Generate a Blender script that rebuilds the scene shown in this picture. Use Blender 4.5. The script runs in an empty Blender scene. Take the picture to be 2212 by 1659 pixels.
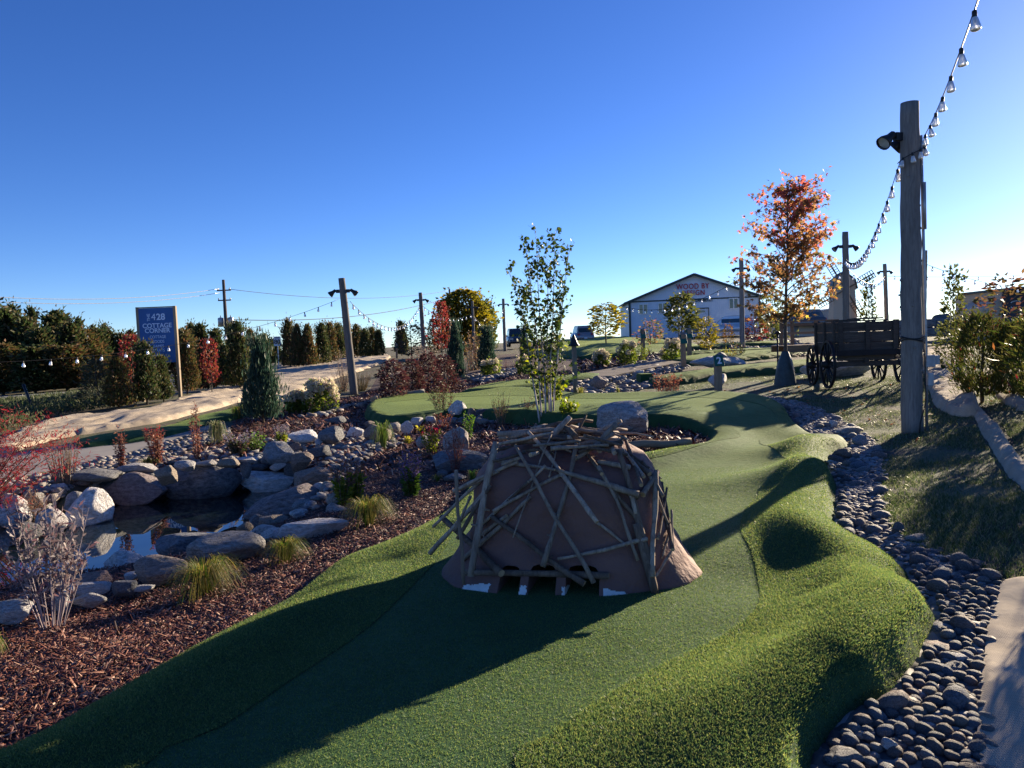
import bpy, bmesh, math, random
import numpy as np
from mathutils import Vector, Matrix
from mathutils.bvhtree import BVHTree
from mathutils.geometry import delaunay_2d_cdt

scene = bpy.context.scene
COL = scene.collection
rad = math.radians
random.seed(11)
RNG = np.random.default_rng(11)

# ------------------------------------------------------------------ camera
CAM_H = 1.65
PITCH, ROLL = rad(3.3), rad(2.2)
FOC = 1550.0                      # focal length in units of a 2212 px wide frame
CX, CY = 1106.0, 829.5
Fv = np.array([0, math.cos(PITCH), -math.sin(PITCH)])
U0 = np.array([0, math.sin(PITCH), math.cos(PITCH)])
R0 = np.array([1.0, 0, 0])
Rv = math.cos(ROLL) * R0 - math.sin(ROLL) * U0
Uv = math.sin(ROLL) * R0 + math.cos(ROLL) * U0
cam_data = bpy.data.cameras.new('camera')
cam = bpy.data.objects.new('camera', cam_data)
COL.objects.link(cam)
cam_data.sensor_width = 36.0
cam_data.lens = 36.0 * FOC / 2212.0
cam_data.clip_start = 0.05
cam_data.clip_end = 9000
cam.matrix_world = Matrix(((Rv[0], Uv[0], -Fv[0], 0), (Rv[1], Uv[1], -Fv[1], 0),
                           (Rv[2], Uv[2], -Fv[2], CAM_H), (0, 0, 0, 1)))
scene.camera = cam

# ------------------------------------------------------------------ sky, sun, exposure
SUN_AZ, SUN_EL = rad(42.5), rad(15)         # azimuth clockwise from +Y
world = bpy.data.worlds.new('World')
scene.world = world
world.use_nodes = True
wn, wl = world.node_tree.nodes, world.node_tree.links
for n in list(wn): wn.remove(n)
sky = wn.new('ShaderNodeTexSky'); sky.sky_type = 'NISHITA'; sky.sun_disc = False
sky.sun_elevation = SUN_EL; sky.sun_rotation = SUN_AZ
sky.altitude = 200; sky.air_density = 0.7; sky.dust_density = 0.1; sky.ozone_density = 4
bgn = wn.new('ShaderNodeBackground'); bgn.inputs['Strength'].default_value = 0.070
hsv = wn.new('ShaderNodeHueSaturation'); hsv.inputs['Hue'].default_value = .515; hsv.inputs['Saturation'].default_value = 1.15
out = wn.new('ShaderNodeOutputWorld')
wl.new(sky.outputs[0], hsv.inputs['Color']); wl.new(hsv.outputs[0], bgn.inputs['Color']); wl.new(bgn.outputs[0], out.inputs['Surface'])
sun_data = bpy.data.lights.new('sun', 'SUN')
sun_data.energy = 5.0; sun_data.angle = rad(0.5); sun_data.color = (1.0, 0.83, 0.60)
sun = bpy.data.objects.new('sun', sun_data); COL.objects.link(sun)
SUNV = Vector((math.sin(SUN_AZ) * math.cos(SUN_EL), math.cos(SUN_AZ) * math.cos(SUN_EL), math.sin(SUN_EL)))
sun.rotation_euler = SUNV.to_track_quat('Z', 'Y').to_euler()
sun.location = (30, 30, 20)
scene.view_settings.view_transform = 'Standard'
scene.view_settings.look = 'None'
scene.view_settings.gamma = 1.0
scene.view_settings.exposure = 1.42
scene.view_settings.use_curve_mapping = False
scene.cycles.max_bounces = 6
scene.cycles.transparent_max_bounces = 12

# ------------------------------------------------------------------ measuring: frame position -> world ray
def ray(px, py):
    d = Fv + Rv * ((px - CX) / FOC) + Uv * ((CY - py) / FOC)
    return d
def on_z(px, py, z):
    d = ray(px, py); t = (z - CAM_H) / d[2]
    return np.array([d[0] * t, d[1] * t, z])
def at_y(px, py, y):
    d = ray(px, py); t = y / d[1]
    return np.array([d[0] * t, y, CAM_H + d[2] * t])
def size(n, y): return n * y / FOC           # length of n frame units at depth y

# ------------------------------------------------------------------ smooth noise
def _h(ix, iy, s):
    v = np.sin(ix * 127.1 + iy * 311.7 + s * 74.7) * 43758.5453
    return v - np.floor(v)
def vnoise(x, y, s=0):
    x = np.asarray(x, float); y = np.asarray(y, float)
    ix, iy = np.floor(x), np.floor(y); fx, fy = x - ix, y - iy
    fx = fx * fx * (3 - 2 * fx); fy = fy * fy * (3 - 2 * fy)
    a, b, c, d = _h(ix, iy, s), _h(ix + 1, iy, s), _h(ix, iy + 1, s), _h(ix + 1, iy + 1, s)
    return (a + (b - a) * fx) * (1 - fy) + (c + (d - c) * fx) * fy - 0.5
def fbm(x, y, s=0, o=3):
    r, a = 0, 1.0
    for i in range(o):
        r = r + a * vnoise(x * 2 ** i, y * 2 ** i, s + i); a *= .5
    return r
def sstep(a, b, x):
    t = np.clip((np.asarray(x, float) - a) / (b - a), 0, 1); return t * t * (3 - 2 * t)

# ------------------------------------------------------------------ terrain height
WATER_Z = -0.45
CTRL = [(150,1650,0),(1106,1655,0),(2150,1655,.03),(1106,1300,0),(600,1330,-.03),(100,1450,-.03),(1500,1200,0),
 (1900,1430,.04),(1850,1180,.05),(2205,1250,.14),(2205,1075,.25),(300,1310,-.2),(700,1130,-.12),(200,1030,-.12),
 (450,980,-.06),(640,965,-.02),(0,1340,-.2),(850,1120,-.04),(1000,960,0),(1180,920,.08),(1350,940,.1),(1530,935,.1),
 (1552,850,.3),(1970,935,.12),(1790,835,.4),(1697,832,.35),(2060,765,.7),(2205,860,.45),(1250,850,.25),(1050,842,.2),
 (800,875,.05),(765,850,.05),(570,910,.0),(385,862,.36),(250,885,.25),(100,905,.15),(0,930,.08),(0,1000,-.05),(330,955,-.05),
 (0,850,0),(215,832,.05),(600,845,.25),(700,802,.5),(1180,815,.45),(1400,800,.55),(1450,775,.75),(1950,775,.6)]
CTRL_D = [(0,45,0),(-150,90,.3),(830,50,.85),(910,50,.85),(1010,55,.92),(1088,60,.95),(1600,36,.85),(1750,36,.9),(2000,34,.85),
 (2200,40,.9),(1260,62,1.2),(1115,66,1.05),(1345,77,1.45),(1640,77,1.35),(500,80,.6),(800,110,1.0),(1300,120,1.6),(1700,110,1.6),(2150,90,1.5),(400,140,.9),
 (1100,140,1.4),(2212,140,1.6),(0,140,.5),(1750,60,1.2),(2150,60,1.2),(1106,.9,0),(2600,3,.1),(-400,3,-.05),(2800,9,.3),(-500,12,.0),(2800,40,1.),(-600,50,0)]
def _feat(x, y):
    y = np.maximum(np.asarray(y, float), 0.6); x = np.asarray(x, float)
    a = np.clip(np.arctan2(x, y), -1.15, 1.15); d = np.clip(np.hypot(x, y), 1.0, 150)
    return a * 2.2, np.log(d)
_P, _Z = [], []
for px, py, z in CTRL:
    p = on_z(px, py, z); _P.append(p[:2]); _Z.append(z)
for px, d, z in CTRL_D:
    p = at_y(px, 740, d); _P.append(p[:2]); _Z.append(z)
_P = np.array(_P); _Z = np.array(_Z)
_fa, _fb = _feat(_P[:, 0], _P[:, 1]); _C = np.stack([_fa, _fb], 1)
def _tps(r2): return np.where(r2 > 1e-12, 0.5 * r2 * np.log(r2 + 1e-12), 0)
_n = len(_Z); _K = _tps(((_C[:, None] - _C[None]) ** 2).sum(-1)) + np.eye(_n) * 0.03
_Q = np.c_[np.ones(_n), _C]
_A = np.zeros((_n + 3, _n + 3)); _A[:_n, :_n] = _K; _A[:_n, _n:] = _Q; _A[_n:, :_n] = _Q.T
_W = np.linalg.solve(_A, np.r_[_Z, 0, 0, 0])
def T0(x, y):
    x = np.asarray(x, float); y = np.asarray(y, float); sh = np.broadcast(x, y).shape
    a, b = _feat(x, y); a = np.broadcast_to(a, sh).ravel(); b = np.broadcast_to(b, sh).ravel(); o = np.empty(a.size)
    for i in range(0, a.size, 20000):
        s = slice(i, i + 20000)
        r2 = (a[s, None] - _C[None, :, 0]) ** 2 + (b[s, None] - _C[None, :, 1]) ** 2
        o[s] = _tps(r2) @ _W[:_n] + _W[_n] + a[s] * _W[_n + 1] + b[s] * _W[_n + 2]
    return np.clip(o, -.3, 1.62).reshape(sh)
def pip(poly, x, y):
    x = np.asarray(x, float); y = np.asarray(y, float); inside = np.zeros(x.shape, bool)
    n = len(poly); j = n - 1
    for i in range(n):
        xi, yi = poly[i]; xj, yj = poly[j]
        c = ((yi > y) != (yj > y)) & (x < (xj - xi) * (y - yi) / ((yj - yi) or 1e-12) + xi)
        inside ^= c; j = i
    return inside
def pdist(poly, x, y, closed=True):
    x = np.asarray(x, float); y = np.asarray(y, float); best = np.full(x.shape, 1e9)
    n = len(poly)
    for i in range(n if closed else n - 1):
        x0, y0 = poly[i]; x1, y1 = poly[(i + 1) % n]
        dx, dy = x1 - x0, y1 - y0; L = dx * dx + dy * dy + 1e-12
        t = np.clip(((x - x0) * dx + (y - y0) * dy) / L, 0, 1)
        best = np.minimum(best, (x - x0 - t * dx) ** 2 + (y - y0 - t * dy) ** 2)
    return np.sqrt(best)
def sdist(poly, x, y):                       # positive inside
    d = pdist(poly, x, y); return np.where(pip(poly, x, y), d, -d)
def smooth_poly(pts, n=3, closed=True):      # Catmull-Rom
    pts = [np.array(p, float) for p in pts]; m = len(pts); r = []
    for i in range(m if closed else m - 1):
        if closed: a, b, c, d = pts[i - 1], pts[i], pts[(i + 1) % m], pts[(i + 2) % m]
        else: a, b, c, d = pts[max(i - 1, 0)], pts[i], pts[i + 1], pts[min(i + 2, m - 1)]
        for k in range(n):
            t = k / n
            r.append(.5 * ((2 * b) + (c - a) * t + (2 * a - 5 * b + 4 * c - d) * t * t + (3 * b - a - 3 * c + d) * t ** 3))
    if not closed: r.append(pts[-1])
    return r
def G0(px, py, off=0.0):                     # frame position -> point on the bare terrain (+off)
    d = ray(px, py); t, st = 1.5, .02
    ts = 1.5 * (1.012 ** np.arange(420))
    h = CAM_H + d[2] * ts - T0(d[0] * ts, d[1] * ts) - off
    k = np.argmax(h < 0) if (h < 0).any() else len(ts) - 1
    if k == 0: k = 1
    a, b = h[k - 1], h[k]; f = a / (a - b) if a != b else 0
    t = ts[k - 1] + (ts[k] - ts[k - 1]) * min(max(f, 0), 1)
    return np.array([d[0] * t, d[1] * t, CAM_H + d[2] * t])
def W2(pts, off=0.0): return [tuple(G0(px, py, off)[:2]) for px, py in pts]
# pond outline and basin
POND = smooth_poly([tuple(on_z(px, py, WATER_Z)[:2]) for px, py in
   [(-120,1330),(0,1300),(130,1270),(300,1250),(470,1215),(600,1165),(655,1115),(660,1075),(600,1057),(500,1058),(370,1078),(235,1095),(180,1110),(90,1130),(-60,1140),(-200,1230)]], 4)
def T(x, y):
    z = T0(x, y)
    x = np.asarray(x, float); y = np.asarray(y, float)
    near = (x < 1) & (y > 3) & (y < 14)
    if near.any():
        sd = np.full(x.shape, -9.0)
        sd[near] = sdist(POND, x[near], y[near])
        k = sstep(-.38, .35, sd)
        z = z * (1 - k) + (WATER_Z - .5) * k
    return z
def Tz(x, y): return float(T(np.array([x]), np.array([y]))[0])
def G(px, py, off=0.0):
    d = ray(px, py); ts = 1.5 * (1.012 ** np.arange(420))
    h = CAM_H + d[2] * ts - T(d[0] * ts, d[1] * ts) - off
    k = int(np.argmax(h < 0)) if (h < 0).any() else len(ts) - 1
    k = max(k, 1); a, b = h[k - 1], h[k]; f = a / (a - b) if a != b else 0
    t = ts[k - 1] + (ts[k] - ts[k - 1]) * min(max(f, 0), 1)
    return np.array([d[0] * t, d[1] * t, CAM_H + d[2] * t])

# ------------------------------------------------------------------ object helpers
def tag(o, label=None, cat=None, group=None, kind=None):
    if label: o['label'] = label
    if cat: o['category'] = cat
    if group: o['group'] = group
    if kind: o['kind'] = kind
    return o
def mesh_np(name, V, F, mat=None, smooth=False, mats=None, midx=None):
    """V (n,3) array, F list/array of equal-length faces, or list of mixed faces"""
    me = bpy.data.meshes.new(name)
    V = np.asarray(V, np.float32)
    if isinstance(F, np.ndarray):
        nf, k = F.shape
        me.vertices.add(len(V)); me.vertices.foreach_set('co', V.ravel())
        me.loops.add(nf * k); me.loops.foreach_set('vertex_index', F.astype(np.int32).ravel())
        me.polygons.add(nf); me.polygons.foreach_set('loop_start', np.arange(0, nf * k, k, dtype=np.int32))
        me.polygons.foreach_set('loop_total', np.full(nf, k, np.int32))
        me.update(calc_edges=True)
    else:
        me.from_pydata([tuple(v) for v in V.tolist()], [], F)
    for m in (mats or ([mat] if mat else [])): me.materials.append(m)
    if midx is not None: me.polygons.foreach_set('material_index', np.asarray(midx, np.int32))
    if smooth: me.polygons.foreach_set('use_smooth', np.ones(len(me.polygons), bool))
    me.update()
    return me
def link(name, me, parent=None, loc=None, rot=None, sc=None):
    o = bpy.data.objects.new(name, me); COL.objects.link(o)
    if parent is not None: o.parent = parent
    if loc is not None: o.location = loc
    if rot is not None: o.rotation_euler = rot
    if sc is not None: o.scale = (sc, sc, sc) if isinstance(sc, (int, float)) else sc
    return o
def empty(name, loc=(0, 0, 0), rz=0, label=None, cat=None, group=None, kind=None):
    o = bpy.data.objects.new(name, None); COL.objects.link(o)
    o.location = loc; o.rotation_euler = (0, 0, rz); o.empty_display_size = .1
    return tag(o, label, cat, group, kind)
def copy_tree(o, parent=None):
    c = o.copy(); COL.objects.link(c); c.parent = parent
    for ch in list(o.children): copy_tree(ch, c)
    return c
def set_attr(me, name, vals, domain='FACE'):
    a = me.attributes.new(name, 'FLOAT', domain); a.data.foreach_set('value', np.asarray(vals, np.float32))

class MB:
    """collects simple solids, builds one mesh"""
    def __init__(s): s.v = []; s.f = []; s.sm = []
    def add(s, V, F, smooth=False):
        b = len(s.v); s.v += [tuple(map(float, p)) for p in V]; s.f += [tuple(i + b for i in f) for f in F]; s.sm += [smooth] * len(F); return s
    def box(s, c, d, rz=0, M=None, bev=0):
        x, y, z = d[0] / 2, d[1] / 2, d[2] / 2
        V = [(-x,-y,-z),(x,-y,-z),(x,y,-z),(-x,y,-z),(-x,-y,z),(x,-y,z),(x,y,z),(-x,y,z)]
        R = M if M is not None else Matrix.Rotation(rz, 3, 'Z')
        V = [R @ Vector(p) + Vector(c) for p in V]
        return s.add(V, [(3,2,1,0),(4,5,6,7),(0,1,5,4),(1,2,6,5),(2,3,7,6),(3,0,4,7)])
    def beam(s, a, b, w, h, up=(0, 0, 1)):
        a, b = Vector(a), Vector(b); d = (b - a); L = d.length; d.normalize()
        u = Vector(up); x = d.cross(u)
        if x.length < 1e-4: x = d.cross(Vector((0, 1, 0)))
        x.normalize(); z = x.cross(d)
        M = Matrix((x, d, z)).transposed()
        return s.box((a + b) / 2, (w, L, h), M=M)
    def tube(s, pts, r, n=8, cap=True, smooth=True):
        pts = [Vector(p) for p in pts]; m = len(pts)
        rs = r if hasattr(r, '__len__') else [r] * m
        V = []; prev = None
        for i, p in enumerate(pts):
            d = (pts[min(i + 1, m - 1)] - pts[max(i - 1, 0)]).normalized()
            if prev is None:
                u = d.orthogonal().normalized()
            else:
                u = (prev - d * prev.dot(d))
                u = u.normalized() if u.length > 1e-6 else d.orthogonal().normalized()
            prev = u; w = d.cross(u)
            for k in range(n):
                a = 2 * math.pi * k / n
                V.append(p + (u * math.cos(a) + w * math.sin(a)) * rs[i])
        F = []
        for i in range(m - 1):
            for k in range(n):
                k2 = (k + 1) % n
                F.append((i*n+k, i*n+k2, (i+1)*n+k2, (i+1)*n+k))
        b = len(s.v); s.add(V, F, smooth)
        if cap:
            s.f += [tuple(b + k for k in reversed(range(n))), tuple(b + (m-1)*n + k for k in range(n))]; s.sm += [False, False]
        return s
    def lathe(s, prof, c=(0, 0, 0), n=16, M=None, smooth=True, cap=True):
        V = []; c = Vector(c)
        for r, z in prof:
            for k in range(n):
                a = 2 * math.pi * k / n; p = Vector((r * math.cos(a), r * math.sin(a), z))
                V.append((M @ p if M is not None else p) + c)
        F = []
        for i in range(len(prof) - 1):
            for k in range(n):
                k2 = (k + 1) % n; F.append((i*n+k, i*n+k2, (i+1)*n+k2, (i+1)*n+k))
        b = len(s.v); s.add(V, F, smooth)
        if cap:
            m = len(prof); s.f += [tuple(b + k for k in reversed(range(n))), tuple(b + (m-1)*n + k for k in range(n))]; s.sm += [False, False]
        return s
    def mesh(s, name, mat):
        me = bpy.data.meshes.new(name); me.from_pydata(s.v, [], s.f); me.materials.append(mat)
        me.polygons.foreach_set('use_smooth', s.sm); me.update(); return me
    def build(s, name, mat, parent=None, loc=None, rot=None, bev=0, seg=1):
        me = s.mesh(name, mat)
        o = link(name, me, parent, loc, rot)
        if bev:
            bm = bmesh.new(); bm.from_mesh(me)
            bmesh.ops.bevel(bm, geom=list(bm.edges), offset=bev, segments=seg, affect='EDGES', clamp_overlap=True)
            bm.to_mesh(me); bm.free()
        return o

# ------------------------------------------------------------------ materials
def newmat(name):
    m = bpy.data.materials.new(name); m.use_nodes = True
    n, l = m.node_tree.nodes, m.node_tree.links
    for x in list(n): n.remove(x)
    o = n.new('ShaderNodeOutputMaterial'); b = n.new('ShaderNodeBsdfPrincipled')
    l.new(b.outputs[0], o.inputs['Surface']); return m, n, l, b, o
def _coords(n, l, kind='Object', scale=(1, 1, 1)):
    tc = n.new('ShaderNodeTexCoord'); mp = n.new('ShaderNodeMapping'); mp.inputs['Scale'].default_value = scale
    l.new(tc.outputs[kind], mp.inputs['Vector']); return mp.outputs[0]
def _noise(n, l, vec, scale, detail=4, rough=.55, dist=0):
    t = n.new('ShaderNodeTexNoise'); t.inputs['Scale'].default_value = scale; t.inputs['Detail'].default_value = detail
    t.inputs['Roughness'].default_value = rough; t.inputs['Distortion'].default_value = dist
    if vec is not None: l.new(vec, t.inputs['Vector'])
    return t
def _ramp(n, l, fac, stops, interp='LINEAR'):
    r = n.new('ShaderNodeValToRGB'); r.color_ramp.interpolation = interp
    e = r.color_ramp.elements
    while len(e) < len(stops): e.new(.5)
    for el, (p, c) in zip(e, stops): el.position = p; el.color = (*c, 1)
    l.new(fac, r.inputs[0]); return r
def _mix(n, l, fac, a, b, mode='MIX'):
    m = n.new('ShaderNodeMix'); m.data_type = 'RGBA'; m.blend_type = mode
    for sock, v in ((m.inputs[0], fac), (m.inputs[6], a), (m.inputs[7], b)):
        if isinstance(v, (int, float)): sock.default_value = v
        elif isinstance(v, tuple): sock.default_value = (*v, 1)
        else: l.new(v, sock)
    return m.outputs[2]
def _bump(n, l, b, h, strength=.5, dist=.01, prev=None):
    u = n.new('ShaderNodeBump'); u.inputs['Strength'].default_value = strength; u.inputs['Distance'].default_value = dist
    l.new(h, u.inputs['Height'])
    if prev is not None: l.new(prev, u.inputs['Normal'])
    if b is not None: l.new(u.outputs[0], b.inputs['Normal'])
    return u.outputs[0]
def simple(name, col, rough=.7, metal=0, var=.25, scale=8, stretch=(1, 1, 1), bump=.3, bdist=.004, spec=.4, coords='Object'):
    m, n, l, b, o = newmat(name)
    v = _coords(n, l, coords, stretch); t = _noise(n, l, v, scale)
    c1 = tuple(max(0, x * (1 - var)) for x in col); c2 = tuple(min(1, x * (1 + var)) for x in col)
    r = _ramp(n, l, t.outputs[0], [(.3, c1), (.7, c2)])
    l.new(r.outputs[0], b.inputs['Base Color'])
    b.inputs['Roughness'].default_value = rough; b.inputs['Metallic'].default_value = metal; b.inputs['Specular IOR Level'].default_value = spec
    if bump: _bump(n, l, b, t.outputs[0], bump, bdist)
    return m
def leafmat(name, stops, transl=.45, rough=.5, by='island', tval=1.5, thue=.5):
    """leaf material: colour by leaf (random per island), lets light through"""
    m, n, l, b, o = newmat(name)
    g = n.new('ShaderNodeNewGeometry')
    if by == 'island': fac = g.outputs['Random Per Island']
    else:
        oi = n.new('ShaderNodeObjectInfo'); fac = oi.outputs['Random']
    r = _ramp(n, l, fac, stops)
    l.new(r.outputs[0], b.inputs['Base Color']); b.inputs['Roughness'].default_value = rough
    b.inputs['Specular IOR Level'].default_value = .18
    t = n.new('ShaderNodeBsdfTranslucent')
    hs = n.new('ShaderNodeHueSaturation'); hs.inputs['Value'].default_value = tval; hs.inputs['Hue'].default_value = thue; hs.inputs['Saturation'].default_value = 1.15
    l.new(r.outputs[0], hs.inputs['Color']); l.new(hs.outputs[0], t.inputs['Color'])
    mx = n.new('ShaderNodeMixShader'); mx.inputs[0].default_value = transl
    l.new(b.outputs[0], mx.inputs[1]); l.new(t.outputs[0], mx.inputs[2]); l.new(mx.outputs[0], o.inputs['Surface'])
    return m
def stops(*cols):
    k = len(cols); return [((i + .5) / k if k > 1 else 0.5, c) for i, c in enumerate(cols)]

# ================================================================== GROUND ZONES
def mulch_mat():
    m, n, l, b, o = newmat('bark_mulch_ground')
    v = _coords(n, l, 'Object'); t = _noise(n, l, v, 26, 6, .7, .6); t2 = _noise(n, l, v, 3, 3)
    r = _ramp(n, l, t.outputs[0], [(.3, (.014, .007, .006)), (.5, (.055, .021, .016)), (.64, (.12, .047, .032)), (.75, (.22, .11, .075))])
    c = _mix(n, l, t2.outputs[0], r.outputs[0], (.035, .016, .013))
    l.new(c, b.inputs['Base Color']); b.inputs['Roughness'].default_value = .85; _bump(n, l, b, t.outputs[0], .9, .03); return m
def lawn_mat(name, a, bcol, soil, thr=.5):
    m, n, l, b, o = newmat(name)
    v = _coords(n, l, 'Object'); t = _noise(n, l, v, 40, 4, .7); t2 = _noise(n, l, v, 1.1, 5, .65); t3 = _noise(n, l, v, 9, 4, .7)
    r = _ramp(n, l, t.outputs[0], [(.3, a), (.7, bcol)])
    f = _ramp(n, l, t2.outputs[0], [(thr - .06, (0, 0, 0)), (thr + .06, (1, 1, 1))])
    c = _mix(n, l, f.outputs[0], r.outputs[0], soil); l.new(c, b.inputs['Base Color']); b.inputs['Roughness'].default_value = .9
    b1 = _bump(n, l, None, t3.outputs[0], .9, .05); _bump(n, l, b, t.outputs[0], .9, .02, b1); return m
def pebble_mat():
    m, n, l, b, o = newmat('pebble_bed')
    v = _coords(n, l, 'Object'); vo = n.new('ShaderNodeTexVoronoi'); vo.inputs['Scale'].default_value = 9; l.new(v, vo.inputs['Vector'])
    sp = n.new('ShaderNodeSeparateColor'); l.new(vo.outputs['Color'], sp.inputs[0])
    r = _ramp(n, l, sp.outputs[0], [(.1, (.05, .05, .055)), (.5, (.13, .125, .12)), (.9, (.24, .21, .19))])
    l.new(r.outputs[0], b.inputs['Base Color']); b.inputs['Roughness'].default_value = .7
    inv = n.new('ShaderNodeMath'); inv.operation = 'MULTIPLY'; inv.inputs[1].default_value = -1; l.new(vo.outputs['Distance'], inv.inputs[0])
    _bump(n, l, b, inv.outputs[0], 1, .06); return m
def concrete_mat():
    m, n, l, b, o = newmat('broom_concrete')
    v = _coords(n, l, 'Object', (30, 1.2, 1)); t = _noise(n, l, v, 1.5, 4); v2 = _coords(n, l); t2 = _noise(n, l, v2, 2.5, 5)
    c = _mix(n, l, t.outputs[0], (.22, .21, .19), (.30, .28, .26)); c = _mix(n, l, t2.outputs[0], c, (.2, .19, .18), 'MULTIPLY')
    c = _mix(n, l, .5, c, (.3, .28, .26)); l.new(c, b.inputs['Base Color']); b.inputs['Roughness'].default_value = .85
    _bump(n, l, b, t2.outputs[0], .2, .004); return m
def burlap_mat():
    m, n, l, b, o = newmat('burlap')
    v = _coords(n, l, 'Object'); w1 = n.new('ShaderNodeTexWave'); w1.inputs['Scale'].default_value = 34; w1.bands_direction = 'X'; w1.inputs['Distortion'].default_value = 1.5
    w2 = n.new('ShaderNodeTexWave'); w2.inputs['Scale'].default_value = 34; w2.bands_direction = 'Y'; w2.inputs['Distortion'].default_value = 1.5
    l.new(v, w1.inputs['Vector']); l.new(v, w2.inputs['Vector'])
    mx = n.new('ShaderNodeMath'); mx.operation = 'MAXIMUM'; l.new(w1.outputs['Fac'], mx.inputs[0]); l.new(w2.outputs['Fac'], mx.inputs[1])
    t = _noise(n, l, v, 3, 5)
    r = _ramp(n, l, t.outputs[0], [(.3, (.36, .29, .21)), (.7, (.55, .46, .34))])
    c = _mix(n, l, mx.outputs[0], (.24, .185, .13), r.outputs[0]); l.new(c, b.inputs['Base Color']); b.inputs['Roughness'].default_value = .95
    b1 = _bump(n, l, None, t.outputs[0], .5, .03); _bump(n, l, b, mx.outputs[0], .5, .003, b1); return m
def turf_mat(name, dark, light, bs=.6, fine=90):
    m, n, l, b, o = newmat(name)
    v = _coords(n, l, 'Object'); t = _noise(n, l, v, fine, 3, .75); t2 = _noise(n, l, v, 1.6, 4); t3 = _noise(n, l, v, 14, 4, .6)
    r = _ramp(n, l, t.outputs[0], [(.3, dark), (.7, light)])
    c = _mix(n, l, t2.outputs[0], r.outputs[0], tuple(x * .8 for x in dark)); t4 = _noise(n, l, v, 5, 5, .7); c = _mix(n, l, .8, c, _ramp(n, l, t4.outputs[0], [(.3, (.72, .74, .7)), (.7, (1.25, 1.22, 1.1))]).outputs[0], 'MULTIPLY'); l.new(c, b.inputs['Base Color'])
    b.inputs['Roughness'].default_value = .75; b.inputs['Specular IOR Level'].default_value = .1
    b.inputs['Sheen Weight'].default_value = .16; b.inputs['Sheen Roughness'].default_value = .35; b.inputs['Sheen Tint'].default_value = (.75, .9, .25, 1)
    b1 = _bump(n, l, None, t3.outputs[0], .6, .014); _bump(n, l, b, t.outputs[0], bs, .008, b1); return m
M_MULCH = mulch_mat(); M_LAWN = lawn_mat('patchy_lawn', (.035, .055, .022), (.08, .105, .045), (.045, .036, .027), .55)
M_FIELD = lawn_mat('rough_field', (.05, .065, .025), (.12, .12, .05), (.09, .07, .045), .5)
M_PEB = pebble_mat(); M_CONC = concrete_mat(); M_BURLAP = burlap_mat()
M_ASPH = simple('worn_asphalt', (.10, .10, .105), .9, scale=30, bump=.4)
M_PAINT = simple('road_paint', (.7, .7, .68), .7, var=.1)
M_BED = simple('pond_bed', (.02, .022, .018), .9)
M_TURF = turf_mat('putting_turf', (.015, .064, .036), (.052, .125, .050), .45, 120)
M_FRINGE = turf_mat('fringe_turf', (.017, .060, .029), (.064, .130, .046), .9, 70)

# turf outline (frame positions, then world)
TURF_PX = [(-60,1640),(0,1610),(110,1557),(250,1480),(400,1400),(520,1340),(600,1300),(660,1255),(720,1210),(800,1180),(870,1150),
 (940,1112),(985,1075),(1010,1040),(1040,1010),(1120,1000),(1240,1000),(1340,992),(1420,976),(1500,960),(1532,940),(1505,915),(1430,903),
 (1330,908),(1240,905),(1160,902),(1060,896),(985,890),(930,898),(860,907),(805,902),(785,885),(800,868),(850,857),(925,852),(990,852),(1040,846),
 (1100,838),(1160,840),(1230,850),(1300,852),(1400,850),(1480,849),(1560,849),(1620,853),(1670,862),(1700,876),(1716,896),(1745,912),(1780,924),(1828,942),(1833,957),
 (1800,972),(1788,990),(1795,1012),(1808,1034),(1808,1070),(1805,1107),(1803,1128),(1818,1142),(1855,1160),(1905,1178),(1937,1196),(1968,1222),
 (1965,1250),(2003,1280),(2026,1315),(2012,1348),(1978,1412),(1950,1445),(1911,1490),(1852,1512),(1808,1552),(1769,1595),(1760,1630),(1785,1680)]
def turf_off(py): return .05 if py > 930 else .16
TURF = [tuple(G0(px, py, turf_off(py))[:2]) for px, py in TURF_PX]
TURF = [(-2.6, 2.35)] + TURF[1:-1] + [(1.03, 2.35), (0.95, .6), (-1.2, .5), (-2.2, 1.2)]
TURF = [tuple(p) for p in smooth_poly(TURF, 3)]
PUTT_PX = [(300,1659),(480,1562),(640,1455),(800,1345),(905,1245),(965,1180),(1010,1110),(1080,1040),(1250,1025),(1400,1003),(1480,985),(1560,962),(1600,930),(1560,905),(1480,888),(1300,882),
 (1100,878),(960,876),(850,880),(840,872),(960,862),(1100,858),(1250,864),(1400,866),(1560,866),(1640,880),(1680,905),(1640,950),(1660,975),(1690,1000),(1700,1030),(1650,1060),(1610,1100),(1600,1150),(1625,1200),
 (1638,1250),(1640,1300),(1600,1345),(1500,1405),(1400,1455),(1280,1530),(1180,1600),(1110,1659)]
PUTT = [tuple(p) for p in smooth_poly([tuple(G0(px, py, turf_off(py))[:2]) for px, py in PUTT_PX] + [(0.1, 1.5), (-1.2, 1.6)], 3)]
def gauss(x, y, cx, cy, sx, sy, a=0):
    c, s = math.cos(a), math.sin(a); u = (x - cx) * c + (y - cy) * s; v = -(x - cx) * s + (y - cy) * c
    return np.exp(-(u / sx) ** 2 - (v / sy) ** 2)
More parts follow.
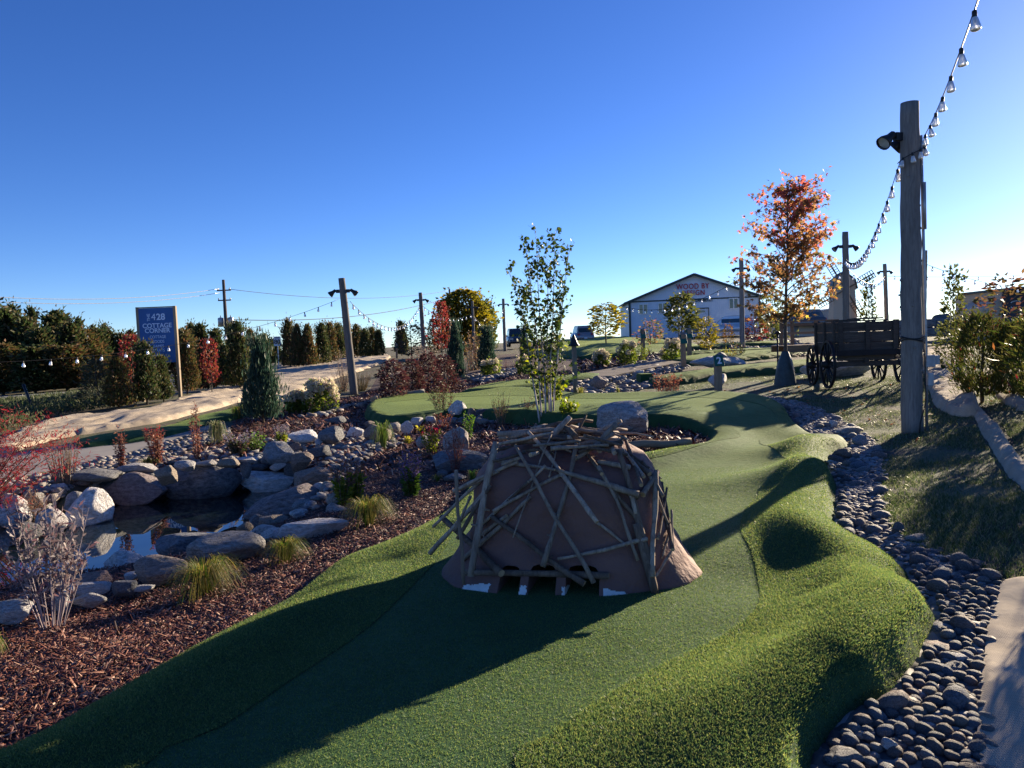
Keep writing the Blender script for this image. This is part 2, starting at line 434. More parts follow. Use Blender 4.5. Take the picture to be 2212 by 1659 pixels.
def turf_h(x, y, sd=None):
    x = np.asarray(x, float); y = np.asarray(y, float)
    if sd is None: sd = sdist(TURF, x, y)
    base = .035 + .17 * sstep(10.2, 12.6, y)
    right = sstep(.9, 1.7, x) * (1 - sstep(9, 11.5, y)); left = 1 - sstep(-.6, .4, x)
    rim = np.exp(-((sd - .34) / .26) ** 2)
    h = base + rim * (.10 * right + .07 * left * (1 - sstep(8, 10, y)) + .02)
    h = h + .115 * gauss(x, y, 1.15, 3.05, 1.15, .42, .42)            # long near mound
    h = h + .06 * gauss(x, y, 1.9, 3.9, .5, .5)
    h = h + .055 * gauss(x, y, 2.3, 5.55, 1.1, .42, .5)
    h = h + .12 * gauss(x, y, 2.9, 7.6, .9, .45, .2) + .10 * gauss(x, y, 3.6, 9.2, .8, .5, .2)
    h = h - .03 * gauss(x, y, 1.6, 4.5, .6, .4)
    h = h + .05 * gauss(x, y, -2.0, 13.6, .8, 1.2) + .06 * gauss(x, y, 1.0, 14.0, 2.5, .7)
    h = h + .012 * fbm(x * .9, y * .9, 3)
    k = sstep(-.01, .11, sd)
    return h * k - .03 * (1 - k)
def TH(x, y): return T(x, y) + turf_h(x, y)

def cdt_sheet(poly, spacing, hfn, zones=(), edge=None, jitter=.25, edge_fine=True):
    """triangulated sheet over a world polygon; returns verts, tris"""
    P = np.array(poly); x0, y0 = P.min(0); x1, y1 = P.max(0)
    pts = []
    y = y0
    while y < y1:
        s = spacing(y); xs = np.arange(x0, x1, s); r = np.stack([xs, np.full_like(xs, y)], 1)
        r += (RNG.random(r.shape) - .5) * s * jitter; pts.append(r); y += s
    pts = np.concatenate(pts); sd = sdist(poly, pts[:, 0], pts[:, 1]); sp = np.array([spacing(v) for v in pts[:, 1]])
    pts = pts[sd > sp * .3]
    allp = [tuple(p) for p in poly]; edges = [(i, (i + 1) % len(poly)) for i in range(len(poly))]
    for z in zones:
        b = len(allp); allp += [tuple(p) for p in z]; edges += [(b + i, b + (i + 1) % len(z)) for i in range(len(z))]
    if edge_fine:
        for off in (.035, .075, .13, .2):
            for i in range(len(poly)):
                a, b = np.array(poly[i]), np.array(poly[(i + 1) % len(poly)]); d = b - a; L = np.hypot(*d)
                if L < 1e-6: continue
                nrm = np.array([-d[1], d[0]]) / L
                for t in ((.5,) if L < .12 else (.25, .75)):
                    q = a + d * t
                    for s in (1, -1):
                        c = q + nrm * off * s
                        if abs(float(sdist(poly, c[:1], c[1:])[0]) - off) < .004: allp.append(tuple(c))
    allp += [tuple(p) for p in pts]
    v, e, f, _, _, _ = delaunay_2d_cdt([Vector(p) for p in allp], edges, [], 0, 1e-5)
    V = np.array([(p.x, p.y) for p in v]); F = np.array([list(t) for t in f])
    c = V[F].mean(1); F = F[pip(poly, c[:, 0], c[:, 1])]
    a = V[F[:, 0]]; b = V[F[:, 1]] - a; d = V[F[:, 2]] - a
    flip = (b[:, 0] * d[:, 1] - b[:, 1] * d[:, 0]) < 0; F[flip] = F[flip][:, ::-1]
    return np.c_[V, hfn(V[:, 0], V[:, 1])], F
def compact(V, F):
    u, inv = np.unique(F.ravel(), return_inverse=True); return V[u], inv.reshape(F.shape)

V, F = cdt_sheet(TURF, lambda y: .05 if y < 5 else (.07 if y < 8 else (.12 if y < 12 else .2)), TH, [PUTT])
c = V[F].mean(1); inp = pip(PUTT, c[:, 0], c[:, 1])
a, b = compact(V, F[~inp]); o = link('fringe_turf', mesh_np('fringe_turf', a, b, M_FRINGE, True)); tag(o, kind='structure')
Vp = V.copy(); Vp[:, 2] -= .004
a, b = compact(Vp, F[inp]); o = link('putting_green', mesh_np('putting_green', a, b, M_TURF, True)); tag(o, kind='structure')

# zones of the ground sheet (later ones win)
def ZP(pts): return [tuple(p) for p in smooth_poly(W2(pts), 2)]
ZONES = [
 ('mulch_bed', M_MULCH, [(-300,1700),(-300,1250),(-60,1180),(0,1130),(190,1060),(400,985),(470,950),(500,925),(520,898),(600,880),(700,868),(760,858),(800,840),(830,800),(900,785),(1000,775),(1100,765),(1200,765),
      (1250,775),(1300,790),(1240,830),(1260,855),(1600,857),(1640,900),(1600,1000),(1200,1200),(1000,1300),(700,1659),(300,1700)]),
 ('far_mulch_bed', M_MULCH, [(1240,775),(1300,762),(1400,748),(1560,745),(1680,745),(1800,748),(1900,760),(1850,768),(1640,772),(1500,776),(1440,772),(1330,795),(1260,800)]),
 ('lawn', M_LAWN, [(1420,848),(1430,820),(1500,800),(1640,790),(1800,780),(1930,760),(1990,745),(2250,740),(2500,900),(2600,1500),(2300,1500),(2130,1240),(1960,1190),(1880,1160),(1830,1120),(1840,1000),
      (1850,950),(1760,905),(1700,868),(1560,858)]),
 ('gravel_bed', M_PEB, [(-200,1180),(-200,1060),(60,1030),(330,965),(470,925),(500,930),(470,950),(400,975),(300,1005),(150,1055),(0,1120)]),
 ('stone_strip', M_PEB, [(1640,855),(1690,862),(1740,875),(1800,900),(1850,930),(1885,950),(1905,1000),(1905,1080),(1920,1130),(1960,1170),(2010,1190),(2070,1215),(2130,1235),(2165,1262),(2160,1300),(2135,1345),(2130,1500),
      (2126,1720),(1600,1720),(1500,1500),(1700,1350),(1750,1200),(1700,1000),(1700,930),(1640,880)]),
 ('concrete_path', M_CONC, [(-200,1060),(-150,1010),(0,985),(110,965),(250,948),(400,925),(480,905),(470,922),(330,962),(180,1000),(40,1030),(-100,1060)]),
]
ROAD = [tuple(p) for p in [(-60, 20.), (-34, 26), (-20, 29.2), (-14, 32), (-12, 36.5), (-16, 60), (-22, 60), (-20, 38), (-22, 35.5), (-36, 33), (-60, 31)]]
polys = [(n_, m_, ZP(p_)) for n_, m_, p_ in ZONES] + [('road', M_ASPH, ROAD)]
def big(x, y):
    z = T(x, y); near = np.hypot(x, y) < 30
    z = z + np.where(near, .02, .05) * fbm(x * 1.3, y * 1.3, 9)
    k = np.zeros(z.shape)
    z = z + .012 * fbm(x * 7, y * 7, 5) * near
    return z
az = np.concatenate([np.linspace(-180, -60, 24, endpoint=False), np.linspace(-60, 60, 250, endpoint=False), np.linspace(60, 180, 24, endpoint=False)])
ds = np.concatenate([1.0 * (1.026 ** np.arange(190)), [160, 220, 350, 600, 1200, 2500, 4500]])
A, D = np.meshgrid(np.radians(az), ds); gx, gy = (D * np.sin(A)).ravel(), (D * np.cos(A)).ravel()
gx = gx + (RNG.random(gx.size) - .5) * D.ravel() * .004; gy = gy + (RNG.random(gx.size) - .5) * D.ravel() * .006
allp = list(zip(gx, gy)) + [(0, 0)]; edges = []
for n_, m_, p_ in polys:
    b = len(allp); allp += p_; edges += [(b + i, b + (i + 1) % len(p_)) for i in range(len(p_))]
v, e, f, _, _, _ = delaunay_2d_cdt([Vector(p) for p in allp], edges, [], 0, 1e-4)
V = np.array([(p.x, p.y) for p in v]); F = np.array([list(t) for t in f])
a = V[F[:, 0]]; b = V[F[:, 1]] - a; d = V[F[:, 2]] - a; fl = (b[:, 0] * d[:, 1] - b[:, 1] * d[:, 0]) < 0; F[fl] = F[fl][:, ::-1]
V = np.c_[V, big(V[:, 0], V[:, 1])]
# keep ground under the turf below it
sdv = np.full(len(V), -9.); nr = (V[:, 1] < 18) & (V[:, 1] > 0) & (np.abs(V[:, 0]) < 8); sdv[nr] = sdist(TURF, V[nr, 0], V[nr, 1])
V[:, 2] -= .10 * sstep(.0, .12, sdv)
c = V[F].mean(1); zid = np.zeros(len(F), int)
for i, (n_, m_, p_) in enumerate(polys):
    zid[pip(p_, c[:, 0], c[:, 1])] = i + 1
pin = sdist(POND, c[:, 0], c[:, 1]) > .1; zid[pin] = 99
for i, (n_, m_) in enumerate([('ground', M_FIELD)] + [(q[0], q[1]) for q in polys]):
    s = F[zid == i]
    if len(s):
        a, b = compact(V, s); tag(link(n_, mesh_np(n_, a, b, m_, True)), kind='structure')
s = F[zid == 99]; a, b = compact(V, s); tag(link('pond_bed', mesh_np('pond_bed', a, b, M_BED, True)), kind='structure')
# water
m, n, l, b_, o_ = newmat('pond_water')
b_.inputs['Base Color'].default_value = (.006, .012, .012, 1); b_.inputs['Roughness'].default_value = .015; b_.inputs['IOR'].default_value = 1.8
b_.inputs['Specular IOR Level'].default_value = .8
vv = _coords(n, l, 'Object'); t = _noise(n, l, vv, 3, 2); _bump(n, l, b_, t.outputs[0], .03, .01)
PW = [tuple(np.array(p)) for p in POND]; cxy = np.mean(PW, 0); PW = [tuple(cxy + (np.array(p) - cxy) * 1.08) for p in PW]
me = mesh_np('water', np.array([(x, y, WATER_Z) for x, y in PW]), [tuple(range(len(PW)))], m)
tag(link('water', me), kind='structure')

# ================================================================== TURF BLADES AND BARK CHIPS
def blades(name, pts, z, h, w, lean, mat, label, cat, segs=1, ndir=None):
    """one bent blade (triangle or two-step strip) per point, joined"""
    n_ = len(pts); a = RNG.uniform(0, 2 * np.pi, n_); dx, dy = np.cos(a), np.sin(a)
    la = RNG.uniform(0, 2 * np.pi, n_) if ndir is None else ndir + RNG.normal(0, .9, n_)
    hh = h * RNG.uniform(.6, 1.25, n_); ln = hh * lean * RNG.uniform(.3, 1.3, n_)
    x, y = pts[:, 0], pts[:, 1]; b0 = np.c_[x - dx * w / 2, y - dy * w / 2, z - .002]; b1 = np.c_[x + dx * w / 2, y + dy * w / 2, z - .002]
    tip = np.c_[x + np.cos(la) * ln, y + np.sin(la) * ln, z + hh]
    if segs == 1:
        V = np.stack([b0, b1, tip], 1).reshape(-1, 3); F = np.arange(n_ * 3).reshape(-1, 3)
    else:
        mid = np.c_[x + np.cos(la) * ln * .35, y + np.sin(la) * ln * .35, z + hh * .62]; o_ = np.c_[dx, dy, np.zeros(n_)] * w * .4
        V = np.stack([b0, b1, mid + o_, mid - o_, tip], 1).reshape(-1, 3); k = np.arange(n_)[:, None] * 5
        F = np.concatenate([k + [0, 1, 2], k + [0, 2, 3], k + [3, 2, 4]])
    return tag(link(name, mesh_np(name, V, F, mat)), label, cat, None, 'stuff')
def rand_in(poly, dens, ymax, ymin=0.0, fall=None):
    P = np.array(poly); x0, y0 = P.min(0); x1, y1 = P.max(0); y1 = min(y1, ymax); y0 = max(y0, ymin)
    n_ = int((x1 - x0) * (y1 - y0) * dens); x = RNG.uniform(x0, x1, n_); y = RNG.uniform(y0, y1, n_)
    k = np.abs(x) < y * .78 + .4; x, y = x[k], y[k]
    if fall is not None: k = RNG.random(len(x)) < fall(x, y); x, y = x[k], y[k]
    k = pip(poly, x, y); return np.c_[x[k], y[k]]
M_BLADE = leafmat('turf_fibre', stops((.045, .10, .042), (.09, .155, .052), (.19, .23, .085), (.065, .125, .048)), .5, .45, tval=2.2, thue=.465)
M_BLADE2 = leafmat('putting_fibre', stops((.045, .105, .042), (.075, .14, .05), (.13, .185, .068)), .45, .5, tval=2.3, thue=.46)
p = rand_in(TURF, 42000, 9.5, 2.0, lambda x, y: np.clip((3.6 / np.maximum(y, 2.)) ** 2.0, .08, 1)); k = ~pip(PUTT, p[:, 0], p[:, 1]); p = p[k]
sd = sdist(TURF, p[:, 0], p[:, 1]); z = T(p[:, 0], p[:, 1]) + turf_h(p[:, 0], p[:, 1], sd)
blades('fringe_fibres', p, z, .0095, .005, 1.2, M_BLADE, 'longer fibres of the fringe turf round the putting surface', 'turf')
p = rand_in(PUTT, 21000, 8.5, 2.2, lambda x, y: np.clip((3.4 / np.maximum(y, 2.)) ** 2.0, .06, 1)); sd = sdist(TURF, p[:, 0], p[:, 1]); z = T(p[:, 0], p[:, 1]) + turf_h(p[:, 0], p[:, 1], sd) - .004
blades('putting_fibres', p, z, .0075, .0042, 1.3, M_BLADE2, 'short fibres of the putting surface', 'turf')
# lawn grass
LAWNP = dict((q[0], q[2]) for q in polys)['lawn']; STRP = dict((q[0], q[2]) for q in polys)['stone_strip']
M_GRASS = leafmat('lawn_grass', stops((.045, .08, .025), (.08, .115, .04), (.16, .18, .09), (.26, .26, .17), (.06, .09, .03)), .45, .35)
p = rand_in(LAWNP, 5200, 24, 3.2, lambda x, y: np.clip((6.5 / np.maximum(y, 3.)) ** 1.5, .12, 1)); p = p[~pip(STRP, p[:, 0], p[:, 1])]
for bp in ([(2128,1400),(2135,1345),(2155,1300),(2160,1262),(2190,1250),(2300,1262),(2420,1400),(2500,1760),(2128,1760)], [(2098,884),(2128,884),(2168,925),(2215,990),(2300,1080),(2290,1130),(2225,1080),(2180,1035),(2140,975),(2110,925)], [(1998,754),(2095,750),(2088,775),(2102,830),(2122,878),(2095,888),(2050,886),(2018,866),(2004,838),(1994,800)]): p = p[~pip(W2(bp), p[:, 0], p[:, 1])]
den = fbm(p[:, 0] * .9, p[:, 1] * .9, 31) + .25 * fbm(p[:, 0] * 4, p[:, 1] * 4, 33); p = p[(den + RNG.normal(0, .16, len(p))) > .13]
big_ = big(p[:, 0], p[:, 1]); blades('lawn_grass', p, big_, .032, .005, 1.2, M_GRASS, 'thin patchy dewy lawn grass on the right slope', 'grass', 2)
# bark chips
def chips(name, pts, z, L0, L1, w0, w1, mat, label):
    n_ = len(pts); a = RNG.uniform(0, 2 * np.pi, n_); L = RNG.uniform(L0, L1, n_) * RNG.choice([.6, 1, 1, 1.7], n_); w = RNG.uniform(w0, w1, n_); t = RNG.normal(0, .38, n_); r = RNG.normal(0, .5, n_)
    u = np.c_[np.cos(a) * np.cos(t), np.sin(a) * np.cos(t), np.sin(t)]; v = np.c_[-np.sin(a) * np.cos(r), np.cos(a) * np.cos(r), np.sin(r)]
    c = np.c_[pts, z + np.abs(np.sin(t)) * L * .4 + .004]; e = RNG.uniform(.4, 1, n_)[:, None]
    U = u * L[:, None] / 2; Wd = v * w[:, None] / 2; up = np.array([0, 0, .0045])
    q = [c - U - Wd * e, c - U + Wd * e, c + U + Wd, c + U - Wd * e * .8]
    V = np.stack(q + [q[0] * 0 + (c - U * .9) + up, q[0] * 0 + (c + U * .9) + up], 1).reshape(-1, 3); k = np.arange(n_)[:, None] * 6
    F = np.concatenate([k + [0, 5, 4], k + [0, 3, 5], k + [1, 4, 5], k + [1, 5, 2], k + [0, 4, 1], k + [3, 2, 5]])
    return tag(link(name, mesh_np(name, V, F, mat)), label, 'mulch', None, 'stuff')
def chip_mat():
    m, n, l, b, o = newmat('bark_chip'); g = n.new('ShaderNodeNewGeometry')
    r = _ramp(n, l, g.outputs['Random Per Island'], [(0, (.025, .010, .008)), (.25, (.066, .021, .015)), (.5, (.125, .040, .026)), (.75, (.19, .065, .042)), (.9, (.31, .14, .085)), (1, (.45, .28, .19))])
    l.new(r.outputs[0], b.inputs['Base Color']); b.inputs['Roughness'].default_value = .55; b.inputs['Specular IOR Level'].default_value = .5; return m
M_CHIP = chip_mat()
MUL = dict((q[0], q[2]) for q in polys)['mulch_bed']
p = rand_in(MUL, 4200, 13, 2.2, lambda x, y: np.clip((4.2 / np.maximum(y, 2.)) ** 1.7, .10, 1))
k = (sdist(TURF, p[:, 0], p[:, 1]) < .0) & (sdist(POND, p[:, 0], p[:, 1]) < -.12); p = p[k]
for nm in ('gravel_bed', 'concrete_path'): p = p[~pip(dict((q[0], q[2]) for q in polys)[nm], p[:, 0], p[:, 1])]
chips('bark_chips', p, big(p[:, 0], p[:, 1]), .018, .05, .006, .014, M_CHIP, 'loose reddish brown bark chips over the planting beds')

p = rand_in(MUL, 240, 26, 9.5, None); k = (sdist(TURF, p[:, 0], p[:, 1]) < .0) & (sdist(POND, p[:, 0], p[:, 1]) < -.12); p = p[k]
chips('bark_chips', p, big(p[:, 0], p[:, 1]), .06, .13, .02, .045, M_CHIP, 'coarser bark pieces over the farther planting beds')
FM_ = dict((q[0], q[2]) for q in polys)['far_mulch_bed']; p = rand_in(FM_, 40, 60, 12)
chips('bark_chips', p, big(p[:, 0], p[:, 1]), .12, .25, .05, .09, M_CHIP, 'bark pieces over the far mulch slope below the shop building')
# fallen leaves on the lawn and turf round the maple and birch
def fallen(name, n_, cx, cy, r_, mat, label, zfn):
    x = RNG.normal(cx, r_, n_); y = RNG.normal(cy, r_, n_); z = zfn(x, y) + .012; a = RNG.uniform(0, 6.28, n_); s = RNG.uniform(.02, .045, n_); t = RNG.normal(0, .3, n_)
    u = np.c_[np.cos(a), np.sin(a), t] * s[:, None]; v = np.c_[-np.sin(a), np.cos(a), -t] * (s * .7)[:, None]; c = np.c_[x, y, z]
    V = np.stack([c - u, c - v + [0, 0, .01], c + u, c + v + [0, 0, .01]], 1).reshape(-1, 3)
    return tag(link(name, mesh_np(name, V, np.arange(n_ * 4).reshape(-1, 4), mat)), label, 'leaves', None, 'stuff')
M_FALL = leafmat('fallen_leaf', stops((.30, .12, .05), (.22, .07, .04), (.34, .22, .08), (.16, .09, .05)), .3)
fallen('fallen_leaves', 260, 5.2, 13.6, 1.9, M_FALL, 'scattered fallen maple leaves on the lawn below the maple', big)
fallen('fallen_leaves', 90, .4, 11.3, .9, M_FALL, 'scattered fallen leaves on the mulch island below the birch', big)

# ================================================================== BEAVER LODGE
def wood_mat(name, c1, c2, scale=6, rough=.8, stretch=(1, 1, .12), bump=.5):
    m, n, l, b, o = newmat(name)
    oi = n.new('ShaderNodeObjectInfo'); v = _coords(n, l, 'Object', stretch)
    ad = n.new('ShaderNodeVectorMath'); ad.operation = 'ADD'; l.new(v, ad.inputs[0]); l.new(oi.outputs['Random'], ad.inputs[1])
    t = _noise(n, l, ad.outputs[0], scale * 4, 6, .65, .4); t2 = _noise(n, l, ad.outputs[0], scale, 3)
    r = _ramp(n, l, t.outputs[0], [(.3, c1), (.62, c2)])
    hs = n.new('ShaderNodeHueSaturation'); l.new(r.outputs[0], hs.inputs['Color'])
    mr = n.new('ShaderNodeMapRange'); mr.inputs[3].default_value = .6; mr.inputs[4].default_value = 1.3; l.new(oi.outputs['Random'], mr.inputs[0]); l.new(mr.outputs[0], hs.inputs['Value'])
    c = _mix(n, l, t2.outputs[0], hs.outputs[0], tuple(x * .6 for x in c1), 'MIX'); l.new(c, b.inputs['Base Color'])
    b.inputs['Roughness'].default_value = rough; b.inputs['Specular IOR Level'].default_value = .3; _bump(n, l, b, t.outputs[0], bump, .004); return m
M_DRIFT = wood_mat('weathered_driftwood', (.17, .12, .088), (.62, .50, .385), 9)
M_BARK = wood_mat('dark_bark', (.07, .046, .034), (.28, .205, .15), 12, .9)
M_CUTWOOD = simple('cut_wood_end', (.42, .29, .17), .8, scale=30)
def lodge_mat():
    m, n, l, b, o = newmat('brown_stucco')
    v = _coords(n, l); t = _noise(n, l, v, 5, 5, .6); t2 = _noise(n, l, v, 60, 3); t3 = _noise(n, l, v, 1.6, 3, .5)
    r = _ramp(n, l, t3.outputs[0], [(.3, (.165, .078, .058)), (.5, (.205, .096, .072)), (.72, (.27, .13, .095))])
    c = _mix(n, l, t.outputs[0], r.outputs[0], (.15, .08, .065)); l.new(c, b.inputs['Base Color']); b.inputs['Roughness'].default_value = .8
    b1 = _bump(n, l, None, t.outputs[0], .8, .05); _bump(n, l, b, t2.outputs[0], .3, .004, b1); return m
M_STUCCO = lodge_mat()
M_PRIMER = simple('bare_white_primer', (.62, .63, .60), .7, scale=20, var=.12)
LC = np.array([.385, 5.20]); LROT = rad(-9); LZ = float(TH(np.array([.45]), np.array([5.0]))[0]) - .0
lodge = empty('beaver_lodge', (LC[0], LC[1], LZ), LROT, 'brown stucco beaver lodge obstacle covered in driftwood sticks on the near putting green', 'mini golf obstacle')
prof = [(0, 1.01), (.03, .985), (.08, .94), (.15, .90), (.25, .83), (.36, .80), (.48, .78), (.58, .76), (.67, .715), (.75, .64), (.81, .52), (.85, .38), (.875, .19), (.88, 0)]
def body_pt(th, k, t):
    z, r = prof[k] if isinstance(k, int) else k
    e = .72; c, s = math.cos(th), math.sin(th)
    f = (abs(c) ** (2 / e) + abs(s) ** (2 / e)) ** (-e / 2)
    rx, ry = .88, .71
    flare = 1 + (.03 * math.exp(-((th + .36) / .38) ** 2) + .07 * math.exp(-((th + 2.75) / .5) ** 2)) * max(0, 1 - z / .26) ** 1.4
    wob = 1 + .06 * float(vnoise(th * 2.2 + 3, z * 6, 2)) + .035 * float(vnoise(th * 6, z * 11, 7))
    zz = z * (1 + .05 * math.sin(th * 2 + .6) * (z / .88))
    return (rx * r * f * c * flare * wob, ry * r * f * s * flare * wob, zz)
N = 96; zs = []
for k in range(len(prof) - 1):
    m_ = 3 if k < 11 else 2
    for j in range(m_):
        q = j / m_; zs.append((prof[k][0] * (1 - q) + prof[k + 1][0] * q, prof[k][1] * (1 - q) + prof[k + 1][1] * q))
V = []; F = []
for z, r in zs:
    for i in range(N): V.append(body_pt(2 * math.pi * i / N - math.pi, (z, r), 0))
V.append((0, 0, .895)); V.append((0, 0, -.08)); top, bot = len(V) - 2, len(V) - 1
lowring = len(V)
for i in range(N): p = V[i]; V.append((p[0], p[1], -.08))
for k in range(len(zs) - 1):
    for i in range(N): j = (i + 1) % N; F.append((k*N+i, k*N+j, (k+1)*N+j, (k+1)*N+i))
k = len(zs) - 1
for i in range(N):
    j = (i + 1) % N; F.append((k*N+i, k*N+j, top)); F.append((j, i, lowring+i, lowring+j)); F.append((lowring+j, lowring+i, bot))
me = mesh_np('lodge_body', V, F, M_STUCCO, True); body = link('body', me, lodge)
# three tunnels fanning back through the mound
cut = MB()
def tunnel(x0, x1, h, xb0, xb1):
    ya, yb = -1.1, 1.1; pr = []
    def sec(y, a, b):
        return [(a, y, -.2), (b, y, -.2), (b, y, h * .72), (b - (b - a) * .12, y, h * .93), (b - (b - a) * .3, y, h), (a + (b - a) * .3, y, h), (a + (b - a) * .12, y, h * .93), (a, y, h * .72)]
    A = sec(ya, x0, x1); B = sec(yb, xb0, xb1); n_ = len(A)
    cut.add(A + B, [tuple(range(n_))] + [tuple(reversed(range(n_, 2 * n_)))] + [(i, i + n_, (i + 1) % n_ + n_, (i + 1) % n_) for i in range(n_)])
tunnel(-.475, -.335, .15, -.20, -.04); tunnel(-.275, -.085, .165, -.01, .13); tunnel(-.015, .207, .165, .16, .34)
bm = bmesh.new(); tmp = cut.mesh('cut_tmp', M_STUCCO); bm.from_mesh(tmp); bmesh.ops.recalc_face_normals(bm, faces=bm.faces); bm.to_mesh(tmp); bm.free()
co = link('cut_tmp', tmp, lodge)
bm = bmesh.new(); bm.from_mesh(me); bmesh.ops.recalc_face_normals(bm, faces=bm.faces); bm.to_mesh(me); bm.free()
md = body.modifiers.new('b', 'BOOLEAN'); md.object = co; md.operation = 'DIFFERENCE'; md.solver = 'EXACT'
bpy.context.view_layer.update()
dg = bpy.context.evaluated_depsgraph_get()
me2 = bpy.data.meshes.new_from_object(body.evaluated_get(dg)); body.modifiers.clear(); body.data = me2
bpy.data.objects.remove(co)
me2.materials.clear(); me2.materials.append(M_STUCCO)
# flat shade tunnel walls
for p in me2.polygons: p.use_smooth = True
a_ = me2.attributes.get('sharp_edge')
try: me2.set_sharp_from_angle(angle=rad(45))
except Exception: pass
bpy.context.view_layer.update()
MW = lodge.matrix_world.copy(); MWi = MW.inverted()
bvh = BVHTree.FromPolygons([MW @ v.co for v in me2.vertices], [tuple(p.vertices) for p in me2.polygons])
CAMV = Vector((0, 0, CAM_H))
def hit(px, py):
    d = Vector(ray(px, py)); r = bvh.ray_cast(CAMV, d.normalized())
    return None if r[0] is None else (r[0].y, r[1])
def C3(cx, cy): return ((1040 + cx / 2.9105) * .864, (1000 + cy / 2.9105) * .864)
# white primer patches at the feet (thin shells following the surface)
def patch(pts, name='primer_patch'):
    poly = [C3(*p) for p in pts]; q = np.array(poly); x0, y0 = q.min(0); x1, y1 = q.max(0)
    st = 2.2; xs = np.arange(x0, x1 + st, st); ys = np.arange(y0, y1 + st, st); V = {}; F = []; VL = []
    def vid(i, j):
        if (i, j) not in V:
            h = hit(xs[i], ys[j])
            if h is None: V[(i, j)] = None
            else:
                p = Vector(at_y(xs[i], ys[j], h[0])); p += h[1] * .003 * (1 if h[1].dot(CAMV - p) > 0 else -1); V[(i, j)] = len(VL); VL.append(p)
        return V[(i, j)]
    for i in range(len(xs) - 1):
        for j in range(len(ys) - 1):
            cx, cy = xs[i] + st / 2, ys[j] + st / 2
            jx = float(vnoise(np.array(cx * .3), np.array(cy * .3), 4)) * 6
            if pip(poly, np.array([cx + jx]), np.array([cy + jx * .5]))[0]:
                ids = [vid(i, j), vid(i, j + 1), vid(i + 1, j + 1), vid(i + 1, j)]
                if None not in ids:
                    yy = [VL[k].y for k in ids]
                    if max(yy) - min(yy) < .08: F.append(tuple(ids))
    if F:
        me = mesh_np(name, [MWi @ v for v in VL], F, M_PRIMER, True); link(name, me, lodge)
patch([(325, 1400), (350, 1355), (430, 1340), (545, 1335), (535, 1380), (500, 1440), (380, 1440)])
patch([(740, 1360), (805, 1350), (808, 1440), (750, 1440)]); patch([(1060, 1360), (1130, 1345), (1135, 1440), (1065, 1470)])
patch([(1362, 1365), (1420, 1385), (1520, 1400), (1560, 1430), (1520, 1500), (1362, 1500)])
# sticks: straight in space, laid on the mound
STICKM = {0: M_DRIFT, 1: M_BARK}
def stick(x0, y0, x1, y1, w0, w1=None, mat=0, lift=0.0, dep=None, wig=1.0, kink=None):
    """ends in crop units, w = width in crop units at both ends"""
    w1 = w0 if w1 is None else w1
    a, b = C3(x0, y0), C3(x1, y1); n_ = 9; ts = np.linspace(0, 1, n_); sy = []
    for t in ts:
        h = hit(a[0] + (b[0] - a[0]) * t, a[1] + (b[1] - a[1]) * t); sy.append(h[0] if h else None)
    rr = size(w0 / 2 / 2.9105 * .864, 4.6)
    pts = [(t, y - rr * .9 - .005) for t, y in zip(ts, sy) if y is not None]
    if dep is not None: ya, yb = (dep if hasattr(dep, '__len__') else (dep, dep))
    elif len(pts) >= 2:
        best = None
        for i in range(len(pts)):
            for j in range(i + 1, len(pts)):
                s = (pts[j][1] - pts[i][1]) / (pts[j][0] - pts[i][0]); c = pts[i][1] - s * pts[i][0]
                if all(c + s * t <= y + .012 for t, y in pts):
                    tot = sum(y - c - s * t for t, y in pts)
                    if best is None or tot < best[0]: best = (tot, c, c + s)
        ya, yb = (best[1], best[2]) if best else (min(p[1] for p in pts),) * 2
        ya = max(4.1, min(ya, 5.9)); yb = max(4.1, min(yb, 5.9))
    else: ya = yb = (pts[0][1] if pts else 5.2)
    P = []; m_ = 9
    L = math.hypot(b[0] - a[0], b[1] - a[1]); nx, ny = -(b[1] - a[1]) / L, (b[0] - a[0]) / L
    ph = random.uniform(0, 6); ph2 = random.uniform(0, 6)
    for i in range(m_):
        t = i / (m_ - 1); w = (math.sin(t * 5 + ph) * 1.6 + math.sin(t * 11 + ph2) * .8) * wig * (L / 180) * .8
        if kink: w += kink * max(0, 1 - abs(t - .45) / .45)
        y = ya + (yb - ya) * t - lift
        P.append(MWi @ Vector(at_y(a[0] + (b[0] - a[0]) * t + nx * w, a[1] + (b[1] - a[1]) * t + ny * w, y)))
    R = [.88 * size((w0 + (w1 - w0) * i / (m_ - 1)) / 2 / 2.9105 * .864, (ya + yb) / 2) * random.uniform(.84, 1.14) for i in range(m_)]
    mb = MB(); mb.tube(P, R, 8)
    # little knots / side stubs
    for _ in range(random.choice([0, 1, 1, 2])):
        i = random.randrange(1, m_ - 1); d = (P[i] - P[i - 1]).orthogonal().normalized(); d.rotate(Matrix.Rotation(random.uniform(0, 6), 3, (P[i] - P[i - 1])))
        mb.tube([P[i], P[i] + d * R[i] * random.uniform(1.6, 3)], [R[i] * .5, R[i] * .25], 5)
    o = mb.build('stick', STICKM[mat], lodge)
    o.data.materials.append(M_CUTWOOD); o.data.polygons[m_ * 8 - 8].material_index = 1; o.data.polygons[m_ * 8 - 7].material_index = 1
    return o
S = stick
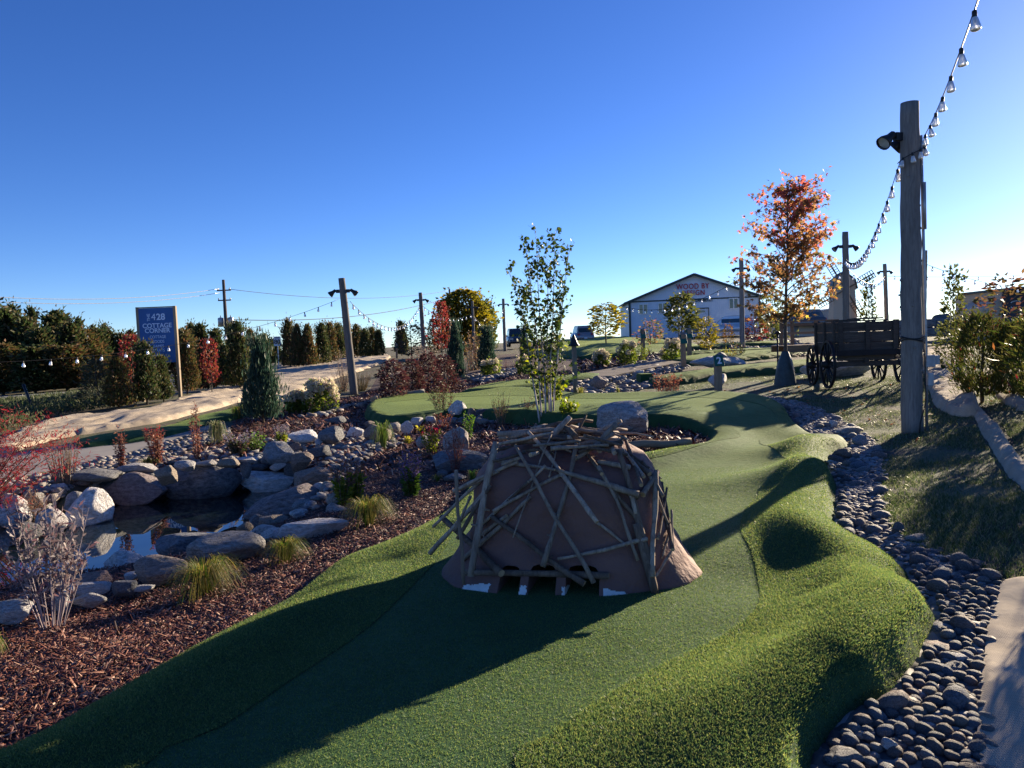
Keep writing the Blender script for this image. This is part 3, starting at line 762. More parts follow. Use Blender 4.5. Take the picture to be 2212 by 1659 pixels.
# bottom log over the openings and the two long dark diagonals
S(330,1255,1405,1275,52,62,1,wig=.5); S(545,850,1225,1340,34,62,1,lift=.03); S(185,850,625,1260,50,55,1,lift=.03)
S(645,270,740,330,20,26,0,lift=.06); S(730,320,1300,1330,28,42,0,lift=.03,kink=8)
S(815,235,1320,890,34,40,0,lift=.02,kink=-6); S(1315,890,1540,1060,30,22,0)
S(1165,315,930,1215,34,44,0,lift=.0,kink=-4); S(1325,480,1610,1170,30,30,0,lift=.02,kink=-12)
S(1030,1150,1685,1010,28,38,0,lift=.04,kink=6); S(540,430,1010,510,40,24,0,lift=.02); S(1010,510,1620,690,30,62,0,lift=.02,kink=-4)
S(575,305,395,1285,52,58,0,lift=.05); S(292,510,345,1340,28,34,0,lift=.08,dep=(4.62,4.6))
S(835,710,335,1165,30,44,0,lift=.01); S(940,475,460,930,22,26,0); S(1050,540,560,810,30,34,0)
S(985,250,700,1000,14,14,0); S(740,450,270,660,30,34,0,lift=.02); S(500,560,125,920,26,28,0,dep=(4.95,5.1)); S(520,640,105,1120,34,38,0,dep=(4.85,5.1))
S(480,720,290,900,28,30,0,dep=(4.8,4.9)); S(540,620,300,1010,30,32,1,dep=(4.8,4.8)); S(600,520,330,650,24,24,0,dep=(4.85,5.0)); S(400,700,280,960,24,22,0,dep=(4.75,4.8))
S(660,840,395,1050,34,38,0); S(820,600,440,940,26,26,1)
S(1480,360,1750,1410,50,62,1,lift=.01); S(1520,270,1640,620,34,36,1,lift=.03); S(1745,515,1720,1290,46,44,0,lift=.04); S(1600,900,1740,1410,60,66,1,lift=.02)
S(1870,1085,1730,1300,26,26,0,lift=.02); S(1790,600,1870,1090,26,28,1,lift=.01); S(1770,650,1840,980,20,20,1,lift=.01); S(1840,970,1790,1150,22,18,0,lift=.01); S(1700,560,1835,900,24,28,0,lift=.02); S(1830,640,1760,1010,20,24,1,lift=.02); S(1650,440,1800,700,28,30,0,lift=.02); S(1870,1060,1860,800,18,22,0,lift=.01)
S(1650,690,1760,520,50,40,0,lift=.03); S(1420,640,1610,870,40,40,1,lift=.01); S(1560,660,1600,830,44,36,0,lift=.02); S(1380,610,1620,700,40,64,1,lift=.01)
S(1320,450,1560,490,38,46,0,lift=.02); S(1130,215,1350,540,30,34,1,lift=.02); S(1460,175,1290,340,50,34,0,lift=.06,dep=(4.95,4.9)); S(1495,150,1340,225,30,46,0,dep=(5.0,5.05)); S(1440,240,1160,430,34,38,0,lift=.02,dep=(4.9,4.8))
S(1125,125,920,330,50,62,0,dep=(5.05,5.0)); S(1240,110,1130,330,18,26,1,dep=(5.1,5.0)); S(1510,370,1700,540,40,46,1); S(1560,400,1700,500,30,30,1,lift=.03); S(1480,330,1660,560,30,34,0,lift=.04)
S(830,400,890,385,44,26,0,dep=(4.7,4.75)); S(1020,370,970,560,14,14,0)
# tangle on top of the mound
for i in range(46):
    a = random.uniform(0, math.pi); r_ = random.uniform(0, .36); th = random.uniform(0, 2 * math.pi)
    c = Vector((r_ * math.cos(th) * 1.15 + .02, r_ * math.sin(th), .86 + .16 * (1 - r_ / .36) * random.random() + random.uniform(0, .07)))
    L = random.uniform(.22, .55); a = random.gauss(0, .5) if random.random() < .75 else a
    d = Vector((math.cos(a), math.sin(a), random.uniform(-.10, .10))); w = random.uniform(.010, .02)
    P = [c + d * L * (t - .5) + Vector((0, 0, -.22 * (t - .5) ** 2 * L)) + Vector((random.uniform(-.008, .008),) * 3) for t in (0, .25, .5, .75, 1)]
    MB().tube(P, [w * (1.25 - .5 * q / 4) * random.uniform(.75, 1.1) for q, _ in enumerate(P)], 7).build('stick', M_DRIFT if random.random() < .7 else M_BARK, lodge)
for x0, y0, x1, y1 in [(600,320,1000,240),(700,300,1130,260),(620,400,1100,350),(1180,215,1480,245),(1100,270,1500,290),(560,450,800,380),(980,350,1400,330),(1220,260,1500,330),(850,330,1200,300),(1250,340,1540,400),(620,470,760,420),(900,430,1100,450),(1180,380,1500,300)]:
    S(x0, y0, x1, y1, random.uniform(22, 38), random.uniform(20, 36), random.choice([0, 0, 1]), lift=random.uniform(0, .05), dep=random.uniform(4.75, 5.1))

# ================================================================== ROCKS AND STONES
def stone_mat(name, stops_, by='object', speck=.5):
    m, n, l, b, o = newmat(name)
    if by == 'object':
        oi = n.new('ShaderNodeObjectInfo'); rnd = oi.outputs['Random']
    else:
        g = n.new('ShaderNodeNewGeometry'); rnd = g.outputs['Random Per Island']
    v = _coords(n, l); 
    ad = n.new('ShaderNodeVectorMath'); ad.operation = 'ADD'; l.new(v, ad.inputs[0]); l.new(rnd, ad.inputs[1]); v = ad.outputs[0]
    base = _ramp(n, l, rnd, stops_)
    t = _noise(n, l, v, 7, 6, .65, .5); t2 = _noise(n, l, v, 60, 3, .7); t3 = _noise(n, l, v, 2.2, 4, .6)
    dkb = _mix(n, l, 1.0, base.outputs[0], (.55, .52, .5), 'MULTIPLY')
    c = _mix(n, l, _ramp(n, l, t.outputs[0], [(.36, (0, 0, 0)), (.62, (1, 1, 1))]).outputs[0], dkb, _mix(n, l, .22, base.outputs[0], (.42, .40, .38)))
    dk = _ramp(n, l, t2.outputs[0], [(.36, (speck,) * 3), (.5, (1, 1, 1))])
    c = _mix(n, l, 1.0, c, dk.outputs[0], 'MULTIPLY')
    lc = _ramp(n, l, t3.outputs[0], [(.55, (0, 0, 0)), (.7, (.5, .5, .5))]); c = _mix(n, l, lc.outputs[0], c, (.15, .13, .115))
    mp2 = n.new('ShaderNodeMapping'); mp2.inputs['Scale'].default_value = (.8, .8, 5); mp2.inputs['Rotation'].default_value = (.5, .3, 0); l.new(v, mp2.inputs['Vector']); t5 = _noise(n, l, mp2.outputs[0], 3.5, 5, .7, 1.2)
    c = _mix(n, l, 1.0, c, _ramp(n, l, t5.outputs[0], [(.34, (.62, .60, .58)), (.48, (1, 1, 1)), (.62, (1.25, 1.22, 1.18))]).outputs[0], 'MULTIPLY')
    l.new(c, b.inputs['Base Color']); b.inputs['Roughness'].default_value = .72; b.inputs['Specular IOR Level'].default_value = .4
    b1 = _bump(n, l, None, t.outputs[0], .8, .06); _bump(n, l, b, t2.outputs[0], .4, .006, b1); return m
GREY = (.27, .275, .29); BLUE = (.20, .23, .28); PINK = (.36, .26, .23); TAN = (.36, .30, .235); DARK = (.12, .125, .14); PALE = (.42, .41, .39); BRN = (.28, .21, .18)
M_STONE = stone_mat('river_stone', stops(BLUE, GREY, DARK, GREY, BRN, PALE, BLUE, GREY, PINK, GREY, TAN, DARK))
M_STONE_I = stone_mat('river_stone_mixed', stops(BLUE, GREY, DARK, BRN, GREY, PALE, TAN, GREY, PINK, BRN, TAN, DARK), 'island')
RM = {'grey': stone_mat('grey_granite', stops((.20, .205, .215))), 'blue': stone_mat('blue_grey_granite', stops((.165, .185, .215))), 'pink': stone_mat('pink_granite', stops((.42, .27, .22))),
      'tan': stone_mat('tan_fieldstone', stops((.35, .28, .21))), 'dark': stone_mat('dark_granite', stops((.10, .105, .12))), 'pale': stone_mat('pale_limestone', stops((.33, .32, .30))),
      'brown': stone_mat('brown_fieldstone', stops((.30, .21, .165))), 'purple': stone_mat('purple_grey_granite', stops((.26, .205, .205))), 'rust': stone_mat('rust_streaked_stone', stops((.30, .20, .15)))}
RM['speckled'] = stone_mat('speckled_granite', stops((.22, .235, .26)), speck=.25)
def ico(sub):
    bm = bmesh.new(); bmesh.ops.create_icosphere(bm, subdivisions=sub, radius=1)
    V = np.array([v.co[:] for v in bm.verts]); F = np.array([[v.index for v in f.verts] for f in bm.faces]); bm.free(); return V, F
I1, I2, I3, I4 = ico(1), ico(2), ico(3), ico(4)
def n3(P, s, f):
    return vnoise(P[:, 0] * f + s, P[:, 1] * f + P[:, 2] * f * .7, s) + vnoise(P[:, 2] * f + s * 2, P[:, 0] * f - P[:, 1] * f * .6, s + 5)
def rock_shape(seed, base=I3, rough=.16, facets=5, fl=.72):
    r = np.random.default_rng(seed); V, F = base; P = V.copy()
    P = P * (1 + rough * n3(V, seed, 1.3)[:, None])
    for _ in range(facets):                       # planar facets
        d = r.normal(size=3); d /= np.linalg.norm(d); h = r.uniform(fl, .98)
        k = P @ d; over = np.maximum(k - h, 0) * .95; P = P - over[:, None] * d
    P = P * (1 + .035 * n3(V, seed + 3, 4)[:, None] + (.02 * n3(V, seed + 9, 9)[:, None] if len(V) > 200 else 0))
    if len(V) > 1000:
        P = P * (1 + .05 * n3(V, seed + 21, 2.6)[:, None] + .012 * n3(V, seed + 33, 17)[:, None])
    P /= np.abs(P).max(0); return P, F
ROCKS = [mesh_np('boulder', *rock_shape(100 + i, I4, .18, 7), M_STONE, True) for i in range(10)]
SMALL = [mesh_np('stone', *rock_shape(200 + i, I2, .14, 3, .8), M_STONE, True) for i in range(12)]
_rk = {}
def boulder(x0, y0, x1, y1, col, label, base_y=None, depth=.8, seed=None, sink=.12, rz=None, zb=None, yy=None, tilt=0, name='boulder', group=None, cat='boulder', flat=None):
    """box in the frame (upper-left, lower-right); stands on the ground at its lower edge"""
    cx = (x0 + x1) / 2
    g = at_y(cx, y1, yy) if yy else (on_z(cx, y1, zb) if zb is not None else G(cx, y1 if base_y is None else base_y))
    y = g[1]; w = size(x1 - x0, y) * 1.08; h = size(y1 - y0, y) * 1.1; d = w * depth
    yc = y + d * .42; w *= 1 + .42 * d / y; h *= 1.0
    p = at_y(cx, (y0 + y1) / 2, yc)
    seed = seed if seed is not None else (len(_rk) * 7) % 97; key = (seed, col); 
    if key not in _rk:
        m = mesh_np(name, *rock_shape(300 + seed, I4 if (x1 - x0) > 40 else I3, .28, 14 if flat is None else flat, .56), RM[col], True); m.set_sharp_from_angle(angle=rad(32)); _rk[key] = m
    zlo = (g[2]) - h * sink; ztop = p[2] + h * .5
    hz = (ztop - zlo) / 2
    o = link(name, _rk[key], None, (p[0], yc, zlo + hz), (0, rad(tilt), rz if rz is not None else random.uniform(-.25, .25)), (w / 2, d / 2, hz))
    return tag(o, label, cat, group)
def C1(cx, cy): return ((cx / 3.456) * .864, (960 + cy / 3.456) * .864)         # crop 0,960
def C2(cx, cy): return ((600 + cx / 3.456) * .864, (960 + cy / 3.456) * .864)   # crop 600,960
def bC(C, x0, y0, x1, y1, col, label, **k):
    a = C(x0, y0); b = C(x1, y1); return boulder(a[0], a[1], b[0], b[1], col, label, **k)
# --- round the pond
W = WATER_Z
bC(C1, 925, 765, 1435, 1060, 'purple', 'large rounded purple-grey boulder standing in the far edge of the pond', zb=W, depth=.75, sink=.3)
bC(C1, 1425, 670, 2075, 1000, 'dark', 'long dark grey boulder at the back of the pond, widest of the far shore', zb=W, depth=.6, tilt=-6, sink=.3)
bC(C1, 2050, 735, 2600, 935, 'tan', 'wide tan boulder with dark veins at the far right corner of the pond', zb=W, depth=.7, sink=.3)
bC(C1, 590, 905, 940, 1230, 'purple', 'purple-red boulder behind the pale one at the left end of the pond', zb=W, depth=.9, sink=.3)
bC(C1, 540, 935, 790, 1200, 'pale', 'bright pale boulder lit by the sun at the left end of the pond', zb=W, depth=.8, sink=.3)
bC(C1, 1335, 700, 1525, 870, 'tan', 'round yellow-brown stone wedged between the two largest far shore boulders', zb=-.12, depth=.8)
bC(C1, 605, 735, 1015, 860, 'grey', 'flat jagged grey slab behind the pond beside the pebble bed', zb=-.1, depth=.7)
bC(C1, 1520, 660, 1690, 770, 'dark', 'dark angular rock with a lit top above the far shore', zb=-.02, depth=.8)
bC(C1, 1015, 685, 1350, 790, 'dark', 'low dark rock behind the large rounded purple boulder', zb=-.08, depth=.7)
bC(C1, 605, 850, 745, 930, 'dark', 'small dark rock left of the purple-red boulder, by the flat slab', zb=-.25, depth=.8)
bC(C1, 735, 832, 860, 915, 'grey', 'small grey stone sitting over the purple-red boulder', zb=-.22, depth=.8)
bC(C1, 835, 870, 940, 955, 'dark', 'small dark stone between the purple-red and the large rounded boulder', zb=-.3, depth=.8)
bC(C1, 435, 860, 600, 960, 'dark', 'dark rock half hidden by the dried stems left of the pond', zb=-.2, depth=.8)
bC(C1, 230, 940, 430, 1120, 'pale', 'pale rock behind the grey-leaved shrub on the left', zb=-.35, depth=.8)
bC(C1, -60, 960, 260, 1260, 'blue', 'blue-grey boulder at the left frame edge behind the shrub', zb=W, depth=.8)
bC(C1, 60, 1200, 330, 1390, 'dark', 'dark wet boulder low at the left end of the pond', zb=W, depth=.8)
bC(C1, 330, 1080, 560, 1320, 'brown', 'brown boulder in shade at the left end of the pond under the shrub', zb=W, depth=.8)
bC(C1, 1690, 650, 1900, 720, 'pale', 'pale flat rock on top of the long dark boulder', zb=.0, depth=.7)
bC(C1, 1870, 640, 2070, 730, 'tan', 'tan flat rock at the right top of the long dark boulder', zb=.0, depth=.7)
bC(C1, 2065, 650, 2170, 820, 'blue', 'upright blue-grey slab leaning beside the wide tan boulder', zb=-.2, depth=.6)
bC(C1, 2040, 622, 2220, 700, 'dark', 'dark blue stone above the leaning slab', zb=.0, depth=.8)
# centre of the rock cascade (crop 600,960)
bC(C2, 175, 498, 485, 690, 'blue', 'big blue-grey boulder heading the rock cascade', zb=-.05)
bC(C2, 190, 600, 335, 700, 'grey', 'rounded grey stone in front of the big blue-grey cascade boulder', zb=-.1)
bC(C2, 330, 590, 435, 700, 'tan', 'upright tan stone beside the big blue-grey cascade boulder', zb=-.1)
bC(C2, 438, 588, 628, 755, 'rust', 'reddish-brown block split in two facets in the middle of the cascade', zb=-.12, depth=.7)
bC(C2, 580, 535, 780, 660, 'dark', 'mottled black and white rock behind the reddish block', zb=-.05)
bC(C2, 258, 668, 400, 752, 'brown', 'small brown stone under the rounded grey one in the cascade', zb=-.16)
bC(C2, 85, 685, 255, 745, 'dark', 'dark flat stone above the wide tan boulder', zb=-.15)
bC(C2, 70, 620, 190, 690, 'blue', 'small dark blue stone left of the rounded grey one', zb=-.08)
bC(C2, 385, 680, 500, 850, 'dark', 'dark narrow rock leaning between the tan boulder and the reddish block', zb=-.35)
bC(C2, 435, 380, 715, 520, 'pale', 'pale blue-white boulder at the top of the cascade', zb=.02)
bC(C2, 680, 370, 915, 530, 'grey', 'grey boulder with pink right edge at the top of the cascade', zb=.02)
bC(C2, 430, 505, 540, 600, 'rust', 'small brown rounded stone below the pale blue-white boulder', zb=-.03)
bC(C2, 520, 545, 585, 600, 'tan', 'tiny tan stone behind the reddish block', zb=-.04)
bC(C2, 640, 470, 710, 535, 'brown', 'small brown stone between the two top cascade boulders', zb=.02)
bC(C2, 735, 280, 930, 352, 'blue', 'flat blue-grey slab lying alone on the mulch near the hydrangeas', base_y=None, depth=.5)
bC(C2, 1068, 345, 1300, 500, 'rust', 'large rust-brown boulder above the small yellow perennials', zb=.02)
bC(C2, 1275, 325, 1385, 420, 'tan', 'pale tan stone right of the rust-brown boulder', zb=.03)
bC(C2, 1385, 320, 1500, 440, 'pale', 'pale lichened rock behind the purple lobelia', zb=.03)
bC(C2, 920, 370, 1065, 470, 'dark', 'dark rock left of the rust-brown boulder', zb=.0)
bC(C2, 1060, 320, 1160, 370, 'brown', 'low brown stone behind the rust-brown boulder', zb=.05)
bC(C2, 1440, 242, 1555, 305, 'brown', 'brown rounded stone at the foot of the shaded turf bank', zb=.06)
bC(C2, 1475, 290, 1580, 362, 'pale', 'white rounded stone in front of the brown one under the turf bank', zb=.05)
bC(C2, 1600, 275, 1690, 345, 'pale', 'pale rock beside the red-tipped plants', zb=.06)
bC(C2, 1800, 143, 1965, 290, 'brown', 'tall brown boulder leaning on the shaded turf bank', zb=.08)
bC(C2, 1965, 210, 2040, 300, 'brown', 'brown stone right of the tall bank boulder', zb=.1)
bC(C2, 2020, 215, 2165, 300, 'dark', 'dark flat block under the far turf bank', zb=.1)
bC(C2, 2025, 265, 2100, 335, 'blue', 'blue-white stone in front of the dark flat block', zb=.07)
bC(C2, 2045, 292, 2145, 350, 'pale', 'white oval stone nearest the bare mulch below the bank', zb=.06)
bC(C2, 1750, 375, 1970, 600, 'rust', 'tall rust-brown boulder behind the pink twiggy plant', zb=.0)
bC(C2, 1520, 430, 1640, 560, 'brown', 'brown rock beside the red cardinal flowers', zb=.0)
bC(C2, 1610, 568, 2140, 775, 'blue', 'long low dark blue boulder left of the beaver lodge', zb=-.03, depth=.6)
bC(C2, 1765, 778, 1968, 850, 'pale', 'flat oval white stone in front of the long dark blue boulder', zb=-.03)
bC(C2, 1700, 740, 1795, 805, 'grey', 'small round grey stone at the foot of the long blue boulder', zb=-.03)
bC(C2, 50, 880, 770, 1180, 'purple', 'very large sloping purple-brown boulder on the right bank of the pond', zb=W, depth=.5, tilt=-8, sink=.3)
bC(C2, 415, 715, 830, 935, 'brown', 'broad tan-brown boulder above the sloping purple one', zb=-.25, depth=.6)
bC(C2, 620, 850, 765, 950, 'tan', 'tan stone on the shoulder of the sloping purple boulder', zb=-.2)
bC(C2, 445, 995, 615, 1110, 'dark', 'dark rock on the right bank over the oval white-topped stone', zb=-.28)
bC(C2, 490, 1050, 785, 1165, 'blue', 'oval blue-grey stone with white mottling on the right bank', zb=-.22)
bC(C2, 715, 1030, 940, 1150, 'brown', 'rounded brown stone behind the grass tuft on the right bank', zb=-.16)
bC(C2, 750, 925, 960, 1080, 'tan', 'tan boulder with a bright lit side under the yellow-green perennial', zb=-.14)
bC(C2, 655, 975, 790, 1055, 'grey', 'small grey stone on the right bank beside the tan boulder', zb=-.2)
bC(C2, 340, 1150, 915, 1350, 'tan', 'long rough pale slab fronting the mulch on the right bank', zb=-.12, depth=.45)
bC(C2, 170, 1118, 405, 1250, 'tan', 'bright peaked tan rock on the pond edge', zb=-.3)
bC(C2, 65, 1130, 230, 1270, 'grey', 'grey sloping rock beside the bright peaked one', zb=-.35)
bC(C2, 105, 1218, 335, 1350, 'pale', 'pale grey rock in front of the bright peaked one', zb=-.2)
bC(C2, 180, 1245, 405, 1375, 'tan', 'tan rock beside the long rough slab', zb=-.18)
bC(C2, -40, 1195, 110, 1310, 'tan', 'tan rock at the near pond edge beside the large white boulder', zb=-.3)
# near shore (crop 0,960)
bC(C1, 1330, 1262, 1960, 1560, 'blue', 'blue-grey sloping boulder dipping into the near side of the pond', zb=W, depth=.6, sink=.25, tilt=8)
bC(C1, 1640, 1265, 2262, 1580, 'pale', 'large white and blue-grey mottled boulder behind the grass tuft', zb=-.16, depth=.65, sink=.2)
bC(C1, 915, 1415, 1325, 1690, 'blue', 'peaked blue-grey boulder standing in the near pond water', zb=-.38, depth=.8, sink=.3)
bC(C1, 1190, 1490, 1660, 1760, 'brown', 'smooth brown boulder left of the big grass tuft', zb=-.17, depth=.7)
bC(C1, 1070, 1620, 1195, 1720, 'dark', 'small dark stone between the peaked and the smooth brown boulder', zb=-.2)
def C4(cx, cy): return ((cx / 2.9105) * .864, (1350 + cy / 2.9105) * .864)      # crop 0,1350
bC(C4, 380, 228, 880, 440, 'pink', 'large pink granite boulder on the near pond shore', zb=-.3, depth=.6, sink=.3)
bC(C4, 480, 295, 825, 435, 'grey', 'flat grey-green slab lying over the pink granite boulder', zb=-.17, depth=.5, sink=0)
bC(C4, 505, 390, 760, 510, 'pale', 'pale block under the flat grey-green slab', zb=-.16, depth=.5)
bC(C4, 800, 300, 985, 420, 'blue', 'blue-grey rounded rock right of the flat slab', zb=-.15, depth=.7)
bC(C4, 960, 328, 1115, 385, 'pale', 'thin pale stone on the mulch below the smooth brown boulder', zb=-.14, depth=.6)
bC(C4, 375, 385, 510, 540, 'grey', 'grey rounded rock left of the pale block', zb=-.15, depth=.7)
bC(C4, -80, 430, 260, 620, 'pale', 'long pale streaked boulder at the lower left frame edge', zb=-.14, depth=.6)
bC(C4, 130, 395, 270, 480, 'tan', 'tan flat stone behind the stems of the near shrub', zb=-.25, depth=.7)
# solitary boulders
boulder(1293, 868, 1412, 944, 'speckled', 'big speckled grey granite boulder in the mulch island beyond the lodge', zb=.08, depth=.75, sink=.08, seed=5, flat=4, rz=0)
boulder(1528, 808, 1575, 838, 'brown', 'rounded brown boulder behind the hole two post on the lawn', depth=.8)
boulder(1730, 778, 1872, 818, 'brown', 'wide grey-brown boulder behind the wagon wheel', zb=.42, depth=.6)
boulder(1495, 768, 1615, 793, 'blue', 'long flat grey boulder beyond the footbridge creek', zb=.62, depth=.5)
boulder(1540, 762, 1580, 792, 'grey', 'rounded grey boulder overlapping the long flat one', zb=.62, depth=.8)
boulder(1275, 812, 1310, 840, 'brown', 'brown boulder at the creek bed behind the birch', zb=.33)
boulder(1372, 798, 1390, 810, 'pale', 'bright round rock at the end of the plank path', zb=.5)
boulder(1290, 755, 1330, 768, 'blue', 'grey boulder by the far rolling green', zb=.85)
boulder(1360, 742, 1405, 762, 'grey', 'grey boulder between the far flowering shrubs', zb=.85)
bC(lambda x, y: ((1800 + x / 2.9105) * .864, (900 + y / 2.9105) * .864), 835, 487, 1025, 555, 'pale', 'pale flat boulder on the stone strip where the turf edge turns', zb=.1, depth=.6)
C5 = lambda x, y: ((1800 + x / 2.9105) * .864, (900 + y / 2.9105) * .864)
bC(C5, 970, 545, 1085, 635, 'blue', 'blue-grey rounded boulder beside the pale flat one on the stone strip', zb=.08)
bC(C5, 825, 640, 968, 735, 'rust', 'reddish-brown peaked rock against the turf edge', zb=.06)
bC(C5, 790, 440, 862, 500, 'rust', 'small reddish rock above the pale flat boulder', zb=.12)
bC(C5, 1340, 1268, 1522, 1330, 'tan', 'rust-tan elongated stone at the lawn side of the strip', zb=.1)
bC(C5, 1170, 1290, 1345, 1360, 'rust', 'rusty elongated stone touching the turf in the strip', zb=.05)
bC(C5, 1250, 1160, 1335, 1290, 'grey', 'pair of upright grey stones leaning at the lawn edge', zb=.08)
bC(C5, 1428, 1330, 1590, 1405, 'grey', 'oval grey stone beside the rust-tan elongated one', zb=.06)
C6 = lambda x, y: ((1800 + x / 2.9105) * .864, (1350 + y / 2.9105) * .864)
bC(C6, 1385, 140, 1555, 262, 'pale', 'white-veined round boulder in the strip near the turf point', zb=.03)
bC(C6, 1760, 130, 1935, 260, 'brown', 'brown round boulder at the edge of the burlap', zb=.08)
bC(C6, 1990, 290, 2142, 412, 'dark', 'dark round boulder on the burlap', zb=.06)
bC(C6, 1975, 430, 2155, 545, 'brown', 'brown smooth boulder on the burlap fold', zb=.05)
bC(C6, 1850, 265, 1995, 370, 'brown', 'brown angular stone between the burlap boulders', zb=.05)
bC(C6, 1600, 455, 1770, 560, 'grey', 'grey rounded stone in the strip with a flat top', zb=.03)
bC(C6, 1520, 608, 1745, 745, 'blue', 'large blue-grey veined stone in the lower strip', zb=.02)
bC(C6, 1490, 750, 1700, 882, 'pink', 'pink and purple striped stone in the lower strip', zb=.02)
bC(C6, 1590, 823, 1865, 960, 'dark', 'dark slab leaning behind the lit rectangular block', zb=.02, depth=.5)
bC(C6, 1565, 890, 1825, 1050, 'blue', 'rectangular slate block with sunlit top in the lower strip', zb=.01, depth=.5, seed=44)
bC(C6, 765, 1520, 1055, 1660, 'pale', 'large pale stone at the bottom of the strip by the turf', zb=0, depth=.7)
bC(C6, 1165, 1450, 1290, 1550, 'tan', 'round tan stone near the bottom of the strip', zb=.02)
bC(C6, 1840, 440, 1985, 535, 'blue', 'light blue-grey angular stone next to the burlap', zb=.04)
# --- loose river stones: nearest ones as things, the rest joined
def scatter(poly, spacing_fn, n_try, avoid=None):
    P = np.array(poly); x0, y0 = P.min(0); x1, y1 = P.max(0); cell = {}; out_ = []
    x = RNG.uniform(x0, x1, n_try); y = RNG.uniform(y0, y1, n_try); ok = pip(poly, x, y)
    for a, b in zip(x[ok], y[ok]):
        s = spacing_fn(a, b); g = .03; i, j = int(a / .1), int(b / .1); bad = False
        for ii in range(i - 2, i + 3):
            for jj in range(j - 2, j + 3):
                for (p, q, t) in cell.get((ii, jj), ()):
                    if (p - a) ** 2 + (q - b) ** 2 < ((s + t) * .43) ** 2: bad = True; break
                if bad: break
            if bad: break
        if not bad: cell.setdefault((i, j), []).append((a, b, s)); out_.append((a, b, s))
    return out_
def joined_stones(name, pts, mat, label, cat, zf, base=I1, flat=.6):
    Vs = []; Fs = []; off = 0; shp = [rock_shape(500 + i, base, .14, 2, .85) for i in range(8)]
    for i, (x, y, s) in enumerate(pts):
        P, F = shp[i % 8]; a = random.uniform(0, 6.28); c, sn = math.cos(a), math.sin(a)
        sx, sy, sz = s * .62 * random.uniform(.8, 1.25), s * .5, s * .5 * flat * random.uniform(.7, 1.2)
        Q = P * (sx, sy, sz); tl = random.uniform(-.4, .4); ct, st_ = math.cos(tl), math.sin(tl)
        Q = np.c_[Q[:, 0] * ct - Q[:, 2] * st_, Q[:, 1], Q[:, 0] * st_ + Q[:, 2] * ct]
        Q = np.c_[Q[:, 0] * c - Q[:, 1] * sn, Q[:, 0] * sn + Q[:, 1] * c, Q[:, 2]]
        Vs.append(Q); Fs.append(F + off); off += len(Q)
    Vs = np.concatenate(Vs); n_ = len(shp[0][0]); px = np.repeat(np.array([p[:2] for p in pts]), n_, 0); s_ = np.repeat(np.array([p[2] for p in pts]), n_)
    zz = np.repeat(zf(np.array([p[0] for p in pts]), np.array([p[1] for p in pts])), n_)
    Vs[:, :2] += px; Vs[:, 2] += zz + s_ * .12
    return tag(link(name, mesh_np(name, Vs, np.concatenate(Fs), mat, True)), label, cat, None, 'stuff')
STRIP = dict((q[0], q[2]) for q in polys)['stone_strip']
def ssp(x, y):
    v = float(vnoise(np.array(x * 1.7), np.array(y * 1.7), 21)) + .5
    return (.040 + .055 * v * random.random() + (.05 if random.random() < .12 else 0)) * (1 if y < 8 else 1.25)
pts = [p for p in scatter(STRIP, ssp, 70000) if p[1] > 1.9]
sd = sdist(TURF, np.array([p[0] for p in pts]), np.array([p[1] for p in pts]))
pts = [p for p, q in zip(pts, sd) if q < -.015]
pts.sort(key=lambda p: -(p[2] / math.hypot(p[0], p[1]) * (1 if p[1] > 2.4 and p[0] / p[1] < .75 else .2)))
zst = lambda x, y: big(x, y)
ind, rest = pts[:300], pts[300:]
SC = [('smooth grey', GREY), ('smooth blue-grey', BLUE), ('smooth dark', DARK), ('smooth brown', BRN), ('pale smooth', PALE), ('pinkish smooth', PINK), ('tan smooth', TAN)]
SCM = [stone_mat('river_stone_' + c[0].replace(' ', '_'), stops(tuple(x * .8 for x in c[1]), c[1], tuple(x * 1.12 for x in c[1]))) for c in SC]
_sv = {}
def small_variant(i, c):
    if (i, c) not in _sv:
        m = SMALL[i].copy(); m.materials.clear(); m.materials.append(SCM[c]); _sv[(i, c)] = m
    return _sv[(i, c)]
zi = zst(np.array([p[0] for p in ind]), np.array([p[1] for p in ind]))
for i, ((x, y, s), z) in enumerate(zip(ind, zi)):
    o = link('river_stone', SMALL[i % 12], None, (x, y, float(z) + s * .17), (random.uniform(-.35, .35), random.uniform(-.35, .35), random.uniform(0, 6.28)), (s * .66 * random.uniform(.85, 1.25), s * .54, s * .42 * random.uniform(.8, 1.3)))
    ci = random.choice([0, 0, 1, 1, 2, 3, 3, 4, 5, 6])
    o.data = small_variant(i % 12, ci)
    zone = 'at the bottom of the strip beside the burlap' if y < 3.1 else ('in the bend of the strip below the turf point' if y < 4.6 else ('in the strip between the turf mounds and the lawn' if y < 7 else 'at the far narrow end of the strip'))
    big_s = 'large' if s > .085 else ('mid-sized' if s > .065 else 'small')
    tag(o, big_s + ' ' + SC[ci][0] + ' river stone ' + zone, 'stone', 'river stones in the strip along the turf')
lower = [(p[0] + RNG.normal() * .02, p[1] + RNG.normal() * .02, p[2] * .9) for p in pts]
joined_stones('small_river_stones', rest, M_STONE_I, 'many small smooth river stones filling the strip beside the turf', 'stones', zst, I2)
joined_stones('under_stones', [(x + .045, y + .03, s) for x, y, s in lower if sdist(TURF, np.array([x]), np.array([y]))[0] < -.06], M_STONE_I, 'lower layer of river stones showing in the gaps of the strip', 'stones', lambda x, y: zst(x, y) - .004, I1)
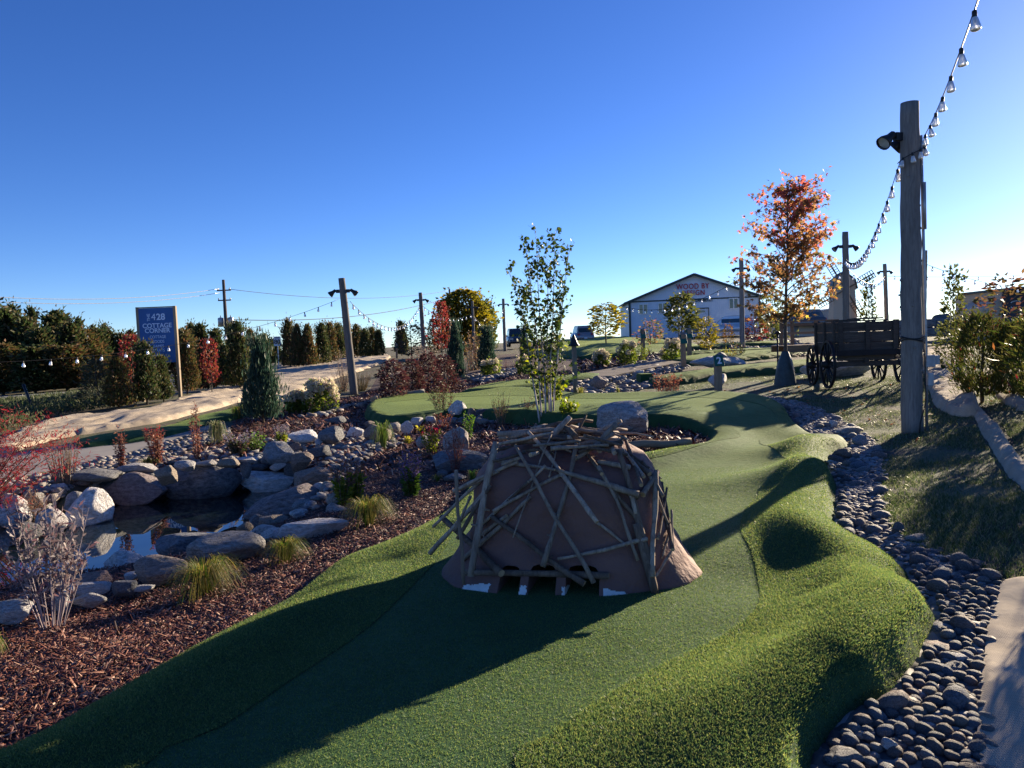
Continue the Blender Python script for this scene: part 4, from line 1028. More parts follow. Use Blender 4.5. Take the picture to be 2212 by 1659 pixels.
# gravel bed by the concrete path and creek beds
GB = dict((q[0], q[2]) for q in polys)['gravel_bed']
joined_stones('path_gravel', scatter(GB, lambda x, y: random.uniform(.07, .15), 9000), M_STONE_I, 'grey river gravel between the concrete path and the pond boulders', 'stones', zst, I1)
def bed(name, px, label, s0, s1, n_=3000, base=I1):
    return joined_stones(name, scatter(W2(px), lambda x, y: random.uniform(s0, s1), n_), M_STONE_I, label, 'stones', zst, base)
bed('creek_stones', [(1240,860),(1215,845),(1240,826),(1290,815),(1360,790),(1440,772),(1500,775),(1480,800),(1400,815),(1410,835),(1330,858)], 'grey creek stones heaped behind the upper turf', .12, .3, 3000)
bed('bank_rocks', [(900,900),(990,888),(1100,892),(1160,906),(1150,918),(1080,914),(1000,915),(920,915)], 'small rocks piled under the shaded turf bank', .1, .22, 3500, I2)
bed('cascade_stones', [(600,1010),(660,960),(740,935),(850,935),(870,960),(800,985),(760,1030),(700,1090),(650,1120),(600,1070)], 'small stones filling the gaps of the rock cascade', .08, .2, 3500, I2)
bed('shore_stones', [(100,1060),(250,1010),(500,960),(620,950),(640,985),(560,1010),(350,1030),(250,1060),(120,1090)], 'small dark stones behind the far shore boulders', .1, .22, 2500, I1)
bed('hill_stones', [(1560,745),(1700,735),(1760,750),(1720,765),(1600,762)], 'rubble stones on the far mulch slope', .2, .5, 900, I1)
bed('hydrangea_stones', [(640,905),(700,892),(760,876),(800,868),(800,874),(740,888),(690,902)], 'flat pale stones under the hydrangeas', .14, .3, 160, I1)
bed('back_bank_stones', [(1000,815),(1120,795),(1150,800),(1040,830)], 'pale stones along the far left green', .15, .3, 900, I1)

# ================================================================== SHEETS: BURLAP, FAR GREENS, PATHS
def pad(name, px, mat, off=.06, amp=.0, f=3.0, dome=0, domew=.5, sp=.14, kind='structure', label=None, cat=None, fold=0, dirn=0, vf=5, edge=.08, smooth=2, world=None, drop=.06):
    poly = world if world else W2(px, off)
    poly = [tuple(p) for p in smooth_poly(poly, smooth)] if smooth > 1 else poly
    def hf(x, y):
        sd = sdist(poly, x, y); h = off + dome * sstep(0, domew, sd) + amp * fbm(x * f, y * f, 41)
        if fold:
            u = x * math.cos(dirn) + y * math.sin(dirn); v = -x * math.sin(dirn) + y * math.cos(dirn)
            h = h + fold * (1 - np.abs(2 * vnoise(u * .6 + vnoise(v * 2, u * .5, 3), v * vf, 51))) + fold * .5 * vnoise(u * 2.5, v * vf * 2, 57)
        k = sstep(-.01, edge, sd); return T(x, y) + h * k - drop * (1 - k)
    V, F = cdt_sheet(poly, lambda y: sp, hf, edge_fine=edge < .2)
    o = link(name, mesh_np(name, V, F, mat, True)); tag(o, label, cat, None, kind); return o, poly
pad('burlap_blanket', [(-60,990),(0,950),(60,925),(120,905),(200,895),(290,888),(335,878),(400,860),(470,838),(522,820),(530,838),(522,866),(420,892),(340,912),(220,930),(120,946),(0,985),(-60,1010)], M_BURLAP, .03, .06, 1.2, sp=.10, kind=None, label='tan burlap erosion blanket wrinkled along the bank under the blue sign', cat='burlap', fold=.085, dirn=1.45, vf=3.5)
pad('burlap_blanket', [(520,845),(560,812),(605,793),(680,783),(710,773),(770,769),(838,767),(838,777),(790,796),(720,818),(670,838),(615,862),(560,872)], M_BURLAP, .05, .06, 1.0, sp=.22, kind=None, label='tan burlap blanket over the far left bank behind the dark juniper', cat='burlap', fold=.11, dirn=1.5, vf=2.5)
pad('burlap_blanket', [(1998,754),(2095,750),(2088,775),(2102,830),(2122,878),(2095,888),(2050,886),(2018,866),(2004,838),(1994,800)], M_BURLAP, .08, .05, 1.2, sp=.13, kind=None, label='sunlit crumpled burlap path beyond the near light pole', cat='burlap', fold=.10, dirn=1.0, vf=6)
pad('burlap_roll', [(2098,884),(2128,884),(2168,925),(2215,990),(2300,1080),(2290,1130),(2225,1080),(2180,1035),(2140,975),(2110,925)], M_BURLAP, .02, .05, 6, dome=.035, domew=.16, sp=.035, kind=None, label='long gathered roll of burlap lying across the right lawn', cat='burlap', fold=.055, dirn=1.01, vf=12)
pad('burlap_blanket', [(2128,1400),(2135,1345),(2155,1300),(2160,1262),(2190,1250),(2300,1262),(2420,1400),(2500,1760),(2128,1760)], M_BURLAP, .008, .03, 2.6, sp=.03, kind=None, label='flat burlap sheet at the lower right corner beside the river stones', cat='burlap', fold=.022, dirn=1.3, edge=.03, drop=-.005)
pad('concrete_path', [(2110,800),(2230,790),(2300,860),(2180,880)], M_BURLAP, .05, .03, 1.2, sp=.2, kind=None, label='strip of burlap behind the red and green shrub at the right edge', cat='burlap', fold=.05)[0].name = 'burlap_blanket'
pad('far_green', [(160,948),(235,936),(330,922),(400,905),(470,888),(535,866),(600,850),(610,862),(540,893),(480,905),(400,925),(330,942),(240,952),(170,960)], M_FRINGE, .08, .05, .7, dome=.07, domew=.5, sp=.16)
pad('far_green', [(1150,752),(1200,740),(1280,731),(1380,732),(1480,741),(1510,748),(1440,757),(1370,766),(1290,772),(1200,770),(1155,765)], M_FRINGE, .12, .35, .22, dome=.25, domew=1.5, sp=.5)
pad('far_green', [(1440,778),(1540,767),(1650,759),(1720,756),(1760,759),(1700,766),(1600,776),(1500,784)], M_FRINGE, .1, .05, .4, dome=.12, domew=.5, sp=.4)
pad('far_green', [(1395,820),(1500,803),(1620,790),(1760,778),(1830,775),(1830,786),(1700,798),(1560,810),(1440,826)], M_FRINGE, .12, .04, .5, dome=.10, domew=.4, sp=.25)
pad('far_green', [(985,850),(1050,832),(1120,822),(1170,820),(1230,812),(1300,806),(1290,816),(1220,826),(1160,838),(1080,846)], M_FRINGE, .1, .04, .5, dome=.1, domew=.4, sp=.2)
for i, (px, lb) in enumerate([([(1480,749),(1600,742),(1700,738),(1700,742),(1600,747),(1480,754)], 'upper'), ([(1440,767),(1560,758),(1680,754),(1680,758),(1560,763),(1440,772)], 'lower')]):
    pad('far_green', px, M_FRINGE, .15, .03, .4, dome=.1, domew=.3, sp=.5)
# plank path and green block
M_PLANK = wood_mat('weathered_deck_board', (.17, .135, .105), (.36, .30, .24), 8, .8, (.3, 3, 3))
A = G(1275, 816, .05); B = G(1470, 775, .12)
pk = empty('boardwalk', (0, 0, 0), 0, 'weathered plank boardwalk climbing behind the birch beside the creek stones', 'boardwalk')
d = Vector(B - A); L = Vector((d.x, d.y, 0)).length; n_ = int(L / .17); dn = Vector((d.x, d.y, 0)).normalized(); pn = Vector((-dn.y, dn.x, 0))
me_ = None
for i in range(n_):
    t = (i + .5) / n_; p = Vector(A) + d * t
    z_ = Tz(p.x, p.y) + .09; ang = math.atan2(dn.y, dn.x)
    if me_ is None: me_ = MB().box((0, 0, 0), (.155, 1.5, .035)).mesh('plank', M_PLANK)
    link('plank', me_, pk, (p.x, p.y, z_), (0, -math.atan2(d.z, L), ang + random.uniform(-.008, .008)))
for s in (-1, 1):
    a_, b_ = Vector(A) + pn * .6 * s, Vector(B) + pn * .6 * s
    MB().beam((a_.x, a_.y, Tz(a_.x, a_.y) + .04), (b_.x, b_.y, Tz(b_.x, b_.y) + .04), .06, .08).build('joist', M_PLANK, pk)
g = G(1397, 828); w_ = size(28, g[1]); o = MB().box((0, 0, .13), (w_, .5, .26)).build('turf_block', M_FRINGE, None, (g[0], g[1] + .25, g[2]), (0, 0, .1), bev=.02, seg=2)
tag(o, 'low block wrapped in bright green turf at the end of the boardwalk', 'turf block')
# edging logs
M_LOG = wood_mat('peeled_log', (.26, .19, .12), (.48, .37, .25), 5, .75, (.15, 3, 3)); M_GLOG = wood_mat('grey_log', (.17, .15, .13), (.34, .31, .27), 5, .8, (.15, 3, 3))
def log(x0, y0, x1, y1, w, mat, label, zo=.06, off=.1):
    a, b = G(x0, y0, off), G(x1, y1, off); r_ = size(w / 2, (a[1] + b[1]) / 2); c = Vector((a + b) / 2)
    P = [Vector(a) * (1 - t) + Vector(b) * t - c + Vector((0, 0, .015 * math.sin(t * 7))) for t in np.linspace(0, 1, 9)]
    o = MB().tube(P, [r_ * random.uniform(.93, 1.05) for _ in P], 14).build('log', mat, None, c + Vector((0, 0, zo))); o.data.materials.append(M_CUTWOOD)
    for p in list(o.data.polygons)[-2:]: p.material_index = 1
    return tag(o, label, 'log')
log(806, 866, 838, 853, 13, M_LOG, 'short bright peeled log at the left tip of the upper turf', .03, .16)
log(838, 856, 916, 848, 11, M_GLOG, 'grey log edging the top of the upper turf beyond the short one', .03, .2)
log(1358, 966, 1492, 958, 17, M_LOG, 'tan peeled log lying on the turf edge right behind the lodge', .02, .06)
log(1405, 822, 1520, 808, 6, M_LOG, 'thin pale log edging the creek stones beyond the lawn', .05, .1)

# ================================================================== PLANTS
def leaf_quads(P, L, Wd, dirs=None, droop=0, up=.4, rng=RNG):
    """folded diamond leaf per point -> verts, quads"""
    n_ = len(P); L = np.broadcast_to(L, n_) * rng.uniform(.7, 1.25, n_); Wd = np.broadcast_to(Wd, n_) * rng.uniform(.75, 1.2, n_)
    if dirs is None:
        d = rng.normal(size=(n_, 3)); d[:, 2] += up
    else: d = dirs + rng.normal(size=(n_, 3)) * .45
    d /= np.linalg.norm(d, axis=1)[:, None] + 1e-9
    r = rng.normal(size=(n_, 3)); s = np.cross(d, r); s /= np.linalg.norm(s, axis=1)[:, None] + 1e-9; nn = np.cross(d, s)
    a = P; m = P + d * (L * .45)[:, None]; t = P + d * L[:, None] + nn * (L * .12)[:, None]
    V = np.stack([a, m + s * (Wd / 2)[:, None] - nn * (Wd * .12)[:, None], t, m - s * (Wd / 2)[:, None] - nn * (Wd * .12)[:, None]], 1).reshape(-1, 3)
    return V, np.arange(n_ * 4).reshape(-1, 4)
def blob_pts(n, rx, ry, z0, z1, prof, rng, clumps=14, shell=.55):
    """points in a crown: prof(t) relative radius at height t; grouped in clumps"""
    cn = max(clumps, 3); ct = rng.uniform(.05, .97, cn); ca = rng.uniform(0, 2 * np.pi, cn)
    cr = np.array([prof(t) for t in ct]) * rng.uniform(.45, .95, cn)
    C = np.c_[cr * np.cos(ca) * rx, cr * np.sin(ca) * ry, z0 + (z1 - z0) * ct]
    k = rng.integers(0, cn, n); s = .28 * (rx + ry) / 2
    P1 = C[k] + rng.normal(size=(n, 3)) * [s, s, s * .8]
    t = rng.beta(1.1, 1.25, n); a = rng.uniform(0, 2 * np.pi, n); r = np.array([prof(v) for v in t]) * (shell + (1 - shell) * np.sqrt(rng.random(n))) * (1 + .18 * np.sin(a * 3 + t * 9) + .1 * np.sin(a * 7 - t * 15))
    P2 = np.c_[r * np.cos(a) * rx, r * np.sin(a) * ry, z0 + (z1 - z0) * t]
    P = np.where((rng.random(n) < .35)[:, None], P1, P2); P[:, 2] = np.maximum(P[:, 2], z0 * .8 + .01); return P
CEDAR = stops((.04, .055, .022), (.065, .08, .03), (.095, .09, .035), (.16, .095, .05), (.19, .10, .055), (.085, .085, .03))
M_CEDAR = leafmat('cedar_spray', CEDAR, .3); M_CEDARG = leafmat('green_cedar_spray', stops((.032, .052, .022), (.05, .075, .03), (.08, .098, .036), (.11, .085, .045)), .3)
M_JUN = leafmat('juniper_needles', stops((.026, .055, .038), (.042, .08, .054), (.065, .11, .07), (.035, .065, .048)), .25)
M_REDL = leafmat('red_autumn_leaf', stops((.20, .04, .045), (.27, .07, .06), (.12, .035, .04), (.24, .11, .05)), .4)
M_TRUNK = simple('tree_bark', (.085, .068, .055), .9, scale=14, stretch=(1, 1, .25), bump=.7, bdist=.01)
M_STEM = simple('dry_stem', (.20, .145, .10), .85, scale=10)
M_STEMR = simple('reddish_stem', (.21, .085, .07), .8, scale=10)
M_STEMP = simple('pale_purplish_stem', (.30, .24, .245), .7, scale=10)
M_BIRCH = simple('birch_bark', (.44, .39, .34), .7, scale=10, stretch=(1, 1, .5), var=.45, bump=.3)
def stuffpart(o): o['kind'] = 'stuff'; return o
_tc = {}
def crown_tree(key, name, mat, n, prof, L, Wd, seed, rx=.25, z0=.05, up=1.2, outward=.6, clumps=18, trunk=True, mat2=None, frac2=0, trunk_r=.02, shell=.55, trunk_mat=None):
    """unit-height tree: returns (crown mesh, trunk mesh, second crown mesh)"""
    if key in _tc: return _tc[key]
    rng = np.random.default_rng(seed); P = blob_pts(n, rx, rx, z0, 1, prof, rng, clumps, shell)
    d = P * [1, 1, 0]; d = d / (np.linalg.norm(d, axis=1)[:, None] + 1e-6) * outward; d[:, 2] += up
    V, F = leaf_quads(P, L, Wd, d, rng=rng); k = int(n * (1 - frac2))
    me = mesh_np('crown', V[:k * 4], F[:k], mat); me2 = mesh_np('crown', V[k * 4:], F[:n - k], mat2) if frac2 and mat2 else None
    mb = MB(); mb.tube([(0, 0, -.06), (.01, 0, .3), (0, .01, .6), (0, 0, .93)], [trunk_r, trunk_r * .8, trunk_r * .5, trunk_r * .15], 7)
    for i in range(10):
        a = rng.uniform(0, 6.28); z = rng.uniform(.12, .8); r = rx * prof(z) * .8
        mb.tube([(0, 0, z), (math.cos(a) * r * .5, math.sin(a) * r * .5, z + .05), (math.cos(a) * r, math.sin(a) * r, z + .12)], [trunk_r * .3, trunk_r * .2, trunk_r * .08], 4)
    tm = mb.mesh('trunk', trunk_mat or M_TRUNK); _tc[key] = (me, tm, me2); return _tc[key]
def place_tree(meshes, px, py_top, py_base, w, label, name, cat, group=None, y=None, rz=None, crown='crown', lean=0):
    g = G(px, py_base) if y is None else None
    if y is not None:
        p = at_y(px, py_base, y); g = np.array([p[0], y, Tz(p[0], y)])
    t = at_y(px, py_top, g[1]); h = t[2] - g[2]; W_ = size(w, g[1])
    e = empty(name, g, rz if rz is not None else random.uniform(0, 6.28), label, cat, group)
    e.rotation_euler[1] = lean
    s = (W_ / .5, W_ / .5, h)
    link(crown, meshes[0], e, None, None, s)
    link('trunk', meshes[1], e, None, None, s)
    if meshes[2]: link('autumn_crown', meshes[2], e, None, None, s)
    return e
cone = lambda t: (1 - t) ** .75 * min(1, t * 6 + .35)
ovo = lambda t: math.sqrt(max(0, 1 - (2 * (t ** .85) - 1) ** 2)) * .98 + .02
col = lambda t: min(1, t * 4 + .6) * (1 - t) ** .5 * (1 - .25 * t)
CED = [crown_tree('ced%d' % i, 'cedar', [M_CEDAR, M_CEDARG][i % 2], 5200, [col, cone][i > 2], .058, .024, 40 + i, up=1.1, clumps=26) for i in range(5)]
CEDR = crown_tree('cedr', 'cedar', M_CEDAR, 3600, col, .07, .03, 51, mat2=M_REDL, frac2=.35)
JUN = [crown_tree('jun%d' % i, 'juniper', M_JUN, 5200, [cone, col][i], .085, .014, 60 + i, up=2.2, outward=.4, clumps=22) for i in range(2)]
# near cedar row either side of the sign: x, top, base, width, type, label
row = [(257,772,884,62,0,'rusty brown cedar left of the sign, nearest the pale spruce'),(318,742,874,60,1,'cedar with brown tips just left of the sign under the red maple'),
 (354,772,868,42,3,'small dark green cedar standing in front of the sign lettering'),(405,716,852,54,2,'tall brown-green cedar immediately right of the sign post'),
 (488,748,838,40,1,'slender green cedar second right of the sign, by the utility pole'),
 (520,700,842,60,1,'broad dark cedar right of the utility pole'),(548,715,838,46,0,'mottled cedar behind the tall dark juniper'),
 (627,693,796,38,2,'tallest brown-tipped cedar right of the speed limit sign'),(646,702,796,36,0,'brown cedar second right of the speed limit sign'),
 (668,702,794,38,0,'brown cedar third right of the speed limit sign'),(698,700,790,36,1,'green cedar fourth right of the speed limit sign'),(716,698,786,36,2,'cedar just left of the leaning light pole'),
 (733,700,778,32,1,'cedar behind the leaning light pole'),(752,702,776,32,2,'cedar peeking out right behind the leaning light pole'),(772,702,774,34,0,'cedar just right of the leaning light pole'),(790,712,774,30,1,'cedar second right of the leaning light pole'),(806,708,772,30,2,'cedar third right of the leaning light pole'),(820,714,772,26,1,'last cedar of the row, farthest right')]
for x, t, b, w, k, lb in row: place_tree(CED[k], x, t, b, w, lb, 'cedar_tree', 'cedar', 'cedars planted in a row along the road')
place_tree(CEDR, 450, 748, 845, 52, 'cedar turned orange and red on its upper half, right of the sign', 'cedar_tree', 'cedar', 'cedars planted in a row along the road')
# forest beyond the road
fst = [(-25,655,835,110,42),(20,672,832,90,40),(62,690,830,70,40),(95,712,828,64,39),(130,676,826,84,44),(160,700,824,74,41),(192,716,822,66,42),(218,712,820,56,44),(243,716,815,44,50),(268,722,812,40,50),(288,716,812,38,52),
       (392,712,800,60,48),(438,702,800,46,50),(470,712,795,44,50),(575,722,790,36,56),(596,732,790,34,60)]
FLB = ['tallest dark conifer at the far left frame edge across the road','bushy conifer second from the left edge across the road','shorter conifer with a ragged top left of the peaked one','low conifer directly left of the peaked dark one',
 'peaked dark conifer rising above its neighbours across the road','brownish conifer right of the peaked one across the road','rounded conifer above the end of the visible road','conifer above the pale spruce across the road',
 'narrow distant conifer left of the red maple','narrow distant conifer behind the red maple','distant conifer just left of the sign','wide conifer behind the right sign post','pointed dark conifer between the sign and the utility pole','conifer left of the utility pole','distant conifer left of the speed limit sign','distant low conifer behind the speed limit sign']
FC = [crown_tree('for%d' % i, 'conifer', [M_CEDAR, M_CEDARG, M_CEDAR][i], 5200, [ovo, cone, ovo][i], .065, .034, 70 + i, clumps=34, up=.8, outward=.9) for i in range(3)]
for (x, t, b, w, y), lb in zip(fst, FLB):
    k = 1 if 'peaked' in lb or 'pointed' in lb or 'narrow' in lb or 'distant' in lb else random.choice([0, 1, 1])
    place_tree(FC[k], x, t, b, w, lb, 'conifer', 'conifer', 'conifers across the road', y=y)
for i, (x, t, w, y, lb) in enumerate([(38,662,44,47,'slim pointed conifer top just right of the tallest one at the left edge'),(78,668,40,47,'slim pointed conifer top left of the peaked one'),(112,690,36,48,'thin conifer spire left behind the peaked one'),(148,682,36,48,'thin conifer spire right behind the peaked one'),
    (178,690,34,48,'pointed conifer top over the brownish conifer'),(208,706,32,50,'small pointed conifer top over the visible road end'),(232,702,30,52,'small conifer spire right of the road end'),(420,700,34,52,'conifer spire left of the utility pole transformers'),(505,704,34,55,'conifer spire just right of the utility pole')]):
    place_tree(FC[1], x, t, 815, w, lb, 'conifer', 'conifer', 'conifers across the road', y=y)
for i, (x, t, w, y, lb) in enumerate([(5,745,90,36,'brown scrub bush at the far roadside, left edge'),(75,752,90,36,'olive roadside bush second from left'),(145,748,90,37,'olive roadside bush right of the middle'),(205,755,70,38,'dark roadside bush nearest the pale spruce')]):
    place_tree(FC[i % 3], x, t, 832, w, lb, 'roadside_bush', 'bush', 'bushes on the far side of the road', y=y)
place_tree(crown_tree('spr', 'spruce', leafmat('pale_spruce_needles', stops((.05, .062, .04), (.085, .095, .06), (.12, .12, .075)), .3), 1500, cone, .11, .016, 81, up=.9, outward=1.4), 213, 778, 880, 70, 'pale feathery young spruce left of the brown cedar', 'spruce_tree', 'spruce')
# junipers
place_tree(JUN[0], 568, 737, 914, 82, 'tall dark blue-green juniper by the far left green', 'juniper', 'juniper')
place_tree(JUN[0], 985, 703, 792, 42, 'dark upright juniper right of the burgundy hedge', 'juniper', 'juniper', y=27)
place_tree(JUN[1], 1053, 712, 785, 46, 'broad dark juniper in front of the yellow tree', 'juniper', 'juniper', y=30)
place_tree(JUN[0], 1135, 708, 776, 26, 'narrow dark juniper between the two parked cars', 'juniper', 'juniper', y=33)
place_tree(JUN[1], 1978, 665, 715, 18, 'small dark conifer just left of the near light pole', 'juniper', 'juniper', y=55)
# red maples among the cedars, big yellow tree, far trees
M_YEL = leafmat('yellow_green_leaf', stops((.10, .10, .02), (.17, .15, .03), (.24, .19, .035), (.08, .095, .025), (.30, .22, .05)), .5)
M_OLV = leafmat('olive_leaf', stops((.05, .065, .02), (.08, .09, .03), (.12, .12, .04), (.06, .07, .02)), .5)
RT = crown_tree('redt', 'maple', M_REDL, 800, ovo, .07, .045, 91, up=.3, outward=1, z0=.2)
place_tree(RT, 292, 722, 868, 44, 'crimson maple rising behind the cedars left of the sign', 'red_maple', 'maple')
place_tree(RT, 455, 732, 800, 30, 'small crimson maple above the orange cedar', 'red_maple', 'maple', y=24)
place_tree(RT, 955, 652, 760, 38, 'narrow bright red maple in front of the big yellow tree', 'red_maple', 'maple', y=44)
BT = crown_tree('bigt', 'tree', M_YEL, 7000, ovo, .045, .035, 95, up=.2, outward=1, z0=.08, clumps=40)
place_tree(BT, 1005, 626, 760, 100, 'large rounded yellow-green tree behind the light poles', 'broadleaf_tree', 'tree', y=50)
place_tree(crown_tree('bt2', 'tree', M_OLV, 3500, ovo, .05, .035, 97, z0=.1), 1045, 652, 760, 60, 'olive tree merging with the right side of the big yellow tree', 'broadleaf_tree', 'tree', y=52)
place_tree(crown_tree('bt3', 'tree', M_OLV, 1800, ovo, .05, .035, 98, z0=.1), 940, 690, 762, 36, 'olive shrub tree left of the red maple near the centre light pole', 'broadleaf_tree', 'tree', y=50)
AIRY = lambda key, mat, n, s, prof=ovo, z0=.3, L=.075: crown_tree(key, 'tree', mat, n, prof, L, L * .55, s, z0=z0, up=.2, outward=1, trunk_r=.014, shell=.3)
place_tree(AIRY('ai1', M_YEL, 700, 101), 1310, 658, 742, 68, 'young yellow-green tree left of the grey shop building', 'young_tree', 'tree', y=48)
place_tree(AIRY('ai2', M_OLV, 1100, 102), 1473, 638, 722, 66, 'round young tree standing before the red letters of the shop building', 'young_tree', 'tree', y=44)
place_tree(AIRY('ai3', leafmat('pink_tinged_leaf', stops((.10, .11, .04), (.16, .15, .06), (.30, .14, .12)), .5), 420, 103, z0=.15), 1405, 690, 745, 52, 'sparse pinkish shrub below the left shop windows', 'shrub', 'shrub', y=38)
place_tree(AIRY('ai4', M_YEL, 700, 104, z0=.12), 1527, 684, 752, 42, 'upright yellow-green shrub below the shop door', 'shrub', 'shrub', y=34)
place_tree(AIRY('ai5', leafmat('orange_leaf', stops((.35, .15, .03), (.42, .24, .05), (.28, .2, .05)), .5), 420, 105, z0=.1), 1573, 700, 726, 24, 'small orange bush left of the mid light pole', 'shrub', 'shrub', y=38)
place_tree(AIRY('ai6', M_REDL, 500, 106, z0=.1), 1630, 688, 724, 46, 'pink-red bush right of the mid light pole', 'shrub', 'shrub', y=40)
place_tree(AIRY('ai7', M_OLV, 650, 107, z0=.1), 1665, 622, 716, 42, 'loose green young tree behind the red maple trunk', 'young_tree', 'tree', y=42)
place_tree(AIRY('ai8', M_OLV, 60, 108, z0=.3), 1709, 655, 735, 34, 'bare thin young tree behind the footbridge', 'young_tree', 'tree', y=30)
place_tree(AIRY('ai9', M_OLV, 420, 109, cone, .22, .08), 1877, 603, 690, 34, 'thin young tree right of the windmill', 'young_tree', 'tree', y=40)
place_tree(AIRY('ai9', M_OLV, 420, 109, cone, .22, .08), 2060, 578, 700, 52, 'young tree standing alone above the right retaining wall', 'young_tree', 'tree', y=34)
place_tree(AIRY('ai11', leafmat('dark_red_leaf', stops((.10, .05, .04), (.16, .10, .05), (.07, .07, .03)), .5), 260, 111, z0=.25), 2172, 600, 745, 110, 'sparse dark-leaved tree before the dark shop board at the right edge', 'young_tree', 'tree', y=22)
place_tree(AIRY('ai12', leafmat('dark_sumac_leaf', stops((.06, .05, .03), (.10, .07, .04), (.14, .12, .07)), .5), 520, 112, z0=.15), 890, 700, 768, 60, 'dark sumac bush left of the second light pole', 'shrub', 'shrub', y=46)
place_tree(FC[1], 868, 695, 766, 30, 'small distant spruce beside the sumac', 'conifer', 'conifer', y=60)
place_tree(AIRY('ai13', M_REDL, 300, 113, z0=.05), 1180, 725, 760, 50, 'dark reddish scrub behind the birch', 'shrub', 'shrub', y=44)
# shrubs with dense crowns: (x, top, base, w)
dome_ = lambda t: math.sqrt(max(0, 1 - t * t)) * (.75 + .25 * min(1, t * 4))
def shrub(key, mat, n, seed, L, Wd, prof=dome_, **k): return crown_tree(key, 'shrub', mat, n, prof, L, Wd, seed, z0=.02, trunk_r=.015, up=.5, outward=.9, **k)
M_BURG = leafmat('burgundy_leaf', stops((.05, .022, .027), (.08, .032, .036), (.11, .045, .045), (.055, .03, .03), (.13, .10, .075)), .3)
BG = [shrub('bg%d' % i, M_BURG, 1700, 120 + i, .055, .035, shell=.25, clumps=9) for i in range(2)]
for x, t, b, w, lb in [(851,776,845,66,'leftmost burgundy barberry bush of the hedge by the light pole'),(893,776,838,50,'burgundy barberry bush second in the hedge'),(925,764,832,64,'middle burgundy barberry bush with a ragged top'),(960,766,818,56,'rightmost burgundy barberry bush beside the juniper')]:
    place_tree(BG[random.randrange(2)], x, t, b, w, lb, 'barberry_bush', 'bush', 'burgundy barberry hedge', y=20.5 + (x - 850) * .03)
M_HYD = leafmat('hydrangea_leaf', stops((.06, .10, .02), (.11, .15, .03), (.17, .19, .045)), .5)
M_HYF = leafmat('hydrangea_bloom', stops((.62, .58, .42), (.55, .56, .36), (.66, .52, .46), (.50, .42, .36)), .35)
def hydrangea(x, t, b, w, label, nb=26, pinkf=0, y=None):
    g = G(x, b) if y is None else np.array([at_y(x, b, y)[0], y, Tz(at_y(x, b, y)[0], y)])
    top = at_y(x, t, g[1])[2]; h = top - g[2]; W_ = size(w, g[1]) / 2
    e = empty('hydrangea', g, 0, label, 'hydrangea', 'hydrangeas in bloom'); rng = np.random.default_rng(int(x))
    P = blob_pts(900, W_, W_ * .8, .02, h * .9, dome_, rng, 12); V, F = leaf_quads(P, .09, .055, rng=rng); stuffpart(link('leaves', mesh_np('leaves', V, F, M_HYD), e))
    mb = MB()
    for i in range(7):
        a = rng.uniform(0, 6.28); mb.tube([(0, 0, -.02), (math.cos(a) * W_ * .3, math.sin(a) * W_ * .3, h * .4), (math.cos(a) * W_ * .6, math.sin(a) * W_ * .6, h * .8)], [.008, .006, .004], 5)
    stuffpart(mb.build('stems', M_STEM, e))
    if 'hydf' not in _tc:
        fm = []
        for j in range(3):
            r2 = np.random.default_rng(900 + j); q = r2.normal(size=(130, 3)); q /= np.linalg.norm(q, axis=1)[:, None]; q *= [.8, .8, 1.15]; q[:, 2] = np.where(q[:, 2] < -.5, q[:, 2] * .4, q[:, 2])
            V, F = leaf_quads(q * .075, .045, .04, q * 1.2, rng=r2); fm.append(mesh_np('flower_head', V, F, M_HYF))
        _tc['hydf'] = fm
    for i in range(nb):
        a = rng.uniform(0, 6.28); el = rng.uniform(.15, 1.5); r = (math.cos(el) ** .6)
        link('flower_head', _tc['hydf'][i % 3], e, (math.cos(a) * W_ * r, math.sin(a) * W_ * .8 * r, h * (.35 + .6 * math.sin(el))), (rng.uniform(-.5, .5), rng.uniform(-.5, .5), a), rng.uniform(.8, 1.3))
hydrangea(695, 822, 892, 74, 'largest hydrangea full of cream flower heads by the leaning light pole', 40)
hydrangea(642, 848, 892, 50, 'smaller hydrangea with pinkish cream heads beside the tall juniper', 20)
hydrangea(1062, 778, 812, 46, 'hydrangea with cream heads below the broad juniper', 12)
hydrangea(1132, 770, 808, 34, 'hydrangea half hidden behind the birch stems', 10)
hydrangea(1300, 757, 790, 34, 'whitish hydrangea left of the far rolling green', 12)
hydrangea(1357, 738, 778, 42, 'rounded hydrangea in front of the far green hill', 14, y=27)
hydrangea(1452, 733, 768, 46, 'hydrangea with white tops beside the far hole post', 14, y=27)
# big right shrubs
M_RJ = leafmat('right_juniper_needles', stops((.04, .06, .015), (.07, .085, .022), (.10, .10, .03), (.085, .08, .03)), .4)
RJ = crown_tree('rj', 'juniper', M_RJ, 4200, ovo, .075, .012, 131, up=1.3, outward=.7, mat2=M_REDL, frac2=.03)
place_tree(RJ, 2122, 682, 868, 108, 'large soft green shrub tinged with red at the right edge', 'evergreen_shrub', 'shrub')
place_tree(RJ, 2190, 700, 862, 90, 'soft green shrub at the frame edge right of the large one', 'evergreen_shrub', 'shrub', rz=2)
place_tree(shrub('rs', M_OLV, 1500, 132, .06, .03, ovo, clumps=10), 2055, 690, 790, 56, 'leafy dark shrub behind the left side of the large soft green one', 'shrub', 'shrub', y=17)
place_tree(RJ, 2300, 640, 905, 190, 'evergreen shrub of the right hedge beyond the frame edge', 'evergreen_shrub', 'shrub', rz=1)
